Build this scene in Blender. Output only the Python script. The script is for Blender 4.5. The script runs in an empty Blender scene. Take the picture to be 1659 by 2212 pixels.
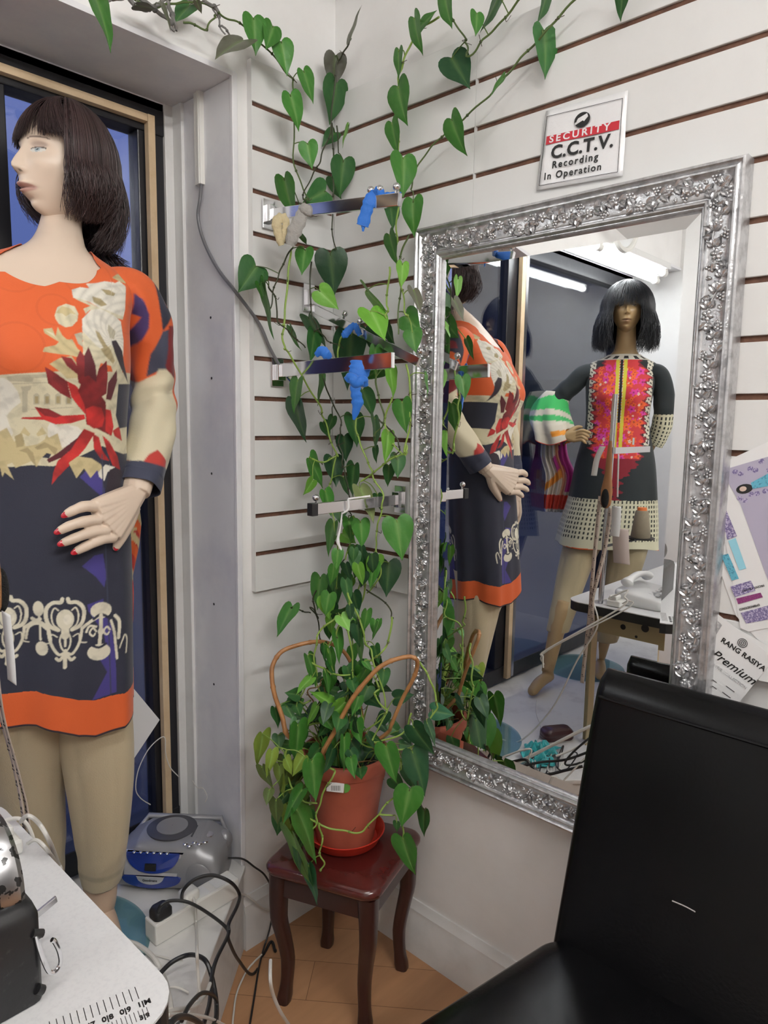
import bpy, bmesh, math, random
import numpy as np
from mathutils import Vector, Matrix, noise as mnoise
R = random.Random(7)
pi = math.pi
SC = bpy.context.scene
COL = SC.collection

# ------------------------------------------------------------------ camera
F_PX, YAW, PITCH, ROLL = 1523.56, 0.81879, 0.128325, 0.014776
CAMLOC = np.array([-1.3567, -1.4710, 1.4520])
FW = np.array([math.sin(YAW)*math.cos(PITCH), math.cos(YAW)*math.cos(PITCH), -math.sin(PITCH)])
RT0 = np.array([math.cos(YAW), -math.sin(YAW), 0.0]); UP0 = np.cross(RT0, FW)
RT = math.cos(ROLL)*RT0 + math.sin(ROLL)*UP0
UP = -math.sin(ROLL)*RT0 + math.cos(ROLL)*UP0
cam = bpy.data.cameras.new('camera'); camo = bpy.data.objects.new('camera', cam); COL.objects.link(camo)
m = Matrix.Identity(4)
for i in range(3):
    m[i][0] = RT[i]; m[i][1] = UP[i]; m[i][2] = -FW[i]; m[i][3] = CAMLOC[i]
camo.matrix_world = m
cam.sensor_fit = 'HORIZONTAL'; cam.sensor_width = 36.0; cam.lens = 36.0*F_PX/1659.0
cam.clip_start = 0.02; cam.clip_end = 200
SC.camera = camo

# measured points of the place (sight lines met with real planes)
def ray(u, v): return FW*F_PX + RT*(u-829.5) - UP*(v-1106.0)
def on_x(u, v, x): d = ray(u, v); return CAMLOC + d*((x-CAMLOC[0])/d[0])
def on_y(u, v, y): d = ray(u, v); return CAMLOC + d*((y-CAMLOC[1])/d[1])
def on_z(u, v, z): d = ray(u, v); return CAMLOC + d*((z-CAMLOC[2])/d[2])
def at_d(u, v, D): d = ray(u, v); return CAMLOC + d*(D/math.hypot(d[0], d[1]))
def on_walls(u, v, off):
    d = ray(u, v); ts = []
    if d[0] > 0: ts.append((-off-CAMLOC[0])/d[0])
    if d[1] > 0: ts.append((-off-CAMLOC[1])/d[1])
    return CAMLOC + d*min(ts)

# ------------------------------------------------------------------ world, exposure
W = bpy.data.worlds.new('world'); SC.world = W; W.use_nodes = True
nt = W.node_tree; nt.nodes.clear()
wo = nt.nodes.new('ShaderNodeOutputWorld'); bg = nt.nodes.new('ShaderNodeBackground')
tc = nt.nodes.new('ShaderNodeTexCoord'); sp = nt.nodes.new('ShaderNodeSeparateXYZ'); cr = nt.nodes.new('ShaderNodeValToRGB')
cr.color_ramp.elements[0].position = 0.0; cr.color_ramp.elements[0].color = (0.09, 0.125, 0.33, 1)
cr.color_ramp.elements[1].position = 0.6; cr.color_ramp.elements[1].color = (0.12, 0.165, 0.42, 1)
nt.links.new(tc.outputs['Generated'], sp.inputs[0]); nt.links.new(sp.outputs[2], cr.inputs[0])
nt.links.new(cr.outputs[0], bg.inputs[0]); bg.inputs[1].default_value = 1.5
nt.links.new(bg.outputs[0], wo.inputs[0])
VS = SC.view_settings; VS.view_transform = 'Standard'; VS.look = 'None'; VS.gamma = 1; VS.use_curve_mapping = False
VS.exposure = 0.0
TUBE_ROOM, REAR_FILL, TUBE_WINDOW = 88.0, 230.0, 36.0

# ------------------------------------------------------------------ materials
def nodes(name):
    mt = bpy.data.materials.new(name); mt.use_nodes = True
    t = mt.node_tree; b = t.nodes['Principled BSDF']; return mt, t, b
def mat(name, c, rough=.5, metal=0., spec=.5, bump=None, var=None, sheen=0, coat=0, trans=0, sub=0, emis=None):
    """bump=(scale, strength, detail)  var=(scale, colour2, low, high)"""
    mt, t, b = nodes(name); L = t.links.new
    b.inputs['Base Color'].default_value = (*c, 1); b.inputs['Roughness'].default_value = rough
    b.inputs['Metallic'].default_value = metal; b.inputs['Specular IOR Level'].default_value = spec
    if sheen: b.inputs['Sheen Weight'].default_value = sheen
    if coat: b.inputs['Coat Weight'].default_value = coat; b.inputs['Coat Roughness'].default_value = .12
    if trans: b.inputs['Transmission Weight'].default_value = trans
    if emis: b.inputs['Emission Color'].default_value = (*c, 1); b.inputs['Emission Strength'].default_value = emis
    if bump or var:
        tc = t.nodes.new('ShaderNodeTexCoord')
    if bump:
        n = t.nodes.new('ShaderNodeTexNoise'); n.inputs['Scale'].default_value = bump[0]; n.inputs['Detail'].default_value = bump[2] if len(bump) > 2 else 4
        L(tc.outputs['Object'], n.inputs['Vector'])
        bp = t.nodes.new('ShaderNodeBump'); bp.inputs['Strength'].default_value = bump[1]; bp.inputs['Distance'].default_value = .01
        L(n.outputs['Fac'], bp.inputs['Height']); L(bp.outputs[0], b.inputs['Normal'])
    if var:
        n = t.nodes.new('ShaderNodeTexNoise'); n.inputs['Scale'].default_value = var[0]; n.inputs['Detail'].default_value = 6; n.inputs['Roughness'].default_value = .65
        L(tc.outputs['Object'], n.inputs['Vector'])
        r = t.nodes.new('ShaderNodeValToRGB'); r.color_ramp.elements[0].position = var[2]; r.color_ramp.elements[1].position = var[3]
        r.color_ramp.elements[0].color = (*c, 1); r.color_ramp.elements[1].color = (*var[1], 1)
        L(n.outputs['Fac'], r.inputs[0]); L(r.outputs[0], b.inputs['Base Color'])
    return mt
def vmat(name, rough=.6, bump=None, sheen=0, spec=.4, weave=False, sub=0, coat=0):
    """base colour is the mesh's own dye / print attribute 'Col'"""
    mt, t, b = nodes(name); L = t.links.new
    a = t.nodes.new('ShaderNodeAttribute'); a.attribute_name = 'Col'; L(a.outputs['Color'], b.inputs['Base Color'])
    b.inputs['Roughness'].default_value = rough; b.inputs['Specular IOR Level'].default_value = spec
    if sheen: b.inputs['Sheen Weight'].default_value = sheen
    if coat: b.inputs['Coat Weight'].default_value = coat; b.inputs['Coat Roughness'].default_value = .2
    if bump:
        tc = t.nodes.new('ShaderNodeTexCoord'); n = t.nodes.new('ShaderNodeTexNoise')
        n.inputs['Scale'].default_value = bump[0]; n.inputs['Detail'].default_value = 4
        L(tc.outputs['Object'], n.inputs['Vector'])
        bp = t.nodes.new('ShaderNodeBump'); bp.inputs['Strength'].default_value = bump[1]; bp.inputs['Distance'].default_value = .01
        L(n.outputs['Fac'], bp.inputs['Height']); L(bp.outputs[0], b.inputs['Normal'])
    return mt

M = {}
M['plaster'] = mat('painted_plaster', (.80, .795, .785), .75, bump=(18, .12), var=(2.3, (.71, .70, .685), .45, .8))
M['reveal'] = mat('grey_white_gloss_paint', (.76, .76, .775), .5, bump=(9, .1), var=(3.1, (.60, .60, .66), .45, .75))
M['white_gloss'] = mat('white_gloss_paint', (.72, .72, .71), .4, bump=(25, .08), var=(5, (.58, .57, .55), .5, .85))
M['ceil'] = mat('ceiling_paint', (.78, .78, .77), .8)
M['slat'] = mat('white_slatwall_laminate', (.71, .71, .70), .42, bump=(60, .03), var=(3, (.65, .645, .63), .5, .85))
M['mdf'] = mat('raw_brown_mdf', (.15, .070, .042), .8, bump=(90, .3), var=(30, (.07, .03, .02), .4, .7))
M['frame_black'] = mat('black_window_frame', (.012, .012, .015), .35, bump=(20, .1))
M['wood_strip'] = mat('bare_pine_strip', (.62, .47, .30), .6, bump=(40, .15), var=(14, (.50, .35, .20), .4, .8))
M['chrome'] = mat('polished_chrome', (.75, .75, .77), .12, metal=1)
M['chrome_dull'] = mat('brushed_chrome', (.6, .6, .62), .25, metal=1)
M['black_plastic'] = mat('black_plastic', (.015, .015, .016), .4)
M['white_plastic'] = mat('white_plastic', (.72, .71, .67), .35)
M['grey_plastic'] = mat('grey_cable_plastic', (.14, .14, .15), .45)
M['white_cable'] = mat('white_cable_plastic', (.62, .60, .56), .4)
M['paper'] = mat('white_paper', (.76, .76, .76), .6)
M['ink'] = mat('black_ink', (.01, .01, .01), .5)
M['tube_on'] = None
def emat(name, c, s):
    mt = bpy.data.materials.new(name); mt.use_nodes = True; t = mt.node_tree; t.nodes.clear()
    o = t.nodes.new('ShaderNodeOutputMaterial'); e = t.nodes.new('ShaderNodeEmission'); e.inputs[0].default_value = (*c, 1); e.inputs[1].default_value = s
    t.links.new(e.outputs[0], o.inputs[0]); return mt
M['tube_room'] = emat('lit_fluorescent_glass_room', (1, .985, .96), TUBE_ROOM); M['rear_fill'] = emat('added_rear_fill_light', (1, .975, .94), REAR_FILL)
M['tube_window'] = emat('lit_fluorescent_glass_window', (.96, .99, 1), TUBE_WINDOW)
def glassmat(name, tint, r0=.05, rough=0):
    """thin pane: see-through, with a mirror reflection that grows at grazing sight, the same from both faces"""
    mt = bpy.data.materials.new(name); mt.use_nodes = True; t = mt.node_tree; t.nodes.clear(); L = t.links.new
    o = t.nodes.new('ShaderNodeOutputMaterial'); tr = t.nodes.new('ShaderNodeBsdfTransparent'); gl = t.nodes.new('ShaderNodeBsdfGlossy')
    ge = t.nodes.new('ShaderNodeNewGeometry'); dt = t.nodes.new('ShaderNodeVectorMath'); dt.operation = 'DOT_PRODUCT'
    L(ge.outputs['Incoming'], dt.inputs[0]); L(ge.outputs['Normal'], dt.inputs[1])
    def mth(op, a, v=None, b=None):
        m_ = t.nodes.new('ShaderNodeMath'); m_.operation = op; L(a, m_.inputs[0]) if not isinstance(a, float) else setattr(m_.inputs[0], 'default_value', a)
        if v is not None: m_.inputs[1].default_value = v
        if b is not None: L(b, m_.inputs[1])
        return m_.outputs[0]
    ab = mth('ABSOLUTE', dt.outputs['Value']); om = mth('SUBTRACT', 1.0, None, ab); pw = mth('POWER', om, 5.0); sc = mth('MULTIPLY', pw, 1-r0); fr = mth('ADD', sc, r0)
    mx = t.nodes.new('ShaderNodeMixShader'); tr.inputs[0].default_value = (*tint, 1); gl.inputs[1].default_value = rough
    L(fr, mx.inputs[0]); L(tr.outputs[0], mx.inputs[1]); L(gl.outputs[0], mx.inputs[2]); L(mx.outputs[0], o.inputs[0])
    return mt
M['window_glass'] = glassmat('window_glass', (.90, .92, .94), .12)
M['base_glass'] = glassmat('blue_green_base_glass', (.66, .79, .81), .05)

# ------------------------------------------------------------------ mesh helpers
BASE = {}
def nv(a): return np.asarray(a, float)
class MB:
    def __init__(s): s.v = []; s.f = []; s.c = []; s.n = 0; s.mi = []
    def add(s, v, f, col=None, mi=0):
        v = nv(v).reshape(-1, 3); s.v.append(v)
        s.f += [tuple(int(i)+s.n for i in q) for q in f]; s.mi += [mi]*len(f)
        if col is None: col = (.5, .5, .5)
        col = nv(col)
        s.c.append(np.broadcast_to(col, v.shape).copy() if col.ndim == 1 else col)
        s.n += len(v); return s
    def box(s, c, sz, rz=0, mt=None, col=None, mi=0):
        x, y, z = [q/2 for q in sz]
        v = nv([(-x,-y,-z),(x,-y,-z),(x,y,-z),(-x,y,-z),(-x,-y,z),(x,-y,z),(x,y,z),(-x,y,z)])
        if mt is not None: v = v @ nv(mt).T
        elif rz:
            a, b = math.cos(rz), math.sin(rz); v = np.c_[v[:,0]*a-v[:,1]*b, v[:,0]*b+v[:,1]*a, v[:,2]]
        return s.add(v+nv(c), [(0,3,2,1),(4,5,6,7),(0,1,5,4),(1,2,6,5),(2,3,7,6),(3,0,4,7)], col, mi)
    def grid(s, P, cu=False, cv=False, col=None, mi=0, flip=False):
        P = nv(P); a, b = P.shape[:2]; f = []
        for i in range(a if cu else a-1):
            i2 = (i+1) % a
            for j in range(b if cv else b-1):
                j2 = (j+1) % b; q = (i*b+j, i*b+j2, i2*b+j2, i2*b+j); f.append(q[::-1] if flip else q)
        if col is not None and nv(col).ndim == 3: col = nv(col).reshape(-1, 3)
        return s.add(P.reshape(-1, 3), f, col, mi)
    def rings(s, rs, cap=True, col=None, mi=0):
        rs = nv(rs); a, b = rs.shape[:2]; n0 = s.n
        s.grid(rs, cv=True, col=col, mi=mi)
        if cap:
            s.f.append(tuple(n0+j for j in range(b))[::-1] if False else tuple(n0+j for j in range(b))); s.mi.append(mi)
            s.f.append(tuple(n0+(a-1)*b+j for j in reversed(range(b)))); s.mi.append(mi)
        return s
    def tube(s, pts, r, n=8, cap=True, col=None, flat=1., up=None, mi=0):
        pts = nv(pts); k = len(pts); r = np.broadcast_to(nv(r), (k,)) if np.ndim(r) else np.full(k, float(r))
        T = np.gradient(pts, axis=0); T /= np.linalg.norm(T, axis=1)[:, None]+1e-12
        u = nv(up) if up is not None else (nv([0,0,1]) if abs(T[0][2]) < .9 else nv([1,0,0]))
        out = []; ang = np.arange(n)*2*pi/n
        for i in range(k):
            a = np.cross(T[i], u); la = np.linalg.norm(a)
            if la < 1e-6: a = np.cross(T[i], nv([.3,.5,.8])); la = np.linalg.norm(a)
            a /= la; b = np.cross(a, T[i])
            if up is None: u = b
            out.append(pts[i] + r[i]*(np.cos(ang)[:,None]*a + flat*np.sin(ang)[:,None]*b))
        cc = None
        if col is not None and nv(col).ndim == 2: cc = np.repeat(nv(col), n, axis=0)
        elif col is not None: cc = col
        return s.rings(out, cap, cc, mi)
    def lathe(s, prof, c, n=48, axis=None, cap=False, col=None, sx=1, sy=1, mi=0):
        c = nv(c); ang = np.arange(n)*2*pi/n; rs = []
        for r, z in prof:
            p = np.c_[r*np.cos(ang)*sx, r*np.sin(ang)*sy, np.full(n, z)]
            if axis is not None: p = p @ nv(axis).T
            rs.append(p+c)
        return s.rings(rs, cap, col, mi)
    def prism(s, poly, o, ex, ey, ez, h, col=None, mi=0):
        o, ex, ey, ez = map(nv, (o, ex, ey, ez)); p = nv(poly); k = len(p)
        a = o + p[:, :1]*ex + p[:, 1:]*ey; b = a + ez*h
        f = [tuple(range(k))[::-1], tuple(range(k, 2*k))] + [(i, (i+1) % k, (i+1) % k+k, i+k) for i in range(k)]
        return s.add(np.r_[a, b], f, col, mi)
    def ball(s, c, r, n=12, m=8, col=None, sc=(1,1,1), mt=None, mi=0):
        th = np.linspace(0, pi, m+1); ph = np.arange(n)*2*pi/n; rs = []
        for t in th[1:-1]:
            p = np.c_[np.sin(t)*np.cos(ph), np.sin(t)*np.sin(ph), np.full(n, math.cos(t))]*r*nv(sc)
            rs.append(p @ nv(mt).T if mt is not None else p)
        z = nv([0, 0, r*sc[2]*.98]); z = (nv(mt) @ z) if mt is not None else z
        v = np.r_[np.array(rs).reshape(-1, 3), [z], [-z]] + nv(c); k = m-1; f = []
        for i in range(k-1):
            for j in range(n): f.append((i*n+j, (i+1)*n+j, (i+1)*n+(j+1) % n, i*n+(j+1) % n))
        for j in range(n):
            f.append((k*n, j, (j+1) % n)); f.append((k*n+1, (k-1)*n+(j+1) % n, (k-1)*n+j))
        return s.add(v, f, col, mi)
    def build(s, name, mt, parent=None, smooth=True, ang=40, bevel=0, seg=2, label=None, recalc=True):
        me = bpy.data.meshes.new(name); V = np.concatenate(s.v) if s.v else np.zeros((0, 3))
        off = BASE.get(parent.name, np.zeros(3)) if parent is not None else np.zeros(3)
        me.from_pydata((V-off).tolist(), [], s.f); me.update()
        at = me.color_attributes.new('Col', 'FLOAT_COLOR', 'POINT')
        C = np.concatenate(s.c); at.data.foreach_set('color', np.c_[C, np.ones(len(C))].ravel().astype(np.float32))
        if isinstance(mt, (list, tuple)):
            for q in mt: me.materials.append(q)
            me.polygons.foreach_set('material_index', s.mi)
        else: me.materials.append(mt)
        if recalc:
            bm = bmesh.new(); bm.from_mesh(me); bmesh.ops.recalc_face_normals(bm, faces=bm.faces); bm.to_mesh(me); bm.free()
        if smooth:
            me.polygons.foreach_set('use_smooth', [True]*len(me.polygons)); me.set_sharp_from_angle(angle=math.radians(ang))
        o = bpy.data.objects.new(name, me); COL.objects.link(o)
        if bevel:
            md = o.modifiers.new('bevel', 'BEVEL'); md.width = bevel; md.segments = seg; md.limit_method = 'ANGLE'; md.angle_limit = math.radians(35)
        if parent is not None: o.parent = parent
        BASE[o.name] = off
        if label: o['label'] = label
        return o
def thing(name, label, cat, loc, group=None):
    o = bpy.data.objects.new(name, None); COL.objects.link(o); o.location = tuple(float(q) for q in loc); o.empty_display_size = .05
    o['label'] = label; o['category'] = cat; BASE[o.name] = nv(loc)
    if group: o['group'] = group
    return o
def tag(o, label, cat, group=None, kind=None):
    if label: o['label'] = label
    if cat: o['category'] = cat
    if group: o['group'] = group
    if kind: o['kind'] = kind
    return o
def struct(o): o['kind'] = 'structure'; return o
def spline(P, n=8):
    P = nv(P); k = len(P)
    if k < 3: return np.array([P[0]+(P[-1]-P[0])*t for t in np.linspace(0, 1, n)])
    out = []
    for i in range(k-1):
        p0 = P[max(i-1, 0)]; p1 = P[i]; p2 = P[i+1]; p3 = P[min(i+2, k-1)]
        for t in np.linspace(0, 1, n, endpoint=False):
            out.append(.5*((2*p1)+(-p0+p2)*t+(2*p0-5*p1+4*p2-p3)*t*t+(-p0+3*p1-3*p2+p3)*t**3))
    out.append(P[-1]); return np.array(out)
def text_mesh(name, body, size, o, ex, ey, mt, parent=None, align='LEFT', h=.0006, sx=1., bold=0., shear=0., spacing=1., label=None):
    """lettering standing at point o, written along ex, upright along ey"""
    cu = bpy.data.curves.new(name, 'FONT'); cu.body = body; cu.size = size; cu.align_x = align; cu.extrude = h/2; cu.offset = bold; cu.shear = shear; cu.space_character = spacing
    cu.resolution_u = 3
    t = bpy.data.objects.new(name, cu); me = bpy.data.meshes.new_from_object(t); bpy.data.objects.remove(t); bpy.data.curves.remove(cu)
    ex, ey, o = nv(ex), nv(ey), nv(o); ez = np.cross(ex, ey)
    V = np.zeros(len(me.vertices)*3); me.vertices.foreach_get('co', V); V = V.reshape(-1, 3)
    P = o + V[:, :1]*sx*ex + V[:, 1:2]*ey + V[:, 2:3]*ez
    off = BASE.get(parent.name, np.zeros(3)) if parent is not None else np.zeros(3)
    me.vertices.foreach_set('co', (P-off).ravel()); me.materials.clear(); me.materials.append(mt); me.update(); me.name = name
    ob = bpy.data.objects.new(name, me); COL.objects.link(ob)
    if parent is not None: ob.parent = parent
    BASE[ob.name] = off
    if label: ob['label'] = label
    return ob

# ------------------------------------------------------------------ the room
FZ = .25                                   # height of the display platform
XR, YB = .018, .018                        # plaster planes of right wall and corner wall
XL, YW, YF = -2.50, .30, -4.0              # left wall, window plane, front wall behind the viewer
CZ = 2.62
# floor: laminate boards
mt, t, b = nodes('oak_laminate'); L = t.links.new
tcn = t.nodes.new('ShaderNodeTexCoord'); mp = t.nodes.new('ShaderNodeMapping'); mp.inputs['Rotation'].default_value = (0, 0, .9)
L(tcn.outputs['Object'], mp.inputs[0])
br = t.nodes.new('ShaderNodeTexBrick'); br.inputs['Scale'].default_value = 1; br.inputs['Brick Width'].default_value = 1.2; br.inputs['Row Height'].default_value = .13
br.inputs['Mortar Size'].default_value = .0008; br.inputs['Color1'].default_value = (.40, .21, .11, 1); br.inputs['Color2'].default_value = (.46, .26, .14, 1); br.inputs['Mortar'].default_value = (.16, .07, .03, 1)
L(mp.outputs[0], br.inputs[0])
mp2 = t.nodes.new('ShaderNodeMapping'); mp2.inputs['Rotation'].default_value = (0, 0, .9); mp2.inputs['Scale'].default_value = (3, 26, 1); L(tcn.outputs['Object'], mp2.inputs[0])
nz = t.nodes.new('ShaderNodeTexNoise'); nz.inputs['Scale'].default_value = 1.6; nz.inputs['Detail'].default_value = 6; L(mp2.outputs[0], nz.inputs[0])
mx = t.nodes.new('ShaderNodeMixRGB'); mx.blend_type = 'MULTIPLY'; mx.inputs[0].default_value = .55; L(br.outputs[0], mx.inputs[1])
rp = t.nodes.new('ShaderNodeValToRGB'); rp.color_ramp.elements[0].color = (.6, .5, .42, 1); rp.color_ramp.elements[1].color = (1.15, 1.1, 1.0, 1); L(nz.outputs[0], rp.inputs[0]); L(rp.outputs[0], mx.inputs[2])
L(mx.outputs[0], b.inputs['Base Color']); b.inputs['Roughness'].default_value = .42
M['floor'] = mt
struct(MB().box((-1.25, -1.9, -.03), (2.6, 4.3, .06)).build('floor', M['floor'], smooth=False))
struct(MB().box((-1.25, -2.0, CZ+.03), (2.6, 4.1, .06)).build('ceiling', M['ceil'], smooth=False))
struct(MB().box((XR+.05, -1.95, CZ/2), (.10, 4.3, CZ)).build('wall_right', M['plaster'], smooth=False))
struct(MB().box((XL-.05, -1.85, CZ/2), (.10, 4.3, CZ)).build('wall_left', M['plaster'], smooth=False))
M['dim_wall'] = mat('dark_shop_backdrop', (.13, .12, .115), .9, var=(2, (.05, .05, .055), .4, .6))  # unseen wall coloured dark to lower the fill and the leather's reflections
struct(MB().box((-1.2, YF-.05, CZ/2), (2.5, .10, CZ)).build('wall_front', M['dim_wall'], smooth=False))
RX = -.308                                 # reveal edge
wb = MB().box(((RX+.118)/2, YB+.16, 2.262/2), (.118-RX, .32, 2.262))
struct(wb.build('wall_back', M['plaster'], smooth=False))
lint = MB().box(((XL+.118)/2, YB+.16, (2.262+CZ)/2), (.118-XL, .32, CZ-2.262))
struct(lint.build('wall_back_lintel', M['plaster'], smooth=False)).name = 'trim_1'
# thin painted lining of the reveal with a little corner bead
rv = MB().box((RX-.004, .16, (2.2495+.25)/2), (.008, .29, 2.2495-.25))
rv.box((RX-.002, .0155, (2.261+.2505)/2), (.0155, .0118, 2.261-.2505))
struct(rv.build('trim_2', M['reveal'], smooth=False, bevel=.002))
hd = MB().box(((XL+RX)/2, .145, 2.256), (RX-XL, .27, .012)); hd.box(((XL+RX)/2, .285, 2.245), (RX-XL, .03, .03))
struct(hd.build('trim_3', M['reveal'], smooth=False))
# baseboards
def base_prof(): return [(0, 0), (.018, 0), (.018, .105), (.013, .118), (.013, .128), (.007, .14), (.004, .152), (0, .152)]
bb = MB(); bb.prism([(x, z) for x, z in base_prof()], (XR, 0, 0), (-1, 0, 0), (0, 0, 1), (0, -1, 0), 3.9)
struct(bb.build('baseboard_right', M['white_gloss'], ang=25))
bb = MB(); bb.prism([(x, z) for x, z in base_prof()], (XR, YB, 0), (0, -1, 0), (0, 0, 1), (-1, 0, 0), .33)
struct(bb.build('baseboard_back', M['white_gloss'], ang=25))
# display platform in the window, with a slanting front
E = [(RX, YW+.02), (RX, .004), (-.86, -.470), (XL, -.470), (XL, YW+.02)]
M['platform'] = mat('scuffed_white_platform_paint', (.70, .69, .67), .45, bump=(12, .12), var=(7, (.48, .46, .45), .52, .8))
pf = MB().prism(E, (0, 0, .232), (1, 0, 0), (0, 1, 0), (0, 0, 1), FZ-.232)
E2 = [(RX, YW), (RX, .014), (-.855, -.458), (XL, -.458), (XL, YW)]
pf.prism(E2, (0, 0, 0), (1, 0, 0), (0, 1, 0), (0, 0, 1), .232)
struct(pf.build('floor_display_platform', M['platform'], smooth=False, bevel=.003)).name = 'trim_4'
# ---- slatwall panels
Z0 = 2.3036
def slat_panel(name, label, p0, along, length, face):
    """boards 100 mm apart with dark grooves; p0 = top corner on the face plane"""
    al, fc = nv(along), nv(face)
    root = thing(name, label, 'slatwall panel', (p0[0], p0[1], 1.0))
    b1 = MB(); b2 = MB(); ez = nv([0, 0, 1])
    for k in range(13):
        zt = Z0-.1*k-(.0055 if k else .0); zb = Z0-.1*(k+1)+(.0055 if k < 12 else 0)
        h = zt-zb; pr = [(0, 0), (-.0012, .0012), (-.0012, h-.0012), (0, h), (-.006, h)] if 0 else None
        b1.prism([(0, .001), (.001, 0), (.006, 0), (.006, h), (.001, h), (0, h-.001)], nv([p0[0], p0[1], zb]), -fc, ez, al, length)
    b2.prism([(.0061, .002), (.0175, .002), (.0175, 1.30), (.0061, 1.30)], nv([p0[0], p0[1], Z0-1.301])+al*.002, -fc, ez, al, length-.004)
    for e_ in (0, length-.0015): b1.prism([(.0002, .0), (.0176, .0), (.0176, 1.30), (.0002, 1.30)], nv([p0[0], p0[1], Z0-1.3])+al*e_-al*(.0004 if e_ == 0 else -.0004), -fc, ez, al, .0015)
    b1.build('board', M['slat'], root, smooth=False); b2.build('groove_core', M['mdf'], root, smooth=False, label='brown fibreboard seen in the grooves')
    return root
slat_panel('slatwall_panel', 'narrow white slatwall panel between window reveal and corner', (-.001, 0, 0), (-1, 0, 0), .268, (0, -1, 0))
slat_panel('slatwall_panel', 'white slatwall panel running from the corner to the vertical seam', (0, -.0005, 0), (0, -1, 0), .4625, (-1, 0, 0))
slat_panel('slatwall_panel', 'wide white slatwall panel behind and above the silver mirror', (0, -.4645, 0), (0, -1, 0), 1.22, (-1, 0, 0))
# ---- shop window
def window(n, x0, x1, posts):
    f = MB(); z0, z1 = .262, 2.25
    f.box(((x0+x1)/2, YW, z0+.035), (x1-x0, .06, .07)); f.box(((x0+x1)/2, YW, z1-.04), (x1-x0, .06, .08))
    for (a, c) in posts: f.box(((a+c)/2, YW, (z0+z1)/2), (c-a, .050, z1-z0-.002))
    w = struct(f.build('window_%d' % n, M['frame_black'], smooth=False, bevel=.003))
    return w
w1 = window(1, -1.45, -.345, [(-.418, -.345), (-.775, -.728), (-1.45, -1.30)])
w2 = window(2, XL, -1.45, [(XL, -2.33)])
for w, x0, x1 in ((w1, -.728, -.418), (w1, -1.30, -.775), (w2, -2.33, -1.45)):
    MB().box(((x0+x1)/2, YW, 1.255), (x1-x0, .006, 1.88)).build('pane', M['window_glass'], w, smooth=False)
ws = MB().box((-.392, YW-.04, 1.24), (.019, .02, 1.93)); ws.box((-.8855, YW-.0402, 2.195), (.966, .02, .018)); ws.box((-1.385, YW-.04, 1.24), (.03, .02, 1.93))
ws.build('wood_bead', M['wood_strip'], w1, smooth=False, bevel=.001, label='bare pine bead')
al = MB().box((-1.425, YW-.036, 1.24), (.02, .012, 1.93)); al.build('aluminium_bead', M['chrome_dull'], w1, smooth=False)
jb = MB().box((-.330, YW-.01, 1.25), (.034, .05, 2.0)); jb.box((-.318, YW-.05, 1.25), (.012, .05, 2.0))
struct(jb.build('trim_5', M['white_gloss'], smooth=False, bevel=.002))
# ---- outside at dusk
M['street'] = mat('wet_asphalt_dusk', (.05, .05, .06), .5); M['facade'] = mat('dark_render_facade', (.055, .055, .075), .8, var=(.6, (.03, .03, .04), .4, .6))
struct(MB().box((-2, 12, -.28), (60, 23, .06)).build('ground_street', M['street'], smooth=False))
h = thing('terraced_house', 'dark terraced house across the street, seen through the shop window', 'building', (-1, 16, -.25))
MB().box((-1, 17, 1.2), (26, 2, 2.9)).build('wall', M['facade'], h, smooth=False)
for i in range(9): MB().box((-11.5+i*2.6, 15.98, 1.3), (1.1, .06, 1.1)).build('window', M['frame_black'], h, smooth=False)
h = thing('warehouse', 'tall dark building at the left end of the street, seen through the shop window', 'building', (-24, 13, -.25))
MB().box((-24, 13, 3.1), (14, 14, 6.7)).build('wall', M['facade'], h, smooth=False)
MB().box((-16.98, 9, 1.6), (.06, 2.4, 2.2)).build('shutter', M['frame_black'], h, smooth=False)
# ---- fluorescent fittings
def fitting(x0, x1, y, z, mt, label, group=None):
    r = thing('fluorescent_light', label, 'light', ((x0+x1)/2, y, z), group)
    MB().box(((x0+x1)/2, y, z+.033), (x1-x0, .055, .03)).build('housing', M['white_gloss'], r, smooth=False, bevel=.004)
    tb = MB().tube([(x0+.04, y, z), (x1-.04, y, z)], .013, 16); tb.build('tube', mt, r, recalc=True)
    for x in (x0+.025, x1-.025):
        e = MB(); e.tube([(x-.018, y, z), (x+.018, y, z)], .018, 14); e.box((x, y, z+.02), (.03, .03, .02)); e.build('end_cap', M['white_plastic'], r)
    return r
fitting(-2.42, -1.15, .10, 2.195, M['tube_window'], 'long lit fluorescent batten under the window soffit nearest the glass', None)
fitting(-2.36, -1.60, .035, 2.215, M['tube_window'], 'short lit fluorescent batten under the room side of the window soffit', None)
for k, (x, y) in enumerate(((-1.3, -1.45), (-1.3, -2.8))):  # second fitting is an added, unseen fill light that lifts the lower room
    fitting(x-.75, x+.75, y, CZ-.055, M['tube_room'] if k == 0 else M['rear_fill'], ['lit fluorescent batten on the ceiling over the sewing table', 'added unseen fill batten on the ceiling farthest from the window'][k])
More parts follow.
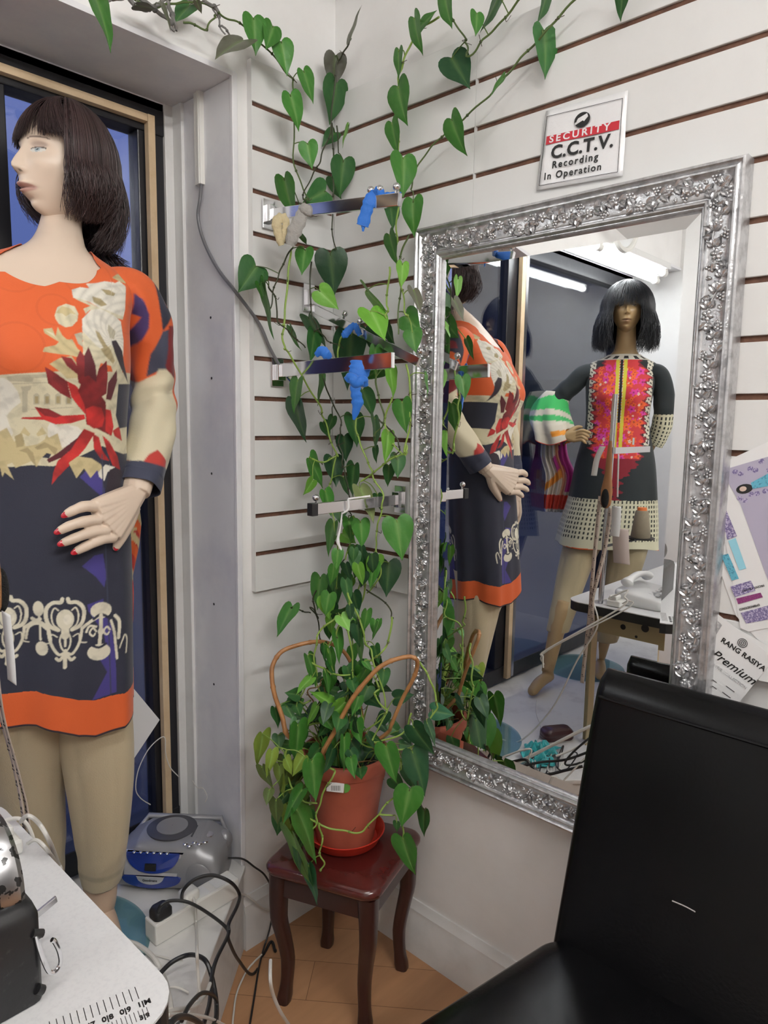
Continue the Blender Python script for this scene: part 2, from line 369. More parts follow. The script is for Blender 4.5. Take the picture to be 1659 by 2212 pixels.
# ------------------------------------------------------------------ silver framed mirror
M['silver'] = mat('silver_leaf_paint', (.60, .60, .61), .32, metal=.8, bump=(120, .12), var=(40, (.36, .36, .37), .45, .7))
M['mirror_glass'] = mat('mirror_silvering', (.93, .94, .94), .0, metal=1)
mir = thing('framed_mirror', 'large mirror in an ornate silver frame hanging on the slatwall', 'mirror', (-.01, -.69, .575))
Y0, Y1, Zb, Zt = -.322, -1.057, .575, 1.905
prof = [(0, .001), (0, .034), (.002, .038), (.006, .039), (.009, .0365), (.0105, .034), (.0125, .0355), (.0145, .0375), (.0175, .0375), (.0195, .035), (.021, .033),
        (.026, .0305), (.034, .0290), (.045, .0285), (.054, .0295), (.0575, .031), (.0585, .0285), (.061, .0285), (.063, .031), (.066, .0315), (.0685, .029), (.070, .025), (.0715, .025), (.074, .0235), (.0755, .0205), (.0755, .004), (.0, .001)]
fr = MB(); rs = []
for cy, cz, sy, sz in ((Y0, Zb, -1, 1), (Y1, Zb, 1, 1), (Y1, Zt, 1, -1), (Y0, Zt, -1, -1)):
    rs.append([(-h-.0005, cy+sy*w, cz+sz*w) for w, h in prof])
fr.grid(rs, cu=True); fr.build('frame', M['silver'], mir, ang=28)
FWD = .0755
gy0, gy1, gz0, gz1 = Y0-FWD, Y1+FWD, Zb+FWD, Zt-FWD; bw = .026; gx = -.0185; dx = .0026
g = MB()
def rect(y0, y1, z0, z1, x): return [(x, y0, z0), (x, y1, z0), (x, y1, z1), (x, y0, z1)]
g.add(rect(gy0-bw, gy1+bw, gz0+bw, gz1-bw, gx), [(0, 1, 2, 3)])
o_ = rect(gy0+.002, gy1-.002, gz0-.002, gz1+.002, gx+dx); i_ = rect(gy0-bw, gy1+bw, gz0+bw, gz1-bw, gx)
g.add(o_+i_, [(k, (k+1) % 4, (k+1) % 4+4, k+4) for k in range(4)])
bk = rect(gy0+.002, gy1-.002, gz0-.002, gz1+.002, -.006)
g.add(o_+bk, [(k+4, (k+1) % 4+4, (k+1) % 4, k) for k in range(4)]+[(7, 6, 5, 4)])
g.build('bevelled_glass', M['mirror_glass'], mir, smooth=False, recalc=False)
# carved vine relief running round the frame
def relief(side, seed):
    rr = random.Random(seed); b = MB()
    if side == 'top': O, ex, ey, Ln = nv([0, Y0, Zt]), nv([0, -1, 0]), nv([0, 0, -1]), Y0-Y1
    elif side == 'bottom': O, ex, ey, Ln = nv([0, Y0, Zb]), nv([0, -1, 0]), nv([0, 0, 1]), Y0-Y1
    elif side == 'left': O, ex, ey, Ln = nv([0, Y0, Zb]), nv([0, 0, 1]), nv([0, -1, 0]), Zt-Zb
    else: O, ex, ey, Ln = nv([0, Y1, Zb]), nv([0, 0, 1]), nv([0, 1, 0]), Zt-Zb
    ez = nv([-1, 0, 0])
    def P(s, w, h): return O+ex*s+ey*w+ez*h
    def blob(s, w, a, lx, ly, h, base=.029, tilt=0., n=8, m=6):
        c, q = math.cos(a), math.sin(a); X = ex*c+ey*q; Y = -ex*q+ey*c
        X2 = X*math.cos(tilt)+ez*math.sin(tilt); Z2 = -X*math.sin(tilt)+ez*math.cos(tilt)
        b.ball(P(s, w, base), 1, n, m, sc=(lx, ly, h), mt=np.array([X2, Y, Z2]).T)
    def leaf(s, w, a, l):
        # pointed leaf: two rows meeting in a raised midrib, with lobed edges
        c, q = math.cos(a), math.sin(a); X = ex*c+ey*q; Y = -ex*q+ey*c; v = []; n = 7
        for i in range(n+1):
            t = i/n; wd = l*.36*math.sin(pi*min(1, t*1.06)**.8)*(1+.10*math.cos(i*pi)); lift = .004+.004*math.sin(pi*t)
            for k, (e, hh) in enumerate(((-1, -.003), (-.5, .0015), (0, -.0006), (.5, .0015), (1, -.003))):
                v.append(O+ex*s+ey*w+X*l*t+Y*wd*e+ez*(.0285+lift+hh))
        b.add(v, [(i*5+k, (i+1)*5+k, (i+1)*5+k+1, i*5+k+1) for i in range(n) for k in range(4)])
    lo, hi = .026, Ln-.026
    N = int(Ln/.002); stem = []
    for i in range(N):
        s = lo+(hi-lo)*i/(N-1); stem.append(P(s, .0395+.0105*math.sin(s*2*pi/.13), .0305))
    b.tube(stem, .0016, 5)
    s = lo+.004; k = 0
    while s < hi-.004:
        w = .0395+.0105*math.sin(s*2*pi/.13); kind = k % 8
        if kind in (0, 4):
            for j in range(5):
                a = j*2*pi/5+k; blob(s+.0062*math.cos(a), w+.0062*math.sin(a), a, .0054, .0042, .0042, .0305, -.35)
            blob(s, w, 0, .0032, .0032, .0045, .033); s += .013
        elif kind in (2, 6):
            w2 = .0395-.011*math.copysign(1, math.sin(s*2*pi/.13))
            for j in range(3):
                for i in range(3-j): blob(s+(i+j*.5)*.0058, w2+(j-.8)*.0050, 0, .0032, .0032, .0038, .031)
            leaf(s+.005, w, 1.2+rr.random()*.6 if k % 4 else -1.4, .017); s += .015
        else:
            for a0 in (-.75, .1, .9): leaf(s, w, a0+rr.uniform(-.15, .15)+(pi if kind == 7 else 0), rr.uniform(.016, .021))
            blob(s, 0.079-w, rr.random()*3, .004, .003, .003, .030)
            tt = [P(s+.004*math.cos(q)*(1-q/9), .0395-(w-.0395)*1.2+.0045*math.sin(q)*(1-q/9), .0315) for q in np.linspace(0, 6.5, 12)]
            b.tube(tt, .0011, 4); s += .012
        k += 1
    # mitre: nothing of the relief crosses the band edges
    o = b.build('carved_vine_' + side, M['silver'], mir, ang=50); o.name = 'carved_vine_relief'
for k, sd in enumerate(('top', 'bottom', 'left', 'right')): relief(sd, 11+k)
# ------------------------------------------------------------------ convex security mirror on the wall over the window (seen in the mirror)
cv = thing('convex_mirror', 'round convex security mirror with white rim on the white lintel', 'mirror', (-1.78, 0, 2.35))
ax = np.array([[1, 0, 0], [0, 0, -1], [0, 1, 0]])
MB().lathe([(0.001, .035), (.05, .031), (.09, .02), (.115, .006)], (-1.78, -.002, 2.345), 40, ax).build('mirror_dome', M['mirror_glass'], cv)
MB().lathe([(.112, .002), (.114, .014), (.122, .018), (.132, .014), (.136, .0), (.112, .0)], (-1.78, -.002, 2.345), 40, ax).build('rim', M['white_plastic'], cv)

# ------------------------------------------------------------------ CCTV sign
M['sign_red'] = mat('sign_red', (.52, .02, .035), .35); M['sign_white'] = mat('laminated_sign_sheet', (.80, .80, .81), .22, coat=.35, bump=(55, .25))
sg = thing('security_sign', 'laminated white and red camera warning sign above the mirror', 'sign', on_x(1255, 400, -.004))
C4 = [on_x(*c, -.004) for c in ((1160, 412), (1346, 380), (1358, 196), (1180, 240))]
v = MB()
N = 14; Pp = []
for i in range(N+1):
    for j in range(N+1):
        s_, t_ = i/N, j/N; q = (C4[0]*(1-s_)+C4[1]*s_)*(1-t_)+(C4[3]*(1-s_)+C4[2]*s_)*t_
        Pp.append(q+nv([-.0015-.0015*math.sin(s_*9+t_*4)*math.sin(t_*7), 0, 0]))
v.grid(np.array(Pp).reshape(N+1, N+1, 3)); sh = v.build('sheet', M['sign_white'], sg)
sd_ = sh.modifiers.new('thick', 'SOLIDIFY'); sd_.thickness = .0006; sd_.offset = 1
def sgp(s_, t_, x=-.0078): q = (C4[0]*(1-s_)+C4[1]*s_)*(1-t_)+(C4[3]*(1-s_)+C4[2]*s_)*t_; return nv([x, q[1], q[2]])
ex_ = sgp(1, .5)-sgp(0, .5); SW = np.linalg.norm(ex_); ex_ /= SW; ey_ = nv([0, 0, 1])-ex_*ex_[2]; ey_ /= np.linalg.norm(ey_)
def patch(b, pts, th=.0004, x=-.0078):
    q = [sgp(a, c, x) for a, c in pts]; n = len(q); q2 = [k-nv([th, 0, 0]) for k in q]
    b.add(q+q2, [tuple(range(n)), tuple(range(2*n-1, n-1, -1))]+[(i, (i+1) % n, (i+1) % n+n, i+n) for i in range(n)])
b = MB(); patch(b, [(.06, .56), (.93, .56), (.93, .665), (.06, .665)]); b.build('red_band', M['sign_red'], sg, smooth=False)
b = MB()
for a in ([(.03, .05), (.95, .05), (.95, .055), (.03, .055)], [(.03, .915), (.95, .915), (.95, .92), (.03, .92)], [(.03, .05), (.036, .05), (.036, .92), (.03, .92)], [(.945, .05), (.95, .05), (.95, .92), (.945, .92)]): patch(b, a)
b.build('border_line', M['ink'], sg, smooth=False)
b = MB(); patch(b, [(.49+.095*math.cos(a), .775+.092*math.sin(a)) for a in np.linspace(0, 2*pi, 28, endpoint=False)]); ic = b.build('camera_emblem', M['ink'], sg, smooth=False)
b = MB(); patch(b, [(.43, .735), (.50, .765), (.515, .75), (.56, .80), (.545, .84), (.44, .80), (.425, .77)], x=-.0083); patch(b, [(.41, .725), (.435, .735), (.43, .765), (.405, .75)], x=-.0083); b.build('camera_shape', M['sign_white'], ic, smooth=False)
text_mesh('lettering', 'SECURITY', .0185, sgp(.10, .578, -.0083), ex_, ey_, M['sign_white'], sg, spacing=1.42, sx=1.22, bold=.0004)
text_mesh('lettering', 'C.C.T.V.', .0345, sgp(.14, .372, -.0080), ex_, ey_, M['ink'], sg, bold=.0010, sx=1.08, spacing=1.05)
text_mesh('lettering', 'Recording', .0195, sgp(.17, .245, -.0080), ex_, ey_, M['ink'], sg, spacing=1.28, bold=.0003)
text_mesh('lettering', 'In Operation', .0195, sgp(.085, .115, -.0080), ex_, ey_, M['ink'], sg, spacing=1.24, bold=.0003)

# ------------------------------------------------------------------ catalogue sheets pinned beside the mirror
M['lilac'] = mat('lilac_print', (.42, .39, .50), .5); M['teal'] = mat('teal_print', (.12, .42, .55), .5, var=(300, (.05, .2, .3), .55, .6)); M['sky'] = mat('sky_blue_print', (.30, .62, .74), .5)
M['plum'] = mat('plum_print', (.20, .03, .14), .5, var=(400, (.35, .1, .25), .5, .7)); M['pattern'] = mat('violet_pattern_print', (.16, .13, .28), .5, var=(350, (.5, .45, .6), .5, .56))
M['grey_print'] = mat('grey_photo_print', (.34, .34, .35), .5, var=(90, (.7, .7, .7), .45, .6)); M['skin_print'] = mat('skin_print', (.65, .5, .42), .5)
def sheet_(name, label, corners, x, cat='brochure', mtl='paper'):
    q = [on_x(*c, x) for c in corners]; ctr = sum(q)/len(q); r = thing(name, label, cat, ctr)
    b = MB(); n = len(q); q2 = [k-nv([.0008, 0, 0]) for k in q]
    b.add(q+q2, [tuple(range(n))[::-1], tuple(range(n, 2*n))]+[(i, (i+1) % n, (i+1) % n+n, i+n) for i in range(n)]); b.build('sheet', M[mtl], r, smooth=False)
    return r
def blk(name, root, m_, corners, x):
    q = [on_x(*c, x) for c in corners]; b = MB(); n = len(q); q2 = [k-nv([.0003, 0, 0]) for k in q]
    b.add(q+q2, [tuple(range(n))[::-1], tuple(range(n, 2*n))]+[(i, (i+1) % n, (i+1) % n+n, i+n) for i in range(n)]); return b.build(name, M[m_], root, smooth=False)
sheet_('paper_sheet', 'plain white sheet half hidden behind the lilac dress brochure', [(1520, 1130), (1590, 1330), (1800, 1560), (1800, 1180), (1560, 1100)], -.0012, 'paper')
r = sheet_('brochure', 'lilac and white dress brochure with swatches, pinned right of the mirror', [(1540, 1010), (1600, 1357), (1618, 1364), (1800, 1330), (1800, 890), (1560, 1000)], -.003)
# the page edges rise towards the right, as pinned
blk('photo_panel', r, 'lilac', [(1560, 1020), (1562, 1015), (1800, 945), (1800, 1300), (1690, 1340), (1600, 1090)], -.0041)
blk('swatch', r, 'pattern', [(1553, 1086), (1560, 1080), (1592, 1158), (1571, 1166)], -.0046)
blk('swatch', r, 'sky', [(1573, 1168), (1589, 1162), (1612, 1228), (1597, 1232)], -.0046)
blk('swatch', r, 'teal', [(1558, 1200), (1573, 1196), (1596, 1250), (1581, 1254)], -.0046)
blk('swatch', r, 'pattern', [(1578, 1267), (1622, 1254), (1632, 1276), (1588, 1290)], -.0046)
blk('swatch', r, 'plum', [(1590, 1293), (1643, 1280), (1648, 1290), (1595, 1305)], -.0046)
blk('swatch', r, 'pattern', [(1600, 1324), (1659, 1308), (1700, 1330), (1612, 1347)], -.0046)
q = [on_x(*c, -.0046) for c in ((1600, 1060), (1659, 1040))]; e = q[1]-q[0]; e /= np.linalg.norm(e)
fg = MB()
def disc(b, u, v, ru, rv, x, ang=0):
    c = on_x(u, v, x); b.prism([(math.cos(a)*ru*math.cos(ang)-math.sin(a)*rv*math.sin(ang), math.cos(a)*ru*math.sin(ang)+math.sin(a)*rv*math.cos(ang)) for a in np.linspace(0, 2*pi, 16, endpoint=False)], c, (0, -1, 0), (0, 0, 1), (-1, 0, 0), .0003)
disc(fg, 1608, 1056, .014, .0085, -.0046, .3); fg.build('printed_hair', M['ink'], r, smooth=False)
fg = MB(); disc(fg, 1605, 1056, .006, .0045, -.005, .3); fg.build('printed_face', M['skin_print'], r, smooth=False)
blk('printed_dress', r, 'teal', [(1622, 1043), (1659, 1023), (1800, 985), (1800, 1040), (1659, 1050), (1626, 1056)], -.0048)
fg = MB(); rr = random.Random(3)
for k in range(26): disc(fg, 1590+k*7+rr.uniform(-4, 4), 1078-k*2.3+rr.uniform(-14, 10)+(0 if k % 2 else -58+k), .005, .004, -.0044, rr.random())
fg.build('printed_motif', M['pattern'], r, smooth=False)
a_ = on_x(1600, 1307, -.005); ex2 = on_x(1640, 1297, -.005)-a_; ex2 /= np.linalg.norm(ex2); ey2 = np.cross([-1, 0, 0], ex2); ey2 = nv([0, ex2[2], -ex2[1]]) if False else nv([0, -ex2[2], ex2[1]])
if ey2[2] < 0: ey2 = -ey2
text_mesh('lettering', 'EMBROIDERED', .0055, on_x(1640, 1304, -.005), -ex2, -ey2, M['ink'], r); text_mesh('lettering', 'FRONT ON NET', .0055, on_x(1650, 1262, -.005), -ex2, -ey2, M['ink'], r)
# white card for the premium collection
r = sheet_('brochure', 'white price card reading RANG RASIYA Premium above the chair', [(1500, 1400), (1545, 1322), (1659, 1410), (1659, 1440), (1590, 1526), (1500, 1520)], -.0075)
blk('card_panel', r, 'grey_print', [(1530, 1392), (1534, 1325), (1560, 1350), (1537, 1388)], -.0086)
a_ = on_x(1556, 1385, -.009); ex2 = on_x(1629, 1436, -.009)-a_; ex2 /= np.linalg.norm(ex2); ey2 = nv([0, ex2[2], -ex2[1]])
if ey2[2] < 0: ey2 = -ey2
text_mesh('lettering', 'RANG RASIYA', .0135, a_, ex2, ey2, M['ink'], r, bold=.0003)
text_mesh('lettering', 'Premium', .023, on_x(1535, 1415, -.009), ex2, ey2, M['ink'], r, shear=.35, sx=1.0, bold=.0002)
text_mesh('lettering', 'FESTIVE COLLECTION', .0075, on_x(1532, 1432, -.009), ex2, ey2, M['grey_print'], r)
fg = MB(); c = on_x(1604, 1389, -.009)
for k in range(3): fg.lathe([(.0085-k*.0028, 0), (.0085-k*.0028, .0004), (.0075-k*.0028, .0004), (.0075-k*.0028, 0)], c, 20, np.array([[0, 0, -1], [-1, 0, 0], [0, 1, 0]]))
fg.build('round_emblem', M['ink'], r, smooth=False)
fg = MB()
for u, v_ in ((1530, 1462), (1530, 1476), (1525, 1492), (1522, 1508), (1568, 1482), (1560, 1495), (1556, 1508)):
    c = on_x(u, v_, -.009); fg.prism([(0, 0), (.017, 0), (.017, .0011), (0, .0011)], c, ex2, ey2, (-1, 0, 0), .0003)
fg.build('printed_lines', M['ink'], r, smooth=False)
sheet_('paper_sheet', 'blank white sheet behind the price card at the photo edge', [(1560, 1340), (1659, 1395), (1800, 1430), (1800, 1500), (1640, 1470)], -.0055, 'paper')

# ------------------------------------------------------------------ black leather chair
M['leather'] = mat('black_leather', (.0035, .0035, .004), .27, spec=.22, bump=(160, .03))
M['dark_wood'] = mat('dark_stained_wood', (.035, .012, .010), .3, bump=(30, .05))
ch = thing('dining_chair', 'black leather high-back dining chair facing left before the mirror', 'chair', (-.42, -1.06, 0))
def rrect(w, d, r, n=6):
    out = []
    for cx, cy, a0 in ((w/2-r, d/2-r, 0), (-w/2+r, d/2-r, pi/2), (-w/2+r, -d/2+r, pi), (w/2-r, -d/2+r, 1.5*pi)):
        for k in range(n+1): a = a0+k*pi/2/n; out.append((cx+r*math.cos(a), cy+r*math.sin(a)))
    return out
rs = []
cyc = -1.085
for k, t in enumerate(np.linspace(0, 1, 30)):
    z = .40+.575*t; xc = -.225+.005*math.sin(t*5)+.158*t**1.15; w = .43+.0*t; th = .062-.010*t
    # rolled top edge and eased bottom
    if t > .93: q = (t-.93)/.07; th *= math.sqrt(max(.02, 1-q*q)); w -= .02*q*q
    rr_ = rrect(th, w, min(th*.46, .03), 6)
    rs.append([(xc+a, cyc+b_, z) for a, b_ in rr_])
b = MB(); b.rings(rs); b.build('backrest', M['leather'], ch, ang=60)
# welt across the front of the back below the top roll
wl = MB(); wl.tube([(-.118+.003, cyc+.20, .930), (-.118, cyc+.1, .930), (-.118, cyc-.1, .930), (-.118+.003, cyc-.20, .930)], .0035, 8); wl.build('seam_piping', M['leather'], ch)
rs = []
N = 22
def seatpt(r_, a): return None
top = MB(); prof_s = [(1.0, .395), (1.0, .41), (1.005, .44), (.995, .462), (.975, .476), (.93, .485), (.8, .492), (.55, .497), (.25, .499), (.02, .5)]
fp = rrect(1, 1, .12, 8)
for sc_, z in prof_s:
    ring = []
    for a, b_ in fp:
        u_ = (a*sc_+.5); w = .485+(.42-.485)*u_   # narrower at the back (u=1)
        ring.append((-.67+u_*.47, cyc+.002+b_*sc_*w*1.0+.052*(1-u_), z))
    rs.append(ring)
top.rings(rs); top.build('seat', M['leather'], ch, ang=50)
for (x, y, bx) in ((-.63, cyc+.20, .0), (-.63, cyc-.18, .0), (-.22, cyc+.18, .06), (-.22, cyc-.18, .06)):
    MB().rings([[(x+bx*(1-t)+a, y+b_, .40*t) for a, b_ in rrect(.03+.012*t, .03+.012*t, .004, 2)] for t in np.linspace(0, 1, 5)]).build('leg', M['dark_wood'], ch)
sc1 = on_x(1452, 1946, -.165); 
tear = MB(); a_, b_ = at_d(1452, 1946, 1.13), at_d(1502, 1970, 1.13)
def back_front_x(z): t = (z-.40)/.575; return -.225+.005*math.sin(t*5)+.158*t**1.15-(.062-.010*t)/2
pa = []
for u, v_ in ((1452, 1946), (1478, 1957), (1502, 1970)):
    x = -.2
    for _ in range(12): P_ = on_x(u, v_, x); x = back_front_x(P_[2])-.0006
    pa.append(P_)
tear.tube(spline(pa, 6), .0011, 6); tear.build('scratch', mat('torn_leather_edge', (.45, .42, .40), .6), ch, label='pale torn scratch')

# ------------------------------------------------------------------ red-brown stool
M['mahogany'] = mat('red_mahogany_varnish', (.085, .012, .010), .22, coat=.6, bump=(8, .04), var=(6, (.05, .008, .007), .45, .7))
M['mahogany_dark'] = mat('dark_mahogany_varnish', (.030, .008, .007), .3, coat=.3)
ST = nv([-.201, -.2755, 0]); ex3 = nv([.291, .093, 0])/.3055; ey3 = nv([-.118, .291, 0])/.3055
st = thing('stool', 'square dark red varnished stool with curved legs under the plant', 'stool', ST)
rs = []
for sc_, z in ((.93, .353), (1.0, .357), (1.03, .366), (1.03, .374), (1.0, .381), (.96, .3845), (.5, .385), (.02, .385)):
    rs.append([ST+ex3*a*sc_+ey3*b_*sc_+nv([0, 0, z]) for a, b_ in rrect(.285, .285, .035, 7)])
MB().rings(rs).build('seat', M['mahogany'], st, ang=50)
ap = MB()
for s1, s2 in ((0, 1), (1, 0), (0, -1), (-1, 0)):
    c = ST+ex3*s1*.118+ey3*s2*.118+nv([0, 0, .330]); ap.add(*(lambda v: (v, [(0,3,2,1),(4,5,6,7),(0,1,5,4),(1,2,6,5),(2,3,7,6),(3,0,4,7)]))([c+(ex3*a*(.009 if s1 else .118)+ey3*q_*(.009 if s2 else .118))+nv([0,0,h]) for h in (-.030, .024) for a, q_ in ((-1,-1),(1,-1),(1,1),(-1,1))]))
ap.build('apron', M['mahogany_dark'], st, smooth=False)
for s1, s2 in ((1, 1), (1, -1), (-1, 1), (-1, -1)):
    rs = []; dg = (ex3*s1+ey3*s2)
    for t in np.linspace(0, 1, 22):
        z = .354*(1-t); off = .114+.004*math.sin(pi*min(1, t*1.5))-.009*math.sin(pi*max(0, (t-.35)/.65))-.006*t
        w = .044-.020*t**.8; w = w+(.008*math.exp(-((t-.97)/.07)**2))
        rs.append([ST+dg*off+ex3*a+ey3*b_+nv([0, 0, z]) for a, b_ in rrect(w, w, w*.3, 3)])
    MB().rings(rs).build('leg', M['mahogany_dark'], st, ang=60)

# ------------------------------------------------------------------ cable trunking and cut cable by the window
tr = thing('cable_trunking', 'short white plastic cable trunking fixed to the window reveal', 'trunking', (-.32, .145, 2.03))
b = MB(); b.box((-.3205, .146, 2.145), (.016, .026, .225)); b.box((-.3295, .139, 2.145), (.003, .006, .225)); b.build('duct', M['white_plastic'], tr, smooth=False, bevel=.001)
cb = [(-.322, .140, 2.035), on_x(432, 430, -.335), on_x(428, 470, -.335), on_x(440, 520, -.33), on_x(470, 580, -.325), on_y(515, 638, -.004), on_y(560, 700, -.010), on_y(582, 750, -.014), on_y(604, 790, -.018)]
b = MB(); b.tube(spline(cb, 8), .0042, 8); o = b.build('cut_cable', M['grey_plastic']); tag(o, 'thick grey cable hanging from the trunking, cut at its end', 'cable'); o.location = (0, 0, 0)
M['copper'] = mat('copper_core', (.5, .22, .06), .3, metal=1); M['blue_core'] = mat('blue_wire', (.02, .08, .45), .4); M['yg'] = mat('green_yellow_wire', (.45, .5, .05), .4)
for mm, pp in (('blue_core', [(604, 790), (618, 812), (632, 830)]), ('copper', [(604, 790), (624, 806), (636, 822)]), ('yg', [(604, 790), (622, 815), (648, 842)])):
    MB().tube(spline([on_y(u, v_, -.02) for u, v_ in pp], 5), .0015, 6).build('wire_core', M[mm], o)
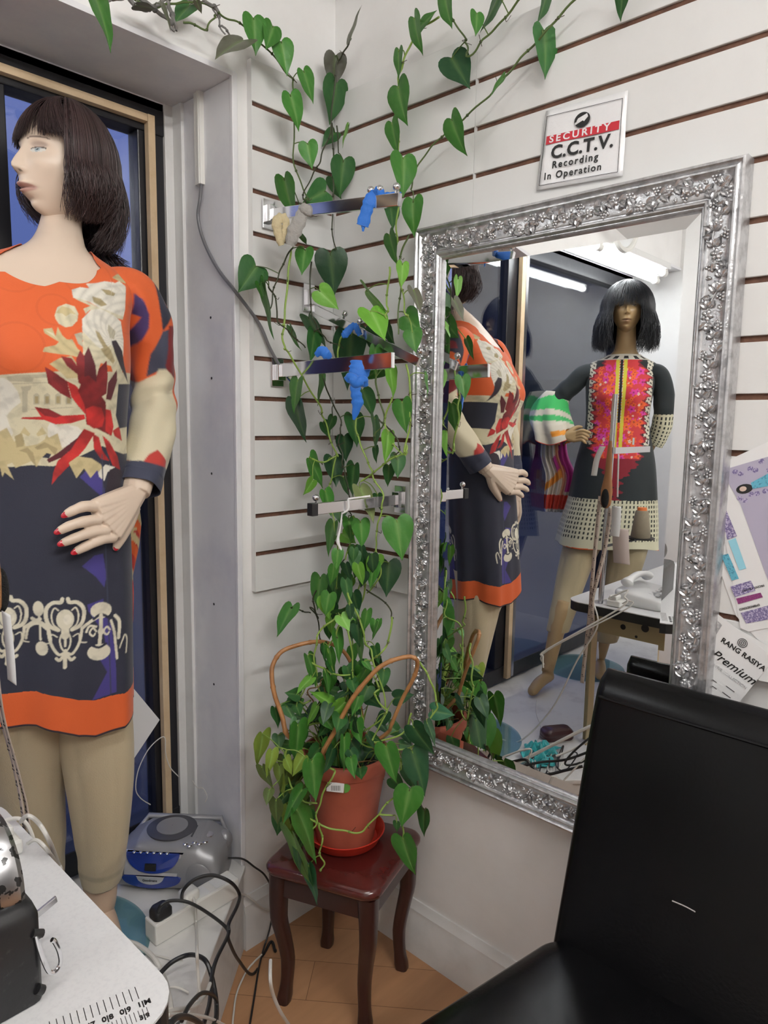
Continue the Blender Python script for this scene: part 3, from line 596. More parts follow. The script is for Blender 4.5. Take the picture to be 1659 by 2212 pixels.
# screw holes in the reveal
for (u, v_) in ((455, 686), (457, 817), (457, 1023), (462, 1305), (462, 1478)):
    P_ = on_x(u, v_, RX-.0085); q = MB().ball(P_, .0035, 10, 6, sc=(.25, 1, 1)).build('screw_hole', M['ink']); tag(q, 'dark filled screw hole in the painted reveal', 'screw hole', 'screw holes down the window reveal')
LEAVES = '''547 39.2 555.4 116 54.2 g
589.2 57.3 577.1 104 36.2 g
607.3 90.4 622.3 159.7 51.8 g
655.5 153.7 678.1 223 38.6 g
626.9 204.9 650.1 280.3 49.7 g
724.8 120.6 718.8 192.9 57.3 b
724.8 177.8 714.3 268.2 59.4 d
756.5 87.4 777.6 10.5 10.2 k
723.3 286.3 696.2 313.4 28.6 d
664.5 310.4 673.6 363.2 45.2 g
741.4 346.6 735.1 426.2 59.4 d
895.1 39.2 906.2 119 30.1 g
861.9 108.5 860.4 171.8 23.5 g
860.4 186.9 874 268.2 45.8 g
846.9 265.2 857.4 334.5 33.8 g
871 340.6 874 421.9 56.7 g
861.9 355.6 877 418.9 18.1 g
753.4 271.2 735.4 316.5 8.4 l
907.1 60.3 940 21.1 18.1 g
525.9 87.4 464.1 116 22.6 k
614.1 385.3 631.3 476.8 46.4 g
702.9 413.2 656.5 437 50.4 d
717.5 382.7 734.7 430.4 31.8 d
892.6 433.1 891.2 510 48.3 g
842.2 437 851.5 494.1 33.2 d
842.2 507.3 856.8 573.1 27.9 g
869.2 569.7 868.7 620.1 29.7 l
659.2 539.2 651.7 593.5 40.3 g
648.5 504.7 661.8 529.9 13.3 g
713.5 547.1 722.8 637.3 76.9 D
689.7 628 730.8 667.8 47.7 l
553.1 575 517.2 629.3 59.7 d
571.6 608.1 584.9 732.8 15.9 g
561 613.4 571.6 658.5 15.9 g
791.8 626.7 832.9 675.8 12.7 l
892.6 626.7 909.8 674.4 21.2 k
799.7 671.8 832.9 730.1 43.8 l
828.9 693 852.8 751.4 25.2 d
799.7 727.5 844.8 759.3 29.2 d
876.7 682.4 905.8 715.5 43.8 g
890.6 715.9 898.2 761.5 40 g
627.3 705.8 645.1 759 13.9 g
666.6 685.6 702 751.4 29.1 d
678 718.5 672.9 781.8 31.6 d
760.3 718.5 746.3 840 74.7 D
809.6 751.4 813.4 817.2 29.1 g
818.5 797 786.8 821 26.6 g
841.3 794.4 853.9 859 26.6 l
783 842.5 807.1 895.7 32.9 d
643.8 821 631.1 893.2 28.4 g
637.5 867.8 655.2 956.5 38 D
694.9 797 688.9 875.4 15.7 g
869.1 867.8 874.2 934.9 43 g
718.5 900.8 707.1 938.7 20.8 d
698.2 913.4 713.4 947.6 23.3 d
762.8 898.2 774.2 964.1 43.5 d
742.5 943.8 748.9 997 38.5 D
808.4 902 817.2 971.6 17.2 d
837.5 936.2 834.9 1000.8 29.9 l
917.2 807.1 927.3 857.7 6.1 g
812.2 966.6 810.9 1000 13.9 d
668.5 991.3 701 1052.8 29.4 g
719.1 988.9 728.1 1050.4 43.9 D
675.7 1037.2 656.4 1069.7 21.7 l
766.1 1005.8 755.3 1073.3 30.1 d
743.2 1032.3 752.9 1073.3 19.8 d
839.7 1005.8 839.7 1051.6 27 d
859 984.1 860.2 1032.3 33.8 d
702.3 1061.3 717.9 1115.5 30.1 g
777 1055.2 810.8 1126.4 36.2 p
815.6 1068.5 821.6 1102.3 23.4 d
733.6 1095 733.6 1128.8 36.2 d
720.3 1131.2 704.7 1201.1 27 g
778.2 1126.4 784.2 1184.2 40.5 g
752.9 1121.5 760.1 1172.2 30.1 g
739.6 1152.9 767.4 1172.2 27.7 l
856.6 1124 869.8 1209.5 70.4 g
810.8 1202.3 801.1 1254.2 36.2 l
839 1215.6 836.1 1289.6 56.7 D
692.1 1246.9 681.8 1316.8 39.1 g
719.1 1246.9 731.2 1307.2 41.5 d
752.9 1244.5 752.9 1277.1 19.8 g
631.5 1310.5 594.9 1372.3 34.5 g
725.7 1325.1 762.8 1314.5 16.4 d
736.3 1330.4 755.4 1362.2 31.8 l
765.5 1319.8 773.4 1343.7 18.6 d
727 1364.4 735 1433.8 25.7 g
777.4 1364.9 780.1 1441.8 18 g
699.2 1391.4 702.3 1428.5 15.4 d
809.2 1396.7 817.2 1433.8 24.4 d
664.7 1417.9 686.4 1485.6 25.2 g
672.6 1465.7 638.1 1495.4 21.8 l
702.6 1451.1 715.1 1504.1 16.4 g
829.1 1447.1 826.5 1492.2 29.2 d
789.3 1447.1 762.8 1498.8 19.1 g
646.1 1500.2 616.9 1497.5 29.2 d
632.8 1502.8 646.1 1524 33.2 d
794.6 1482.9 778.7 1522.7 39.8 d
723 1526.7 672.6 1490.9 29.7 l
744.2 1517.4 696.5 1561.2 34.5 l
684.6 1526.7 662 1567.8 19.1 l
643.4 1565.1 642.1 1652.7 41.9 g
656.7 1632.8 628.9 1675.8 31.8 y
566.5 1585 558.6 1656.7 33.2 y
587.7 1622.2 579.8 1680.5 28.6 y
742.9 1593 744.2 1666.7 25.2 g
834.4 1611.6 853.8 1691.1 52.5 g
892.8 1569.1 935.2 1632.8 46.4 D
890.1 1622.2 922.2 1719 64.2 D
933.4 1534.6 981.6 1545.3 38.5 e
922 1561.2 943.2 1611.6 21.2 D
699.2 1547.9 723 1579.7 29.2 g
757.5 1561.2 789.3 1571.8 23.9 d
853 1508.1 892.8 1500.2 31.8 D
619.6 1526.7 635.5 1555.9 26.5 d
640.8 1524 648.8 1547.9 23.9 d
593.1 1529.3 603.7 1571.8 23.9 d
709.8 1561.2 688.5 1593 26.5 d
831.8 1539.9 818.5 1579.7 29.2 D
786.7 1428.5 805.3 1449.8 15.9 g
746.9 1476.3 752.2 1508.1 21.2 d
601 1587.7 603.7 1622.2 29.2 d
709.8 1428.5 725.7 1463 18.6 d
674 1643.8 683.2 1731.8 50.9 g
603.7 1657 612.1 1723.3 23.3 y
597 1727.3 595.7 1783 32.4 w
566.5 1655.7 585.1 1706.1 24.4 w
619.6 1669 606.3 1714.1 21.2 w
652.7 1706.1 606.3 1777.2 33.2 g
640.8 1748.5 693.8 1860.5 47.7 g
632.8 1801.6 665.5 1933.7 31.3 l
642.1 1833.4 646.1 1887.8 19.1 d
667.3 1867.9 683.2 1954.1 29.7 e
884.8 1704.8 867.6 1785.7 66.3 g
875.5 1655.7 898.1 1707.4 35 d
916.7 1751.2 912.7 1807.4 30.5 d
870.2 1809.5 891.5 1893.1 52.5 g
857 1775.1 857 1797.6 15.9 d
582.4 1706.1 574.5 1737.9 23.9 w
616.9 1639.8 632.8 1674.3 21.2 y
960.9 -12.5 972.4 61 35 g
1029.9 29 1029.9 75 30 g
1077.4 -10 1043.9 72.5 26 d
975.9 125.9 1013.9 188.4 59 D
1182.3 -20 1167.8 49 26 d
1175.8 66 1182.8 165.9 55 d
1347.2 -25 1337.7 46 37.5 d
1089.9 164.9 1054.9 207.4 13 g
975.9 257.4 999.9 335.8 43 g
200.1 -22.5 248.1 107.6 44 g
410.2 11 376.2 47.5 27.5 d
295.2 10 340.2 25 20 k
425.3 2.5 435.3 30 20 k
350.2 10 370.2 65 11 k'''
STEMS = '''g2 w 280.2 -10;320.2 15;360.2 10;400.2 5;450.3 10;480.3 35;518.4 51.2;569.6 99.5;620.8 158.2;634.4 186.9;635.9 271.2;635.9 358.6;663 421.9;659.2 430.4
g2 w 395.2 47.5;425.3 55;442.8 65;460.3 40;470.3 30
g1 w 756.5 87.4;738.4 120.6;724.8 150.7;715.8 265.2;696.2 334.5;678.1 373.7;654 421.9;659.2 433.1;648.5 443.7
g1 w 715.8 265.2;720.3 331.5;718.8 415.9;716.2 459.6;724.1 539.2
g1 w 726.3 271.2;731.7 331.5
g2 w 1129.9 -10;1084.9 45;1044.9 85;1012.4 122.4;1007.4 95;1002.4 80;979.9 45;962.4 30
g3 w 949.9 37.5;905 65;872.5 129.9;862.5 169.9;860 249.9;860 329.8;865 419.8;864.7 385.3;858.1 486.1;855.4 539.2;856.8 571;866 618.7;876.7 677.1;876.7 678
g2 w 1249.8 -10;1199.8 45;1149.8 100;1094.9 159.9;1054.9 207.4;994.9 262.4;954.9 294.9;910 344.8;885 409.8
g3 w 627.3 539.2;620.7 618.7;612.7 698.3;612.2 703.3;613.4 748.9;621 759;653.9 814.7;691.9 880.5;702 913.4;727.3 981.8;726.4 984.1;714.3 1039.6;710.7 1070.9;717.9 1114.3;728.8 1181.8;726.4 1271
g1 w 630 536.5;608.8 576.3;595.5 613.4;582.2 669.1
g1 w 579.6 618.7;595.5 645.3;600.8 693;627.3 719.5;659.2 751.4
g1 w 671.1 565.7;671.9 669.1;685.7 706.3;704.2 732.8;730.8 746
g3 w 740 723.5;731.1 751.4;731.1 781.8;757.7 807.1;767.8 905.8;775.4 951.4;795.7 999.5;805.9 1027.5;827.6 1075.7;820.4 1114.3;813.2 1152.9;813.2 1186.6;820.4 1246.9;791.5 1280.7
g2 w 882 507.3;863.4 563;864.7 632;858.1 722.2
g3 w 842.2 576.3;835.5 645.3;836.9 669.1;832.9 687.7
g3 w 879.2 786.8;886.8 857.7;885.6 905.8;874.2 981.8;878.3 960;872.2 981.7;849.3 960
g1 w 697 817.2;717.2 867.8;737.5 913.4;732.4 941.3;738.4 984.1;743.2 1015.5;752.9 1056.4;757.7 1095;756.5 1114.3
g2 w 810.9 814.7;818.5 860.3;831.1 908.4;815.9 931.1;805.8 953.9
g3 w 846.3 857.7;831.1 908.4;838.7 933.7
g1 w 818.5 905.8;848.9 936.2;862.8 961.5;856.5 981.8;849.3 979.3
g3 w 781.8 1039.6;813.2 1015.5;849.3 988.9;871 981.7
g3 w 673.3 991.3;699.8 998.6;726.4 984.1
g3 w 764.9 1114.3;762.5 1152.9;745.7 1208.3
g1 w 745.7 1208.3;709.5 1244.5;675.7 1292.7;687.8 1336.1;671.3 1311.8;685.9 1333.1;691.2 1380.8;696.5 1412.6;709.8 1444.5;731 1492.2
g1 w 628.9 1311.8;656.7 1321.1;672.6 1323.8
g3 w 810.8 1189.1;789.1 1237.3;762.5 1297.6;752.9 1321.7
g3 w 786.6 1184.2;787.8 1273.4;774.6 1316.8;760.2 1359.6;762.8 1439.2;757.5 1460.4;725.7 1457.7
g1 w 791.5 1273.4;837.3 1307.2;846.9 1333.7;846.4 1333.1
g3 m 846.4 1333.1;837.1 1391.4;815.9 1415.3;786.7 1439.2
g3 m 749.5 1280;778.7 1343.7;789.3 1386.1;805.3 1417.9;831.8 1518.7;833.1 1539.9;805.3 1598.3
g3 m 731 1333.1;752.2 1367.5;762.8 1439.2;760.2 1492.2
g3 m 736.3 1327.7;696.5 1356.9;683.2 1386.1;680.6 1439.2;688.5 1486.9;699.2 1545.3
g3 m 805.3 1460.4;819.8 1486.9;807.9 1500.2;831.8 1532;829.1 1547.9;778.7 1585
g3 m 906 1428.5;924.6 1460.4;943.2 1510.8;935.2 1545.3;887.5 1614.2;805.3 1614.2;765.5 1598.3
g3 m 887.5 1539.9;874.2 1579.7;818.5 1602.3;770.8 1601;741.6 1582.4
g3 m 754.9 1463;749.5 1545.3;757.5 1598.3
g3 m 667.3 1428.5;704.5 1447.1;725.7 1457.7;754.9 1457.7
g3 m 691.2 1561.2;659.4 1569.1;651.4 1574.4
g3 f 619.6 1618.6;616.9 1661;630.2 1698.1;656.7 1730;685.9 1735.3
g3 f 701.8 1651.7;723 1666.3;712.4 1687.5;688.5 1737.9;683.2 1775.1;670 1796.3;632.8 1801.6
g3 f 687.2 1776.4;696.5 1812.2;691.2 1838.7;699.2 1870.6;685.9 1887.8
g3 f 656.7 1756.5;688.5 1780.4;749.5 1796.3;784 1795;815.9 1759.2;845 1727.3;868.9 1706.1
g3 f 819.8 1757.8;849 1763.1
g3 f 868.9 1783;871.6 1809.5
g3 f 859.6 1627.5;866.3 1646;864.9 1664.6
g1 f 900.7 1687.5;906 1727.3;916.7 1751.2
g3 m 672.6 1513.4;654.1 1518.7;646.1 1508.1;667.3 1476.3
g3 m 773.4 1510.8;778.7 1534.6;784 1561.2;778.7 1593
k1 w 275.2 -10;295.2 15;320.2 20;350.2 2.5;380.2 -10
k1 w 300.2 -5;340.2 25;365.2 45;376.2 67.5
k1 w 362.7 5;372.7 35;381.2 65
k2 w 390.2 -5;425.3 5;455.3 10;470.3 40;484.3 74
k2 w 480.3 55;492.8 70;501.8 86.1
k1 w 440.3 2.5;465.3 17.5;475.3 37.5
k2 w 220.1 2.5;250.2 0;280.2 -7.5
g2 w 772.2 1237.3;752.9 1268.6;760.1 1302.4;728.8 1321.7
g3 m 757.5 1295.9;741.6 1333.1;725.7 1367.5;709.8 1407.3;723 1449.8
b1 m 677.9 1518.7;664.7 1492.2;688.5 1481.6;696.5 1465.7
b1 m 752.2 1638.1;765.5 1644.7;802.6 1644.7'''
# ------------------------------------------------------------------ trailing potted plant
M['leaf'] = vmat('leaf_surface', .42, bump=(60, .10), spec=.35)
M['stem'] = vmat('vine_stem', .5, spec=.4)
M['terracotta'] = mat('terracotta_plastic', (.40, .100, .060), .48, bump=(12, .05), var=(7, (.30, .070, .042), .45, .75))
M['saucer'] = mat('orange_red_plastic', (.50, .035, .018), .35)
M['soil'] = mat('dark_soil', (.012, .009, .007), .95, bump=(60, .8))
M['cane'] = mat('bent_cane', (.42, .20, .075), .42, bump=(50, .2), var=(25, (.28, .12, .04), .45, .7))
PC = nv([-.180, -.250, .392]); DP = math.hypot(PC[0]-CAMLOC[0], PC[1]-CAMLOC[1])
sc = MB().lathe([(.02, .0), (.078, 0), (.088, .006), (.098, .028), (.102, .032), (.099, .033), (.090, .026), (.082, .008), (.02, .006)], PC+nv([0, 0, -.006]), 56).build('plant_saucer', M['saucer'])
tag(sc, 'orange red round saucer under the terracotta plant pot on the stool', 'saucer')
PLANT = thing('potted_plant', 'trailing heart-leaved plant in a terracotta pot, its vines climbing the corner', 'plant', PC)
MB().lathe([(.0, .003), (.066, .003), (.070, .0), (.074, .004), (.084, .075), (.097, .16), (.101, .172), (.1025, .196), (.110, .200), (.113, .206), (.1135, .228), (.110, .235), (.104, .236), (.101, .230), (.098, .19), (.06, .188), (0.0005, .188)], PC+nv([0, 0, .001]), 72).build('pot', M['terracotta'], PLANT, ang=35)
MB().lathe([(.0005, .203), (.05, .206), (.099, .200)], PC, 36).build('soil', M['soil'], PLANT)
pl = MB(); q = [at_d(u, v, DP-.1085-.002) for u, v in ((705, 1709), (742, 1713), (744, 1692), (707, 1690))]
pl.add(q+[k+nv([.0, .0, 0])+.0012*nv([.69, .72, 0]) for k in q], [(0, 1, 2, 3), (7, 6, 5, 4)]+[(i, (i+1) % 4, (i+1) % 4+4, i+4) for i in range(4)]); ps = pl.build('sticker', M['paper'], PLANT, smooth=False, label='white barcode sticker')
bc = MB()
for k in range(12):
    u = 716+k*1.7; w = .5 if k % 3 else .95
    bc.add([at_d(a, b_, DP-.1085-.0028) for a, b_ in ((u, 1708-.2*0), (u+w, 1708.5), (u+w, 1697.5), (u, 1697))], [(0, 1, 2, 3)])
bc.build('barcode', M['ink'], ps, smooth=False)
pl = MB(); pl.add([at_d(u, v, DP-.1065-.003) for u, v in ((744, 1714), (752, 1711), (757, 1704), (756, 1697), (748, 1692), (742, 1691))], [(0, 1, 2, 3, 4, 5)]); pl.build('sticker', mat('green_sticker', (.10, .30, .05), .4), PLANT, smooth=False, label='green sticker corner')
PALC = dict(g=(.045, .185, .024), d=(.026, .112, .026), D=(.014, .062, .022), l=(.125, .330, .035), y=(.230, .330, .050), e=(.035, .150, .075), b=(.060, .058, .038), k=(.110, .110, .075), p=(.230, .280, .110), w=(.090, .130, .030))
STC = dict(g1=((.035, .040, .018), .0019), g2=((.080, .120, .035), .0022), g3=((.240, .360, .070), .0023), b1=((.26, .15, .06), .0017), k1=((.17, .165, .155), .0042), k2=((.17, .165, .155), .0022))
OUTL = [(0, 0), (.07, -.075), (.17, -.135), (.28, -.140), (.38, -.085), (.445, .02), (.465, .15), (.44, .29), (.385, .43), (.305, .57), (.215, .70), (.125, .82), (.055, .92), (.0, 1.03)]
def leaf_geo(b, base, tip, nrm, wid, colr, rr, curl=.12, fold=.22):
    """a heart-shaped blade: outline joined to the midrib in rows, folded along the rib and drooping at the tip"""
    base, tip = nv(base), nv(tip); X = tip-base; ln = np.linalg.norm(X); X /= ln
    N = nrm-X*(nrm@X); N /= np.linalg.norm(N); Y = np.cross(N, X)
    k = wid/(.93*ln); n = len(OUTL); V = []; C = []; F = []
    col = nv(colr)*rr.uniform(.82, 1.18)
    wav = rr.uniform(0, 6)
    for side in (1, -1):
        o = 0 if side == 1 else n*5
        for i, (x, y) in enumerate(OUTL):
            mid = max(0., min(1.0, y*.97+.0)) if i else 0; mid = mid*mid*.15+mid*.85
            for j in range(5):
                t = j/4; px_, py_ = x*t, mid+(y-mid)*t
                z = fold*abs(px_)*(1-.4*py_)*k-curl*py_*py_+.018*math.sin(wav+py_*9)*t*t-.25*px_*px_*k
                V.append(base+X*ln*py_+Y*side*ln*k*px_+N*ln*z)
                vein = .80 if j == 0 else (0.0 if (i+j*2) % 3 else .12)
                c_ = col*(1-.10*t)
                C.append(c_*(1-vein*.55)+nv([.22, .36, .12])*vein*.55*(col[1]/.165)**.6)
        for i in range(n-1):
            for j in range(4):
                q = (o+i*5+j, o+(i+1)*5+j, o+(i+1)*5+j+1, o+i*5+j+1); F.append(q if side == 1 else q[::-1])
    b.add(V, F, np.array(C))
def rdepth(u, v, mode, k):
    if mode == 'w':
        off = .045 if v < 400 else .06+.05*min(1, (v-400)/300)
        return on_walls(u, v, off)
    if mode == 'm': return at_d(u, v, 1.655-(.04 if u > 800 else 0))
    return at_d(u, v, 1.565)
stems = []
for ln_ in STEMS.strip().split('\n'):
    kd, md, pts = ln_.split(' ', 2); P2 = [tuple(map(float, q.split())) for q in pts.split(';')]
    P3 = [rdepth(u, v, md, k) for k, (u, v) in enumerate(P2)]
    C3 = spline(P3, 7) if len(P3) > 2 else spline(P3, 5)
    c_, r_ = STC[kd]; rr = random.Random(len(stems)); ph = rr.uniform(0, 6)
    C3 = C3+np.array([[.0022*math.sin(i*.9+ph), .0022*math.cos(i*.7+ph), 0] for i in range(len(C3))])
    stems.append(dict(c=c_, r=r_, P=C3, leaves=MB(), pet=[], n=0))
def nearest(P):
    best = (9, 0, None)
    for i, s_ in enumerate(stems):
        d = np.linalg.norm(s_['P']-P, axis=1); j = int(d.argmin())
        if d[j] < best[0]: best = (d[j], i, s_['P'][j])
    return best
rr = random.Random(5)
todo = []
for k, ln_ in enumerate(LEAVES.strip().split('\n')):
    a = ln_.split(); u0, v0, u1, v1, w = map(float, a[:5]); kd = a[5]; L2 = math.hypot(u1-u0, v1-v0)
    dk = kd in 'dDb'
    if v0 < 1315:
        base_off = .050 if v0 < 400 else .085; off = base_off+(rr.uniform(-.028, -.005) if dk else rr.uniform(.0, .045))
        if u0 > 868 and v0 > 430: off = max(off, .075)
        B3 = on_walls(u0, v0, off); T3 = on_walls(u1, v1, off+rr.uniform(-.012, .012))
        if np.linalg.norm(B3-T3) > L2/1523*2.6: T3 = at_d(u1, v1, math.hypot(*(B3-CAMLOC)[:2]))
    else:
        D = 1.60+rr.uniform(-.03, .04)
        if dk: D += .05
        if v0 < 1560 and not dk: D = 1.64+rr.uniform(-.04, .03)
        if u0 > 880: D = min(D, 1.59)
        if kd == 'e' and u0 > 900: D = 1.655
        if v0 > 1600 and not dk: D = 1.545+rr.uniform(-.02, .02)
        if v0 > 1760: D = 1.52
        B3 = at_d(u0, v0, D); T3 = at_d(u1, v1, D-rr.uniform(.0, .03))
    todo.append((B3, T3, w/L2, kd))
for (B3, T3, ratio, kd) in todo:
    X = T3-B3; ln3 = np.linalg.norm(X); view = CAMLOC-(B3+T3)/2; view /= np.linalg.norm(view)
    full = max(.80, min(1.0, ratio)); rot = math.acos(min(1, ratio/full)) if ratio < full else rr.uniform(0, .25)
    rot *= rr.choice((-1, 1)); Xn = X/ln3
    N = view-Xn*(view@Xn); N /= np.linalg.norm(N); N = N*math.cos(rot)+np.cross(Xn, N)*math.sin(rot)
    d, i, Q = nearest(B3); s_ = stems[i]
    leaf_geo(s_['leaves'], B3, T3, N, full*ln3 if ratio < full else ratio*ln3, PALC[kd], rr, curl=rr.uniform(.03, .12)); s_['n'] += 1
    if d < .14 and d > .004:
        mid = (B3+Q)/2+N*-.004+nv([0, 0, .006]); s_['pet'].append(spline([Q, mid, B3, B3+Xn*ln3*.05], 5))
# crowded young and dark foliage on the soil and hanging over the left of the pot
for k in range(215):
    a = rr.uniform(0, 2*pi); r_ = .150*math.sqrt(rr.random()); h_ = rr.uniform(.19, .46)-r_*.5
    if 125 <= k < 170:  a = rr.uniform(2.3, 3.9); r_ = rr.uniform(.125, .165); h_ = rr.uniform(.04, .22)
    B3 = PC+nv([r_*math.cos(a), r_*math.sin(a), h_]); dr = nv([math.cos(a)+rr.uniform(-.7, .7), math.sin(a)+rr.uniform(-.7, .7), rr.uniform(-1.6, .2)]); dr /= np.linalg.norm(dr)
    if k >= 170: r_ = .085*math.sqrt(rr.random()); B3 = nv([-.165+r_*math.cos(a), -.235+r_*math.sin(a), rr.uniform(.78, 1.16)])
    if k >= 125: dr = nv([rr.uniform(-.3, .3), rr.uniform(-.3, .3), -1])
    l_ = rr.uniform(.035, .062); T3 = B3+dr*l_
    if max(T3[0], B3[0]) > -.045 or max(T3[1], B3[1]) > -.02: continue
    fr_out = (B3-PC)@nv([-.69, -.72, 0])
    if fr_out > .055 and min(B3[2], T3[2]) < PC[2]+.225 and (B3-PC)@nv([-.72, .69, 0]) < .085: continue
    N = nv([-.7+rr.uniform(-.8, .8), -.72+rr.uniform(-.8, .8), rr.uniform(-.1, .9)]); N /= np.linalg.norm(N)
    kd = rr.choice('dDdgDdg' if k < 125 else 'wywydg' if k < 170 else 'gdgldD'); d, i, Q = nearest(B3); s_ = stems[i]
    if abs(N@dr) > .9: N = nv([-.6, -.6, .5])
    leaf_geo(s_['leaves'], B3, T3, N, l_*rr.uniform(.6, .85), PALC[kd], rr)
    root_ = PC+nv([r_*.35*math.cos(a), r_*.35*math.sin(a), .19])
    if k < 125: s_['pet'].append(spline([root_, (root_+B3)/2+nv([0, 0, .03]), B3], 5))
for s_ in stems:
    b = MB(); k = len(s_['P']); b.tube(s_['P'], s_['r']*np.linspace(1.1, .8, k), 7, col=nv(s_['c']))
    for j in range(6, k, 9):
        b.ball(s_['P'][j], s_['r']*1.55, 8, 5, col=nv(s_['c'])*.7)
        if rr.random() < .45:
            p0 = s_['P'][j]; b.tube(spline([p0, p0+nv([rr.uniform(-.012, .012), rr.uniform(-.006, .002), -.006]), p0+nv([rr.uniform(-.02, .02), rr.uniform(-.01, .0), rr.uniform(-.004, .008)])], 4), .0007, 4, col=(.05, .03, .02))
    for q in s_['pet']: b.tube(q, .0013, 5, col=nv(s_['c'])*.6+nv([.06, .10, .02])*.6)
    so = b.build('vine_stem', M['stem'], PLANT)
    if s_['n'] or s_['leaves'].n: s_['leaves'].build('leaves', M['leaf'], so, ang=180, recalc=False)
# cane hoops
def edge_pts(s, o=(540, 1280), k=3.77): return [(o[0]+float(a.split()[0])/k, o[1]+float(a.split()[1])/k) for a in s.split(';')]
for pts, Ds in (("305 1160;262 1010;200 830;178 680;190 580;260 480;400 425;540 400;640 412;740 460;810 550;850 680;890 880;915 1050", (1.62, 1.76)), ("590 1320;700 1110;830 870;1000 660;1100 580;1200 540;1300 522;1355 545;1362 600;1330 700;1240 870;1150 1080;1130 1130", (1.60, 1.66))):
    e = edge_pts(pts); n = len(e); P3 = []
    for i, (u, v) in enumerate(e):
        t = i/(n-1); D = Ds[0]+(Ds[1]-Ds[0])*t
        if Ds[0] < 1.61: D = 1.60-.035*math.sin(pi*t)+.04*t
        P3.append(at_d(u, v, D))
    P3 = [P3[0]+(PC+nv([0, 0, .19])-P3[0])*.25] + P3 + [P3[-1]+(PC+nv([0, 0, .19])-P3[-1])*.35]
    q = spline(P3, 8); r_ = .0052*np.linspace(1.15, .85, len(q))
    for j in range(10, len(q), 17): r_[j] *= 1.22
    MB().tube(q, r_, 10).build('cane_hoop', M['cane'], PLANT)

# ------------------------------------------------------------------ chrome display arms hooked in the slatwall
def arm(label, a, b_, balls, wall, plate, endcap=None, h=.026, w=.011):
    a, b_ = nv(a), nv(b_); t = thing('display_arm', label, 'display arm', a, 'chrome display arms on the slatwall' if 0 else None)
    X = b_-a; L_ = np.linalg.norm(X); X /= L_; S = np.cross(X, nv([0, 0, 1])); S /= np.linalg.norm(S); U = np.cross(S, X)
    b = MB(); b.prism([(-w/2, -h/2), (w/2, -h/2), (w/2, h/2), (-w/2, h/2)], a, S, U, X, L_); b.build('bar', M['chrome'], t, smooth=False, bevel=.0012)
    b = MB(); wn_ = nv(wall); S2 = np.cross(nv([0, 0, 1]), wn_); p0 = a+nv(plate)
    b.prism([(-.019, -.035), (.019, -.035), (.019, .035), (-.019, .035)], p0+wn_*.0005, S2, nv([0, 0, 1]), wn_, .004)
    b.prism([(-.012, -.02), (.012, -.02), (.012, .02), (-.012, .02)], p0+wn_*.004, S2, nv([0, 0, 1]), wn_, .018); b.build('bracket', M['chrome'], t, smooth=False, bevel=.001)
    for f_ in balls:
        p = a+X*L_*f_+U*h/2; b = MB(); b.tube([p, p+U*.007], .003, 8); b.ball(p+U*.013, .0082, 16, 10); b.build('ball_stud', M['chrome'], t)
    if endcap: MB().box(b_+X*.002, (.018, .018, h+.003), rz=math.atan2(X[1], X[0])).build('end_cap', M['black_plastic'], t, smooth=False, bevel=.001)
    return t
arm('highest chrome display arm, with blue ribbon knotted at its tip', (-.225, -.004, 1.955), (-.225, -.445, 1.906), (.80, .86, .97), (0, -1, 0), (0, 0, .0))
arm('steeply sloping chrome display arm below the topmost one', (-.090, -.004, 1.752), (-.090, -.390, 1.588), (.33, .47, .98), (0, -1, 0), (-.004, 0, .02), w=.008, h=.022)
arm('level chrome display arm at the middle of the narrow slatwall', (-.200, -.004, 1.576), (-.200, -.410, 1.584), (), (0, -1, 0), (0, 0, -.005), h=.034)
arm('lowest chrome display arm, sticking out left from beside the mirror', (-.004, -.265, 1.252), (-.303, -.265, 1.250), (.975,), (-1, 0, 0), (0, 0, 0), endcap=True)
M['ribbon'] = mat('blue_cloth_ribbon', (.005, .125, .50), .6, bump=(200, .12), sheen=.3)
M['cream_cloth'] = mat('cream_cotton', (.52, .44, .27), .85, bump=(150, .4)); M['grey_cloth'] = mat('grey_cotton', (.32, .31, .29), .85, bump=(150, .4))
def cloth_tie(name, label, cat, mtl, D, pieces):
    """pieces: (list of points, half width, flatness)"""
    r = None; b = MB()
    for pts, w, fl in pieces:
        q = [at_d(u, v, D-dd) for u, v, dd in pts]; s = spline(q, 8); k = len(s)
        wd = np.interp(np.linspace(0, 1, k), np.linspace(0, 1, len(w)), w)/1523*1.9
        wd = wd*(1+.08*np.sin(np.arange(k)*1.3))
        b.tube(s, wd, 12, flat=fl, up=nv([.69, .72, .05]) if fl < 1 else None)
    o = b.build(name, M[mtl], ang=60); tag(o, label, cat); return o
D1 = math.hypot(*(on_x(800, 425, -.225)-CAMLOC)[:2])
cloth_tie('ribbon', 'blue cloth ribbon knotted round the tip of the highest display arm', 'ribbon', 'ribbon', D1-.006, [([(812, 415, .008), (800, 432, .012), (792, 455, .01), (783, 488, .006)], [7, 11, 10, 11], .25), ([(812, 417, .010), (818, 412, .014), (825, 424, .012), (818, 430, .01)], [6, 8, 7, 6], .6), ([(820, 424, .008), (840, 428, .008), (866, 430, .004)], [6, 10, 11], .3), ([(785, 488, .004), (784, 500, .004)], [4, 1.5], .6)])
D2 = math.hypot(*(on_x(770, 700, -.09)-CAMLOC)[:2])
cloth_tie('ribbon', 'small blue ribbon looped over the sloping display arm', 'ribbon', 'ribbon', D2-.02, [([(766, 699, .0), (756, 710, .006), (745, 722, .008), (738, 724, .006)], [4, 7, 8, 4], .3), ([(766, 699, .0), (771, 710, .006), (778, 724, .004)], [4, 6, 5], .3)])
D3 = math.hypot(*(on_x(770, 790, -.2)-CAMLOC)[:2])
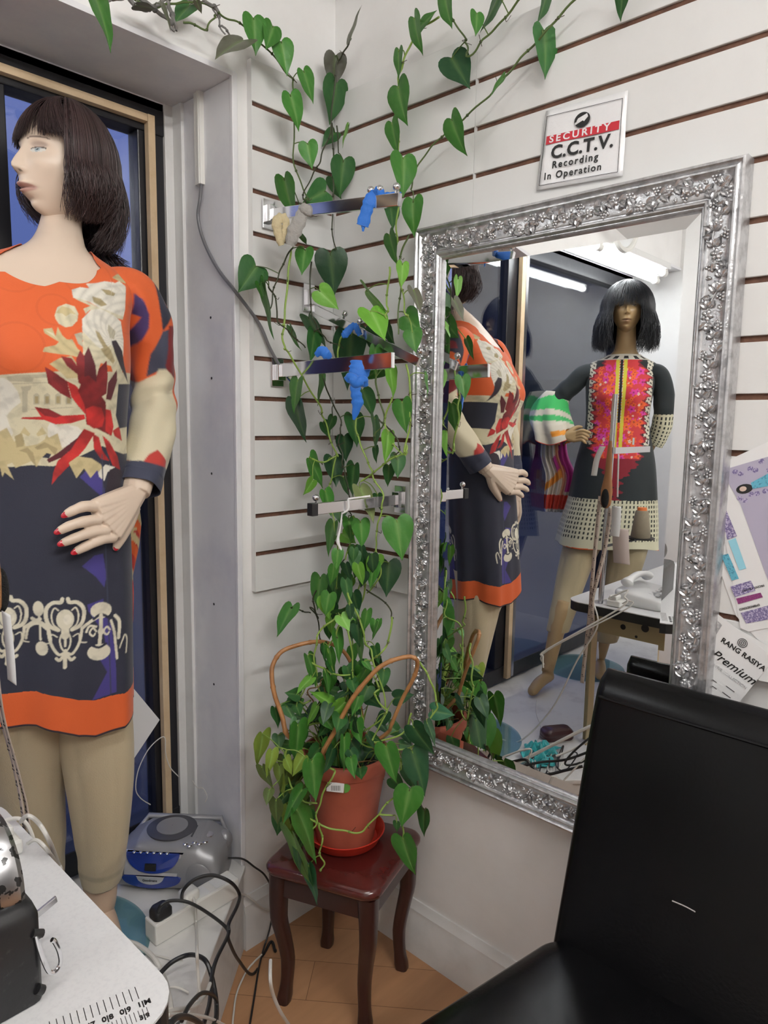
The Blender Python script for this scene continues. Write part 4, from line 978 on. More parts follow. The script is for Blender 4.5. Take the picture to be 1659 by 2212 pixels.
cloth_tie('ribbon', 'long blue ribbon tied in a drooping knot on the level display arm', 'ribbon', 'ribbon', D3-.010, [([(778, 780, .004), (776, 800, .010), (768, 822, .012)], [17, 19, 12], .28), ([(748, 822, .010), (758, 815, .016), (770, 826, .018), (785, 822, .014), (789, 835, .008)], [6, 9, 11, 9, 5], .6), ([(768, 826, .014), (768, 845, .016), (772, 870, .012), (764, 907, .008)], [11, 9, 11, 2], .35), ([(795, 782, .002), (792, 800, .008), (786, 820, .010)], [5, 7, 5], .4)])
cloth_tie('ribbon', 'short blue ribbon end lying on the level display arm, left of the long knot', 'ribbon', 'ribbon', D3-.035, [([(682, 768, .0), (695, 758, .006), (706, 766, .006), (716, 772, .0)], [4, 9, 9, 3], .3)])
D4 = math.hypot(*(on_x(640, 470, -.225)-CAMLOC)[:2])
cloth_tie('cloth_strip', 'cream cotton strip looped over the bracket of the highest arm', 'cloth', 'cream_cloth', D4-.02, [([(610, 466, .0), (598, 480, .008), (601, 505, .01), (608, 530, .006)], [8, 10, 8, 6], .45), ([(610, 464, .002), (618, 482, .008), (614, 505, .008), (606, 528, .004)], [7, 7, 7, 5], .45)])
cloth_tie('cloth_strip', 'grey cotton strip knotted near the start of the highest arm', 'cloth', 'grey_cloth', D4-.03, [([(656, 446, .004), (650, 470, .010), (636, 500, .010), (626, 530, .004)], [8, 12, 14, 9], .4), ([(652, 446, .006), (660, 452, .014), (672, 458, .012), (684, 456, .006)], [8, 10, 9, 9], .6)])
D5 = math.hypot(*(on_y(748, 1095, -.265)-CAMLOC)[:2])
cloth_tie('string', 'white string tied round the lowest display arm', 'string', 'paper', D5-.008, [([(752, 1078, .004), (752, 1100, .004), (738, 1110, .002)], [2, 2, 1.5], 1), ([(740, 1098, .0), (735, 1140, .0), (730, 1170, .0), (742, 1196, .0)], [1.6, 1.6, 3.5, 1], 1), ([(752, 1078, .004), (780, 1074, .006), (800, 1072, .004)], [2, 1.6, 2.5], 1)])
PRINT = '''T cream -48.2,810.8 19.3,808.3 125.4,802.3 183.2,802.3 301.4,801.1 301.4,1018.1 -48.2,1018.1
T stone 14.5,813.2 38.6,809.5 101.3,808.3 101.3,815.6 72.3,816.8 69.9,825.2 19.3,822.8
T stone 44.6,834.9 67.5,832.5 66.3,840.9 60.3,844.5 59.1,897.6 48.2,897.6 48.2,844.5
T stone 72.3,852.9 79.1,848.1 85.6,852.9 85.6,873.4 72.3,873.4
T tan 75.2,855.4 83.2,855.4 83.2,871 75.2,871
T stone 95.2,852.9 102,848.1 108.5,852.9 108.5,873.4 95.2,873.4
T tan 98.1,855.4 106.1,855.4 106.1,871 98.1,871
T stone 119.3,852.9 126.1,848.1 132.6,852.9 132.6,873.4 119.3,873.4
T tan 122.2,855.4 130.2,855.4 130.2,871 122.2,871
T stone 142.3,852.9 149,848.1 155.5,852.9 155.5,873.4 142.3,873.4
T tan 145.1,855.4 153.1,855.4 153.1,871 145.1,871
T stone 67.5,883.1 159.1,878.3 159.1,880.2 67.5,885
T stone 21.7,827.6 101.3,825.2 101.3,827.1 21.7,829.6
T white -36.2,813.2 9.6,815.6 24.1,825.2 38.6,844.5 45.8,868.6 28.9,880.7 14.5,897.6 21.7,921.7 28.9,936.1 14.5,965.1 0,984.4 -36.2,994
T cream 39.8,902.4 48.2,890.3 69.9,890.3 77.2,904.8 72.3,919.3 57.9,928.9 45.8,921.7
T white 103.7,921.7 115.7,900 125.4,921.7 144.7,916.8 168.8,921.7 183.2,936.1 168.8,950.6 144.7,965.1 125.4,969.9 103.7,957.8
T navy -48.2,1013.3 0,1010.9 24.1,1010.9 67.5,1006.1 115.7,1008.5 168.8,989.2 200.1,974.7 224.2,965.1 274.9,984.4 301.4,984.4 301.4,2730 -48.2,2730
T navy 84.4,979.5 101.3,969.9 113.3,979.5 106.1,991.6 91.6,989.2
T tan2 -24.1,945.8 14.5,924.1 31.3,955.4 53,921.7 72.3,945.8 91.6,921.7 106.1,945.8 125.4,936.1 135,969.9 120.6,984.4 101.3,979.5 86.8,994 79.6,1010.9 69.9,996.4 60.3,1001.2 48.2,1006.1 33.8,1013.3 26.5,1001.2 14.5,1006.1 30.1,1038.6 9.6,1022.9 4.8,1033.8 0,1013.3 -24.1,1018.1
T tan 31.3,943.4 45.8,936.1 55.5,950.6 50.6,965.1 36.2,967.5
T cream 48.2,936.1 62.7,943.4 72.3,924.1 82,943.4 103.7,936.1 96.4,950.6 82,960.2 55.5,965.1
T tan 41,974.7 60.3,967.5 72.3,979.5 79.6,1010.9 67.5,996.4 57.9,979.5
T tan 74.7,967.5 96.4,955.4 125.4,969.9 120.6,984.4 103.7,967.5 82,972.3
T white 159.1,615.5 178.4,608.2 200.1,610.6 192.9,598.6 217,596.2 236.3,590.1 262.8,592.5 272.5,586.5 286.9,598.6 286.9,608.2 282.1,656.4 274.9,680.6 250.8,675.7 217,656.4 197.7,644.4 161.5,634.7
T cream 161.5,634.7 183.2,639.6 217,656.4 250.8,666.1 277.3,673.3 274.9,680.6 250.8,678.1 229.1,666.1 197.7,663.7 188.1,673.3 183.2,661.3 200.1,654 173.6,642
T tan 226.6,610.6 245.9,611.8 260.4,619.1 255.6,626.3 238.7,623.9
T tan 204.9,629.9 224.2,634.7 238.7,649.2 224.2,654 207.4,644.4
T tan2 255.6,579.3 270,567.2 296.6,563.6 294.2,574.5 286.9,591.3 270,586.5
T white 179.6,685.4 200.1,663.7 221.8,658.9 253.2,673.3 270,685.4 274.9,728.8 272.5,764.9 241.1,743.2 217,752.9 190.5,733.6 178.9,714.3
T cream 178.9,714.3 204.9,743.2 217,752.9 241.1,743.2 272.5,764.9 267.6,820.4 260.4,844.5 241.1,789.1 217,784.2 207.4,810.8 178.4,764.9
T tan 207.4,709.5 217,716.7 231.5,743.2 241.1,752.9 250.8,777 245.9,784.2 226.6,767.4 217,752.9 224.2,750.5 212.2,728.8
T stone 238.7,695 255.6,709.5 250.8,728.8 241.1,726.4 236.3,709.5
T cream 119.3,678.1 125.4,658.9 144.7,650.4 164,656.4 171.7,673.3 168.8,690.2 156.7,703.5 142.3,705.9 127.8,697.4 120.6,685.4
T tan2 120.6,673.3 135,656.4 154.3,661.3 166.4,675.7 154.3,673.3 144.7,680.6 135,673.3
T tan2 94,709.5 113.3,707.1 120.6,726.4 125.4,704.7 135,724 144.7,733.6 156.7,733.6 166.4,752.9 173.6,760.1 166.4,772.2 144.7,767.4 125.4,764.9 91.6,760.1 96.4,750.5 120.6,745.7 127.8,738.4 96.4,719.1
T cream 96.4,711.9 115.7,719.1 127.8,738.4 120.6,728.8
T stone 161.5,721.5 178.4,716.7 178.4,750.5 168.8,743.2
T tan2 106.1,786.6 127.8,774.6 154.3,769.8 168.8,791.5 173.6,815.6 144.7,818 127.8,801.1
T dred 96.4,792.7 120.6,805.9 144.7,822.8 154.3,861.4 130.2,849.3 103.7,827.6
T dred 131.4,769.8 154.3,774.6 166.4,791.5 166.4,808.3 144.7,791.5
T dred 166.4,808.3 164,777 172.4,757.7 180.8,769.8 182,837.3 168.8,825.2
T maroon 182,837.3 180.8,769.8 190.5,749.3 204.9,789.1 209.8,825.2 207.4,861.4 188.1,861.4
T dred 207.4,815.6 212.2,796.3 230.3,778.2 233.9,813.2 231.5,849.3 212.2,861.4
T maroon 231.5,861.4 235.1,825.2 255.6,796.3 256.8,820.4 243.5,863.8
T red 144.7,822.8 164,832.5 178.4,849.3 183.2,861.4 188.1,897.6 168.8,875.9 154.3,856.6
T dred 178.4,815.6 190.5,810.8 207.4,825.2 217,849.3 231.5,868.6 231.5,883.1 245.9,912 245.9,943.4 217,928.9 188.1,916.8 183.2,873.4 168.8,844.5
T red 185.7,883.1 202.5,875.9 221.8,880.7 229.1,902.4 224.2,921.7 204.9,926.5 190.5,916.8
T red 74.7,878.3 106.1,883.1 135,897.6 183.2,895.1 185.7,904.8 154.3,914.4 120.6,916.8 96.4,907.2 45.8,904.8 48.2,901.2 89.2,900
T dred 74.7,878.3 106.1,883.1 135,897.6 120.6,902.4 96.4,897.6
T maroon 183.2,926.5 168.8,945.8 125.4,979.5 101.3,994 106.1,1001.2 135,989.2 168.8,967.5
T red 183.2,926.5 207.4,936.1 185.7,969.9 164,994 144.7,1013.3 125.4,1032.6 112.1,1049.5 115.7,1022.9 125.4,996.4 154.3,972.3
T red 202.5,936.1 217,945.8 224.2,974.7 241.1,998.8 221.8,994 204.9,969.9
T red 224.2,941 241.1,955.4 260.4,989.2 267.6,1020.5 248.3,1008.5 236.3,979.5
T red 231.5,883.1 243.5,885.5 250.8,921.7 245.9,943.4 231.5,931.3
T red 248.3,931.3 265.2,921.7 272.5,955.4 253.2,943.4
T black 243.5,733.6 255.6,730 270,752.9 274.9,784.2 286.9,825.2 265.2,791.5 253.2,764.9
T navy 260.4,827.6 299,825.2 301.4,921.7 265.2,926.5 255.6,897.6
T violet 173.6,1032.6 204.9,1001.2 224.2,1025.3 231.5,1084.2 200.1,1056.7
T tan2 149.5,1001.2 168.8,986.8 200.1,991.6 221.8,1006.1 229.1,1037.4 212.2,1018.1 197.7,1035 183.2,1013.3 166.4,1035
T white 214.6,1022.9 231.5,1006.1 255.6,1013.3 236.3,1022.9 229.1,1042.2 217,1032.6
T black 231.5,1066.3 241.1,1018.1 255.6,1013.3 272.5,1022.9 265.2,1060.1 241.1,1080.8
T violet 177.2,1224.1 204.9,1202.4 224.2,1200 231.5,1248.2 226.6,1272.3 207.4,1248.2
T violet 188.1,1306.1 224.2,1296.4 224.2,1320.6 241.1,1354.3 250.8,1417 253.2,1499 197.7,1508.6 212.2,1484.5 231.5,1453.2 214.6,1424.2 231.5,1417 224.2,1368.8 190.5,1320.6
T navy2 222.3,983 224.7,983 237.5,1368.8 241.1,1501.4 238.2,1501.4 234.4,1368.8
T lace -86.8,1335 -88,1342.3 -91.3,1348.7 -96.4,1353.4 -102.7,1355.9 -109.4,1355.9 -115.7,1353.4 -120.9,1348.7 -124.2,1342.3 -125.4,1335 -124.2,1327.8 -120.9,1321.4 -115.7,1316.6 -109.4,1314.1 -102.7,1314.1 -96.4,1316.6 -91.3,1321.4 -88,1327.8
T lace2 -92.1,1335 -92.7,1338.7 -94.2,1342 -96.7,1344.4 -99.7,1345.7 -102.9,1345.7 -105.8,1344.4 -108.3,1342 -109.9,1338.7 -110.4,1335 -109.9,1331.3 -108.3,1328 -105.8,1325.6 -102.9,1324.3 -99.7,1324.3 -96.7,1325.6 -94.2,1328 -92.7,1331.3
T lace! 7.23327 -100.1,1291.6 -96.4,1298.9 -79.6,1300.1 -66.3,1313.3 -66.3,1335 -74.7,1349.5 -91.6,1356.7
T lace! 2.89331 -91.6,1315.7 -83.2,1310.9 -77.2,1325.4 -80.8,1344.7 -92.8,1354.3
T lace! 3.13442 -97.6,1366.4 -94.5,1378.4 -97.6,1392.9 -104.9,1402.5
T lace! 5.3044 -69.9,1354.3 -72.3,1373.6 -79.6,1392.9 -91.6,1407.4 -102.5,1404.9
T lace! 2.41109 -89.2,1371.2 -77.2,1366.4 -73.5,1383.2 -60.3,1385.7
T lace! 5.78662 -103.7,1407.4 -94,1419.4 -86.8,1415.8
T lace! 6.26884 -67.5,1354.3 -50.6,1342.3 -36.2,1335
T lace! 7.23327 -112.1,1291.6 -115.7,1298.9 -132.6,1300.1 -145.9,1313.3 -145.9,1335 -137.4,1349.5 -120.6,1356.7
T lace! 2.89331 -120.6,1315.7 -129,1310.9 -135,1325.4 -131.4,1344.7 -119.3,1354.3
T lace! 3.13442 -114.5,1366.4 -117.7,1378.4 -114.5,1392.9 -107.3,1402.5
T lace! 5.3044 -142.3,1354.3 -139.8,1373.6 -132.6,1392.9 -120.6,1407.4 -109.7,1404.9
T lace! 2.41109 -123,1371.2 -135,1366.4 -138.6,1383.2 -151.9,1385.7
T lace! 5.78662 -108.5,1407.4 -118.1,1419.4 -125.4,1415.8
T lace! 6.26884 -144.7,1354.3 -161.5,1342.3 -176,1335
T lace! 14.4665 -106.1,1354.3 -106.1,1368.8
T lace! 3.85775 -106.1,1366.4 -106.1,1390.5
T lace! 7.23327 -106.1,1400.1 -107.3,1433.9
T lace 36.2,1335 35,1342.3 31.7,1348.7 26.5,1353.4 20.2,1355.9 13.5,1355.9 7.2,1353.4 2.1,1348.7 -1.2,1342.3 -2.4,1335 -1.2,1327.8 2.1,1321.4 7.2,1316.6 13.5,1314.1 20.2,1314.1 26.5,1316.6 31.7,1321.4 35,1327.8
T lace2 30.9,1335 30.3,1338.7 28.7,1342 26.3,1344.4 23.3,1345.7 20.1,1345.7 17.1,1344.4 14.7,1342 13.1,1338.7 12.5,1335 13.1,1331.3 14.7,1328 17.1,1325.6 20.1,1324.3 23.3,1324.3 26.3,1325.6 28.7,1328 30.3,1331.3
T lace! 7.23327 22.9,1291.6 26.5,1298.9 43.4,1300.1 56.7,1313.3 56.7,1335 48.2,1349.5 31.3,1356.7
T lace! 2.89331 31.3,1315.7 39.8,1310.9 45.8,1325.4 42.2,1344.7 30.1,1354.3
T lace! 3.13442 25.3,1366.4 28.5,1378.4 25.3,1392.9 18.1,1402.5
T lace! 5.3044 53,1354.3 50.6,1373.6 43.4,1392.9 31.3,1407.4 20.5,1404.9
T lace! 2.41109 33.8,1371.2 45.8,1366.4 49.4,1383.2 62.7,1385.7
T lace! 5.78662 19.3,1407.4 28.9,1419.4 36.2,1415.8
T lace! 6.26884 55.5,1354.3 72.3,1342.3 86.8,1335
T lace! 7.23327 10.8,1291.6 7.2,1298.9 -9.6,1300.1 -22.9,1313.3 -22.9,1335 -14.5,1349.5 2.4,1356.7
T lace! 2.89331 2.4,1315.7 -6,1310.9 -12.1,1325.4 -8.4,1344.7 3.6,1354.3
T lace! 3.13442 8.4,1366.4 5.3,1378.4 8.4,1392.9 15.7,1402.5
T lace! 5.3044 -19.3,1354.3 -16.9,1373.6 -9.6,1392.9 2.4,1407.4 13.3,1404.9
T lace! 2.41109 0,1371.2 -12.1,1366.4 -15.7,1383.2 -28.9,1385.7
T lace! 5.78662 14.5,1407.4 4.8,1419.4 -2.4,1415.8
T lace! 6.26884 -21.7,1354.3 -38.6,1342.3 -53,1335
T lace! 14.4665 16.9,1354.3 16.9,1368.8
T lace! 3.85775 16.9,1366.4 16.9,1390.5
T lace! 7.23327 16.9,1400.1 15.7,1433.9
T lace 159.1,1335 158,1342.3 154.6,1348.7 149.5,1353.4 143.2,1355.9 136.5,1355.9 130.2,1353.4 125.1,1348.7 121.7,1342.3 120.6,1335 121.7,1327.8 125.1,1321.4 130.2,1316.6 136.5,1314.1 143.2,1314.1 149.5,1316.6 154.6,1321.4 158,1327.8
T lace2 153.8,1335 153.3,1338.7 151.7,1342 149.2,1344.4 146.3,1345.7 143.1,1345.7 140.1,1344.4 137.6,1342 136.1,1338.7 135.5,1335 136.1,1331.3 137.6,1328 140.1,1325.6 143.1,1324.3 146.3,1324.3 149.2,1325.6 151.7,1328 153.3,1331.3
T lace! 7.23327 145.9,1291.6 149.5,1298.9 166.4,1300.1 179.6,1313.3 179.6,1335 171.2,1349.5 154.3,1356.7
T lace! 2.89331 154.3,1315.7 162.7,1310.9 168.8,1325.4 165.2,1344.7 153.1,1354.3
T lace! 3.13442 148.3,1366.4 151.4,1378.4 148.3,1392.9 141,1402.5
T lace! 5.3044 176,1354.3 173.6,1373.6 166.4,1392.9 154.3,1407.4 143.5,1404.9
T lace! 2.41109 156.7,1371.2 168.8,1366.4 172.4,1383.2 185.7,1385.7
T lace! 5.78662 142.3,1407.4 151.9,1419.4 159.1,1415.8
T lace! 6.26884 178.4,1354.3 195.3,1342.3 209.8,1335
T lace! 7.23327 133.8,1291.6 130.2,1298.9 113.3,1300.1 100.1,1313.3 100.1,1335 108.5,1349.5 125.4,1356.7
T lace! 2.89331 125.4,1315.7 116.9,1310.9 110.9,1325.4 114.5,1344.7 126.6,1354.3
T lace! 3.13442 131.4,1366.4 128.3,1378.4 131.4,1392.9 138.6,1402.5
T lace! 5.3044 103.7,1354.3 106.1,1373.6 113.3,1392.9 125.4,1407.4 136.2,1404.9
T lace! 2.41109 123,1371.2 110.9,1366.4 107.3,1383.2 94,1385.7
T lace! 5.78662 137.4,1407.4 127.8,1419.4 120.6,1415.8
T lace! 6.26884 101.3,1354.3 84.4,1342.3 69.9,1335
T lace! 14.4665 139.8,1354.3 139.8,1368.8
T lace! 3.85775 139.8,1366.4 139.8,1390.5
T lace! 7.23327 139.8,1400.1 138.6,1433.9
T lace 94.8,1313.3 94.1,1318.8 92,1323.6 89,1327.1 85.2,1329 81.2,1329 77.4,1327.1 74.3,1323.6 72.3,1318.8 71.6,1313.3 72.3,1307.9 74.3,1303.1 77.4,1299.5 81.2,1297.6 85.2,1297.6 89,1299.5 92,1303.1 94.1,1307.9
T lace! 3.85775 84.4,1327.8 86.8,1344.7 88,1378.4
T lace 103.7,1396.5 102.9,1401.6 100.6,1406.1 97,1409.5 92.7,1411.2 88.1,1411.2 83.8,1409.5 80.3,1406.1 78,1401.6 77.2,1396.5 78,1391.4 80.3,1386.9 83.8,1383.6 88.1,1381.8 92.7,1381.8 97,1383.6 100.6,1386.9 102.9,1391.4
T lace! 4.33996 56.7,1378.4 61.5,1356.7 73.5,1347.1 85.6,1344.7
T lace! 4.33996 109.7,1378.4 104.9,1354.3 95.2,1344.7 85.6,1339.8
T lace -28.2,1313.3 -28.9,1318.8 -30.9,1323.6 -34,1327.1 -37.8,1329 -41.8,1329 -45.6,1327.1 -48.6,1323.6 -50.7,1318.8 -51.4,1313.3 -50.7,1307.9 -48.6,1303.1 -45.6,1299.5 -41.8,1297.6 -37.8,1297.6 -34,1299.5 -30.9,1303.1 -28.9,1307.9
T lace! 3.85775 -38.6,1327.8 -36.2,1344.7 -35,1378.4
T lace -19.3,1396.5 -20.1,1401.6 -22.4,1406.1 -25.9,1409.5 -30.2,1411.2 -34.9,1411.2 -39.2,1409.5 -42.7,1406.1 -45,1401.6 -45.8,1396.5 -45,1391.4 -42.7,1386.9 -39.2,1383.6 -34.9,1381.8 -30.2,1381.8 -25.9,1383.6 -22.4,1386.9 -20.1,1391.4
T lace! 4.33996 -66.3,1378.4 -61.5,1356.7 -49.4,1347.1 -37.4,1344.7
T lace! 4.33996 -13.3,1378.4 -18.1,1354.3 -27.7,1344.7 -37.4,1339.8
T lace 242.8,1320.6 241.3,1326.5 237.2,1331.7 230.7,1335.6 222.9,1337.7 214.5,1337.7 206.6,1335.6 200.2,1331.7 196,1326.5 194.6,1320.6 196,1314.6 200.2,1309.4 206.6,1305.5 214.5,1303.5 222.9,1303.5 230.7,1305.5 237.2,1309.4 241.3,1314.6
T navy! 5.3044 202.5,1337.4 218.2,1329 235.1,1337.4
T lace! 7.23327 218.2,1330.2 218.2,1349.5 217,1368.8 214.6,1390.5
T lace 225.4,1365.2 225,1367.8 223.7,1370.1 221.8,1371.8 219.5,1372.8 216.9,1372.8 214.6,1371.8 212.7,1370.1 211.4,1367.8 211,1365.2 211.4,1362.5 212.7,1360.2 214.6,1358.5 216.9,1357.6 219.5,1357.6 221.8,1358.5 223.7,1360.2 225,1362.5
T lace 239.4,1408.6 237.9,1414.5 233.3,1419.7 226.4,1423.6 217.9,1425.7 208.9,1425.7 200.4,1423.6 193.4,1419.7 188.9,1414.5 187.3,1408.6 188.9,1402.6 193.4,1397.4 200.4,1393.5 208.9,1391.5 217.9,1391.5 226.4,1393.5 233.3,1397.4 237.9,1402.6
T navy! 4.82218 197.7,1392.9 213.4,1398.9 229.1,1392.9
T lace! 3.61664 207.4,1364 200.1,1356.7 192.9,1366.4 200.1,1373.6 204.9,1368.8
T lace! 3.61664 238.7,1364 231.5,1356.7 224.2,1366.4 231.5,1373.6 236.3,1368.8
T lace! 4.33996 185.7,1364 192.9,1351.9 207.4,1354.3
T lace! 5.3044 241.1,1344.7 248.3,1368.8 250.8,1392.9 254.4,1426.6
T lace! 6.75105 250.8,1335 260.4,1349.5 258,1383.2
T lace! 2.89331 260.4,1404.9 267.6,1388.1 272.5,1378.4 277.3,1388.1 274.9,1417
S navy 299,562.4 323.1,574.5 342.4,596.2 361.7,639.6 376.1,668.5 347.2,716.7 337.6,668.5 336.3,608.2 320.7,581.7
S violet2 284.5,634.7 301.4,649.2 315.9,680.6 318.3,709.5 306.2,748.1 284.5,731.2 294.2,714.3 303.8,685.4 289.3,675.7 286.9,656.4
S slate 347.2,716.7 361.7,711.9 385.8,791.5 344.8,801.1 326.7,813.2 327.9,764.9
S dred 359.3,704.7 385.8,704.7 385.8,815.6 366.5,815.6 356.8,789.1 359.3,752.9
S dred 353.2,642 361.7,632.3 376.1,639.6 376.1,668.5 356.8,666.1
S dred 277.3,801.1 289.3,798.7 296.6,837.3 289.3,861.4
S black 289.3,791.5 299,781.8 305,818 299,827.6
S beige 284.5,849.3 299,825.2 306.2,815.6 315.9,825.2 325.5,818 342.4,808.3 344.8,797.5 359.3,797.5 385.8,820.4 385.8,1114.6 241.1,1114.6
S stone 306.2,815.6 315.9,825.2 325.5,818 325.5,820.4 315.9,828.1 305,819.2
S red2 265.2,1008.5 277.3,998.8 294.2,979.5 313.4,969.9 330.3,994 329.1,1013.3
S navy2 253.2,994 277.3,992.8 289.3,996.4 327.9,1007.3 385.8,1030.2 385.8,1138.7 192.9,1138.7'''
# ------------------------------------------------------------------ mannequins
def sstep(a, b, x): t = np.clip((x-a)/(b-a), 0, 1); return t*t*(3-2*t)
def frame(f):
    f = nv([f[0], f[1], 0]); f /= np.linalg.norm(f); s = nv([-f[1], f[0], 0])
    return f, s          # f forward, s sideways
def head_mesh(b, c, f, skin, lip, scale=1., tilt=0., eyecol=(.35, .42, .45), white=(.62, .60, .55), brow=(.10, .06, .05), lid=(.25, .17, .15), nu=230, nvv=190):
    """a sculpted head: ellipsoid with jaw, brow, nose, lips and chin raised out of it"""
    f, s = frame(f); up = nv([0, 0, 1]); u = np.linspace(-1, 1, nu, endpoint=False); phi = np.sign(u)*np.abs(u)**1.55*pi
    th = np.linspace(.002, pi-.002, nvv); PH, TH = np.meshgrid(phi, th)
    dx, dy, dz = np.sin(TH)*np.sin(PH), np.sin(TH)*np.cos(PH), np.cos(TH)
    x = dx*.073; y = np.where(dy > 0, dy*.088, dy*.100); z = dz*np.where(dz > 0, .118, .118)
    t = np.clip((-.005-z)/.105, 0, 1); x = x*(1-.27*t**1.7); y = np.where(y < 0, y*(1-.78*t**.9), y*(1+.22*t**1.2*(1-.3*t)))
    fl = np.clip(y/.088, 0, 1); y = y+np.where(y > 0, .009*(1-(x/.073)**2)*fl*np.exp(-((z+.03)/.07)**2), 0)
    w = sstep(.015, .055, y); ax_ = np.abs(x)
    g = lambda x0, z0, sx, sz: np.exp(-((ax_-x0)/sx)**2-((z-z0)/sz)**2)
    d = .0035*g(.028, .030, .020, .009)-.0125*g(.031, .010, .0165, .0125)+.0075*g(.031, .007, .0115, .0068)-.003*g(0, .014, .008, .012)
    nh = np.interp(z, [-.055, -.040, -.0345, -.0285, -.0225, -.012, .002, .018, .032, .05], [0, .0005, .0085, .0190, .0200, .0155, .0085, .0040, .001, 0])
    nw = np.interp(z, [-.045, -.03, 0, .03], [.0120, .0095, .0068, .009])
    d = d+nh*np.exp(-(x/nw)**2)+.0060*g(.0110, -.0300, .0052, .0058)
    d = d+.0095*g(0, -.064, .026, .022)+.0072*g(.005, -.0572, .0125, .0044)+.0088*g(0, -.0705, .0135, .0055)
    d = d-.0062*np.exp(-((z+.0638+.0012*np.cos(x*180))/.0021)**2)*np.exp(-(x/.021)**4)-.0045*g(0, -.0830, .017, .0055)+.0135*g(0, -.099, .022, .015)+.0045*g(.044, -.016, .020, .020)-.003*g(.040, -.055, .016, .02)
    y = y+d*w
    P = c + scale*(x[..., None]*s + y[..., None]*f + z[..., None]*up)
    if tilt:
        R_ = np.array(Matrix.Rotation(tilt, 3, Vector(f))); P = (P-c) @ R_.T + c
    C = np.broadcast_to(nv(skin), P.shape).copy()
    def paint(mask, col, a=1.): 
        m_ = (mask*a)[..., None]; C[:] = C*(1-m_)+nv(col)*m_
    fr_ = (y > .05)
    ml = sstep(1.15, .85, np.sqrt((x/.0240)**2+((z+.0645)/(.0098-.0025*np.abs(x)/.024))**2))*fr_; paint(ml, lip)
    paint(sstep(1.3, .7, np.abs(z+.0638)/.0012)*(ax_ < .021)*fr_, nv(lip)*.4, .8)
    ex = (ax_-.031)/.0135; ez = (z-.0070)/(.0054*np.sqrt(np.clip(1-ex*ex, .001, 1)))
    em = ((np.abs(ex) < 1) & (np.abs(ez) < 1) & fr_).astype(float); paint(em, white)
    ir = np.sqrt((ax_-.031)**2+(z-.0075)**2); paint(((ir < .0050) & (em > 0)).astype(float), eyecol); paint(((ir < .0022) & (em > 0)).astype(float), (.01, .01, .01))
    lash = (np.abs(ex) < 1.12) & (z > .007) & (np.abs(z-.0070-.0054*np.sqrt(np.clip(1-ex*ex, 0, 1))) < .0014) & fr_; paint(lash.astype(float), (.03, .02, .02), .9)
    lidm = sstep(1.0, .5, np.sqrt(((ax_-.032)/.018)**2+((z-.017)/.008)**2))*fr_*(1-em); paint(lidm, lid, .5)
    bz = .0305+.004*np.cos((ax_-.030)/.018*1.3)-.003; bm_ = (np.abs(z-bz) < .0022*(1.2-ax_/.06)) & (ax_ > .012) & (ax_ < .050) & fr_; paint(bm_.astype(float), brow, .8)
    nst = sstep(1, .6, np.sqrt(((ax_-.0075)/.0042)**2+((z+.0350)/.0026)**2))*fr_; paint(nst, nv(skin)*.25, .8)
    b.grid(P.transpose(1, 0, 2), cu=True, col=C.transpose(1, 0, 2))
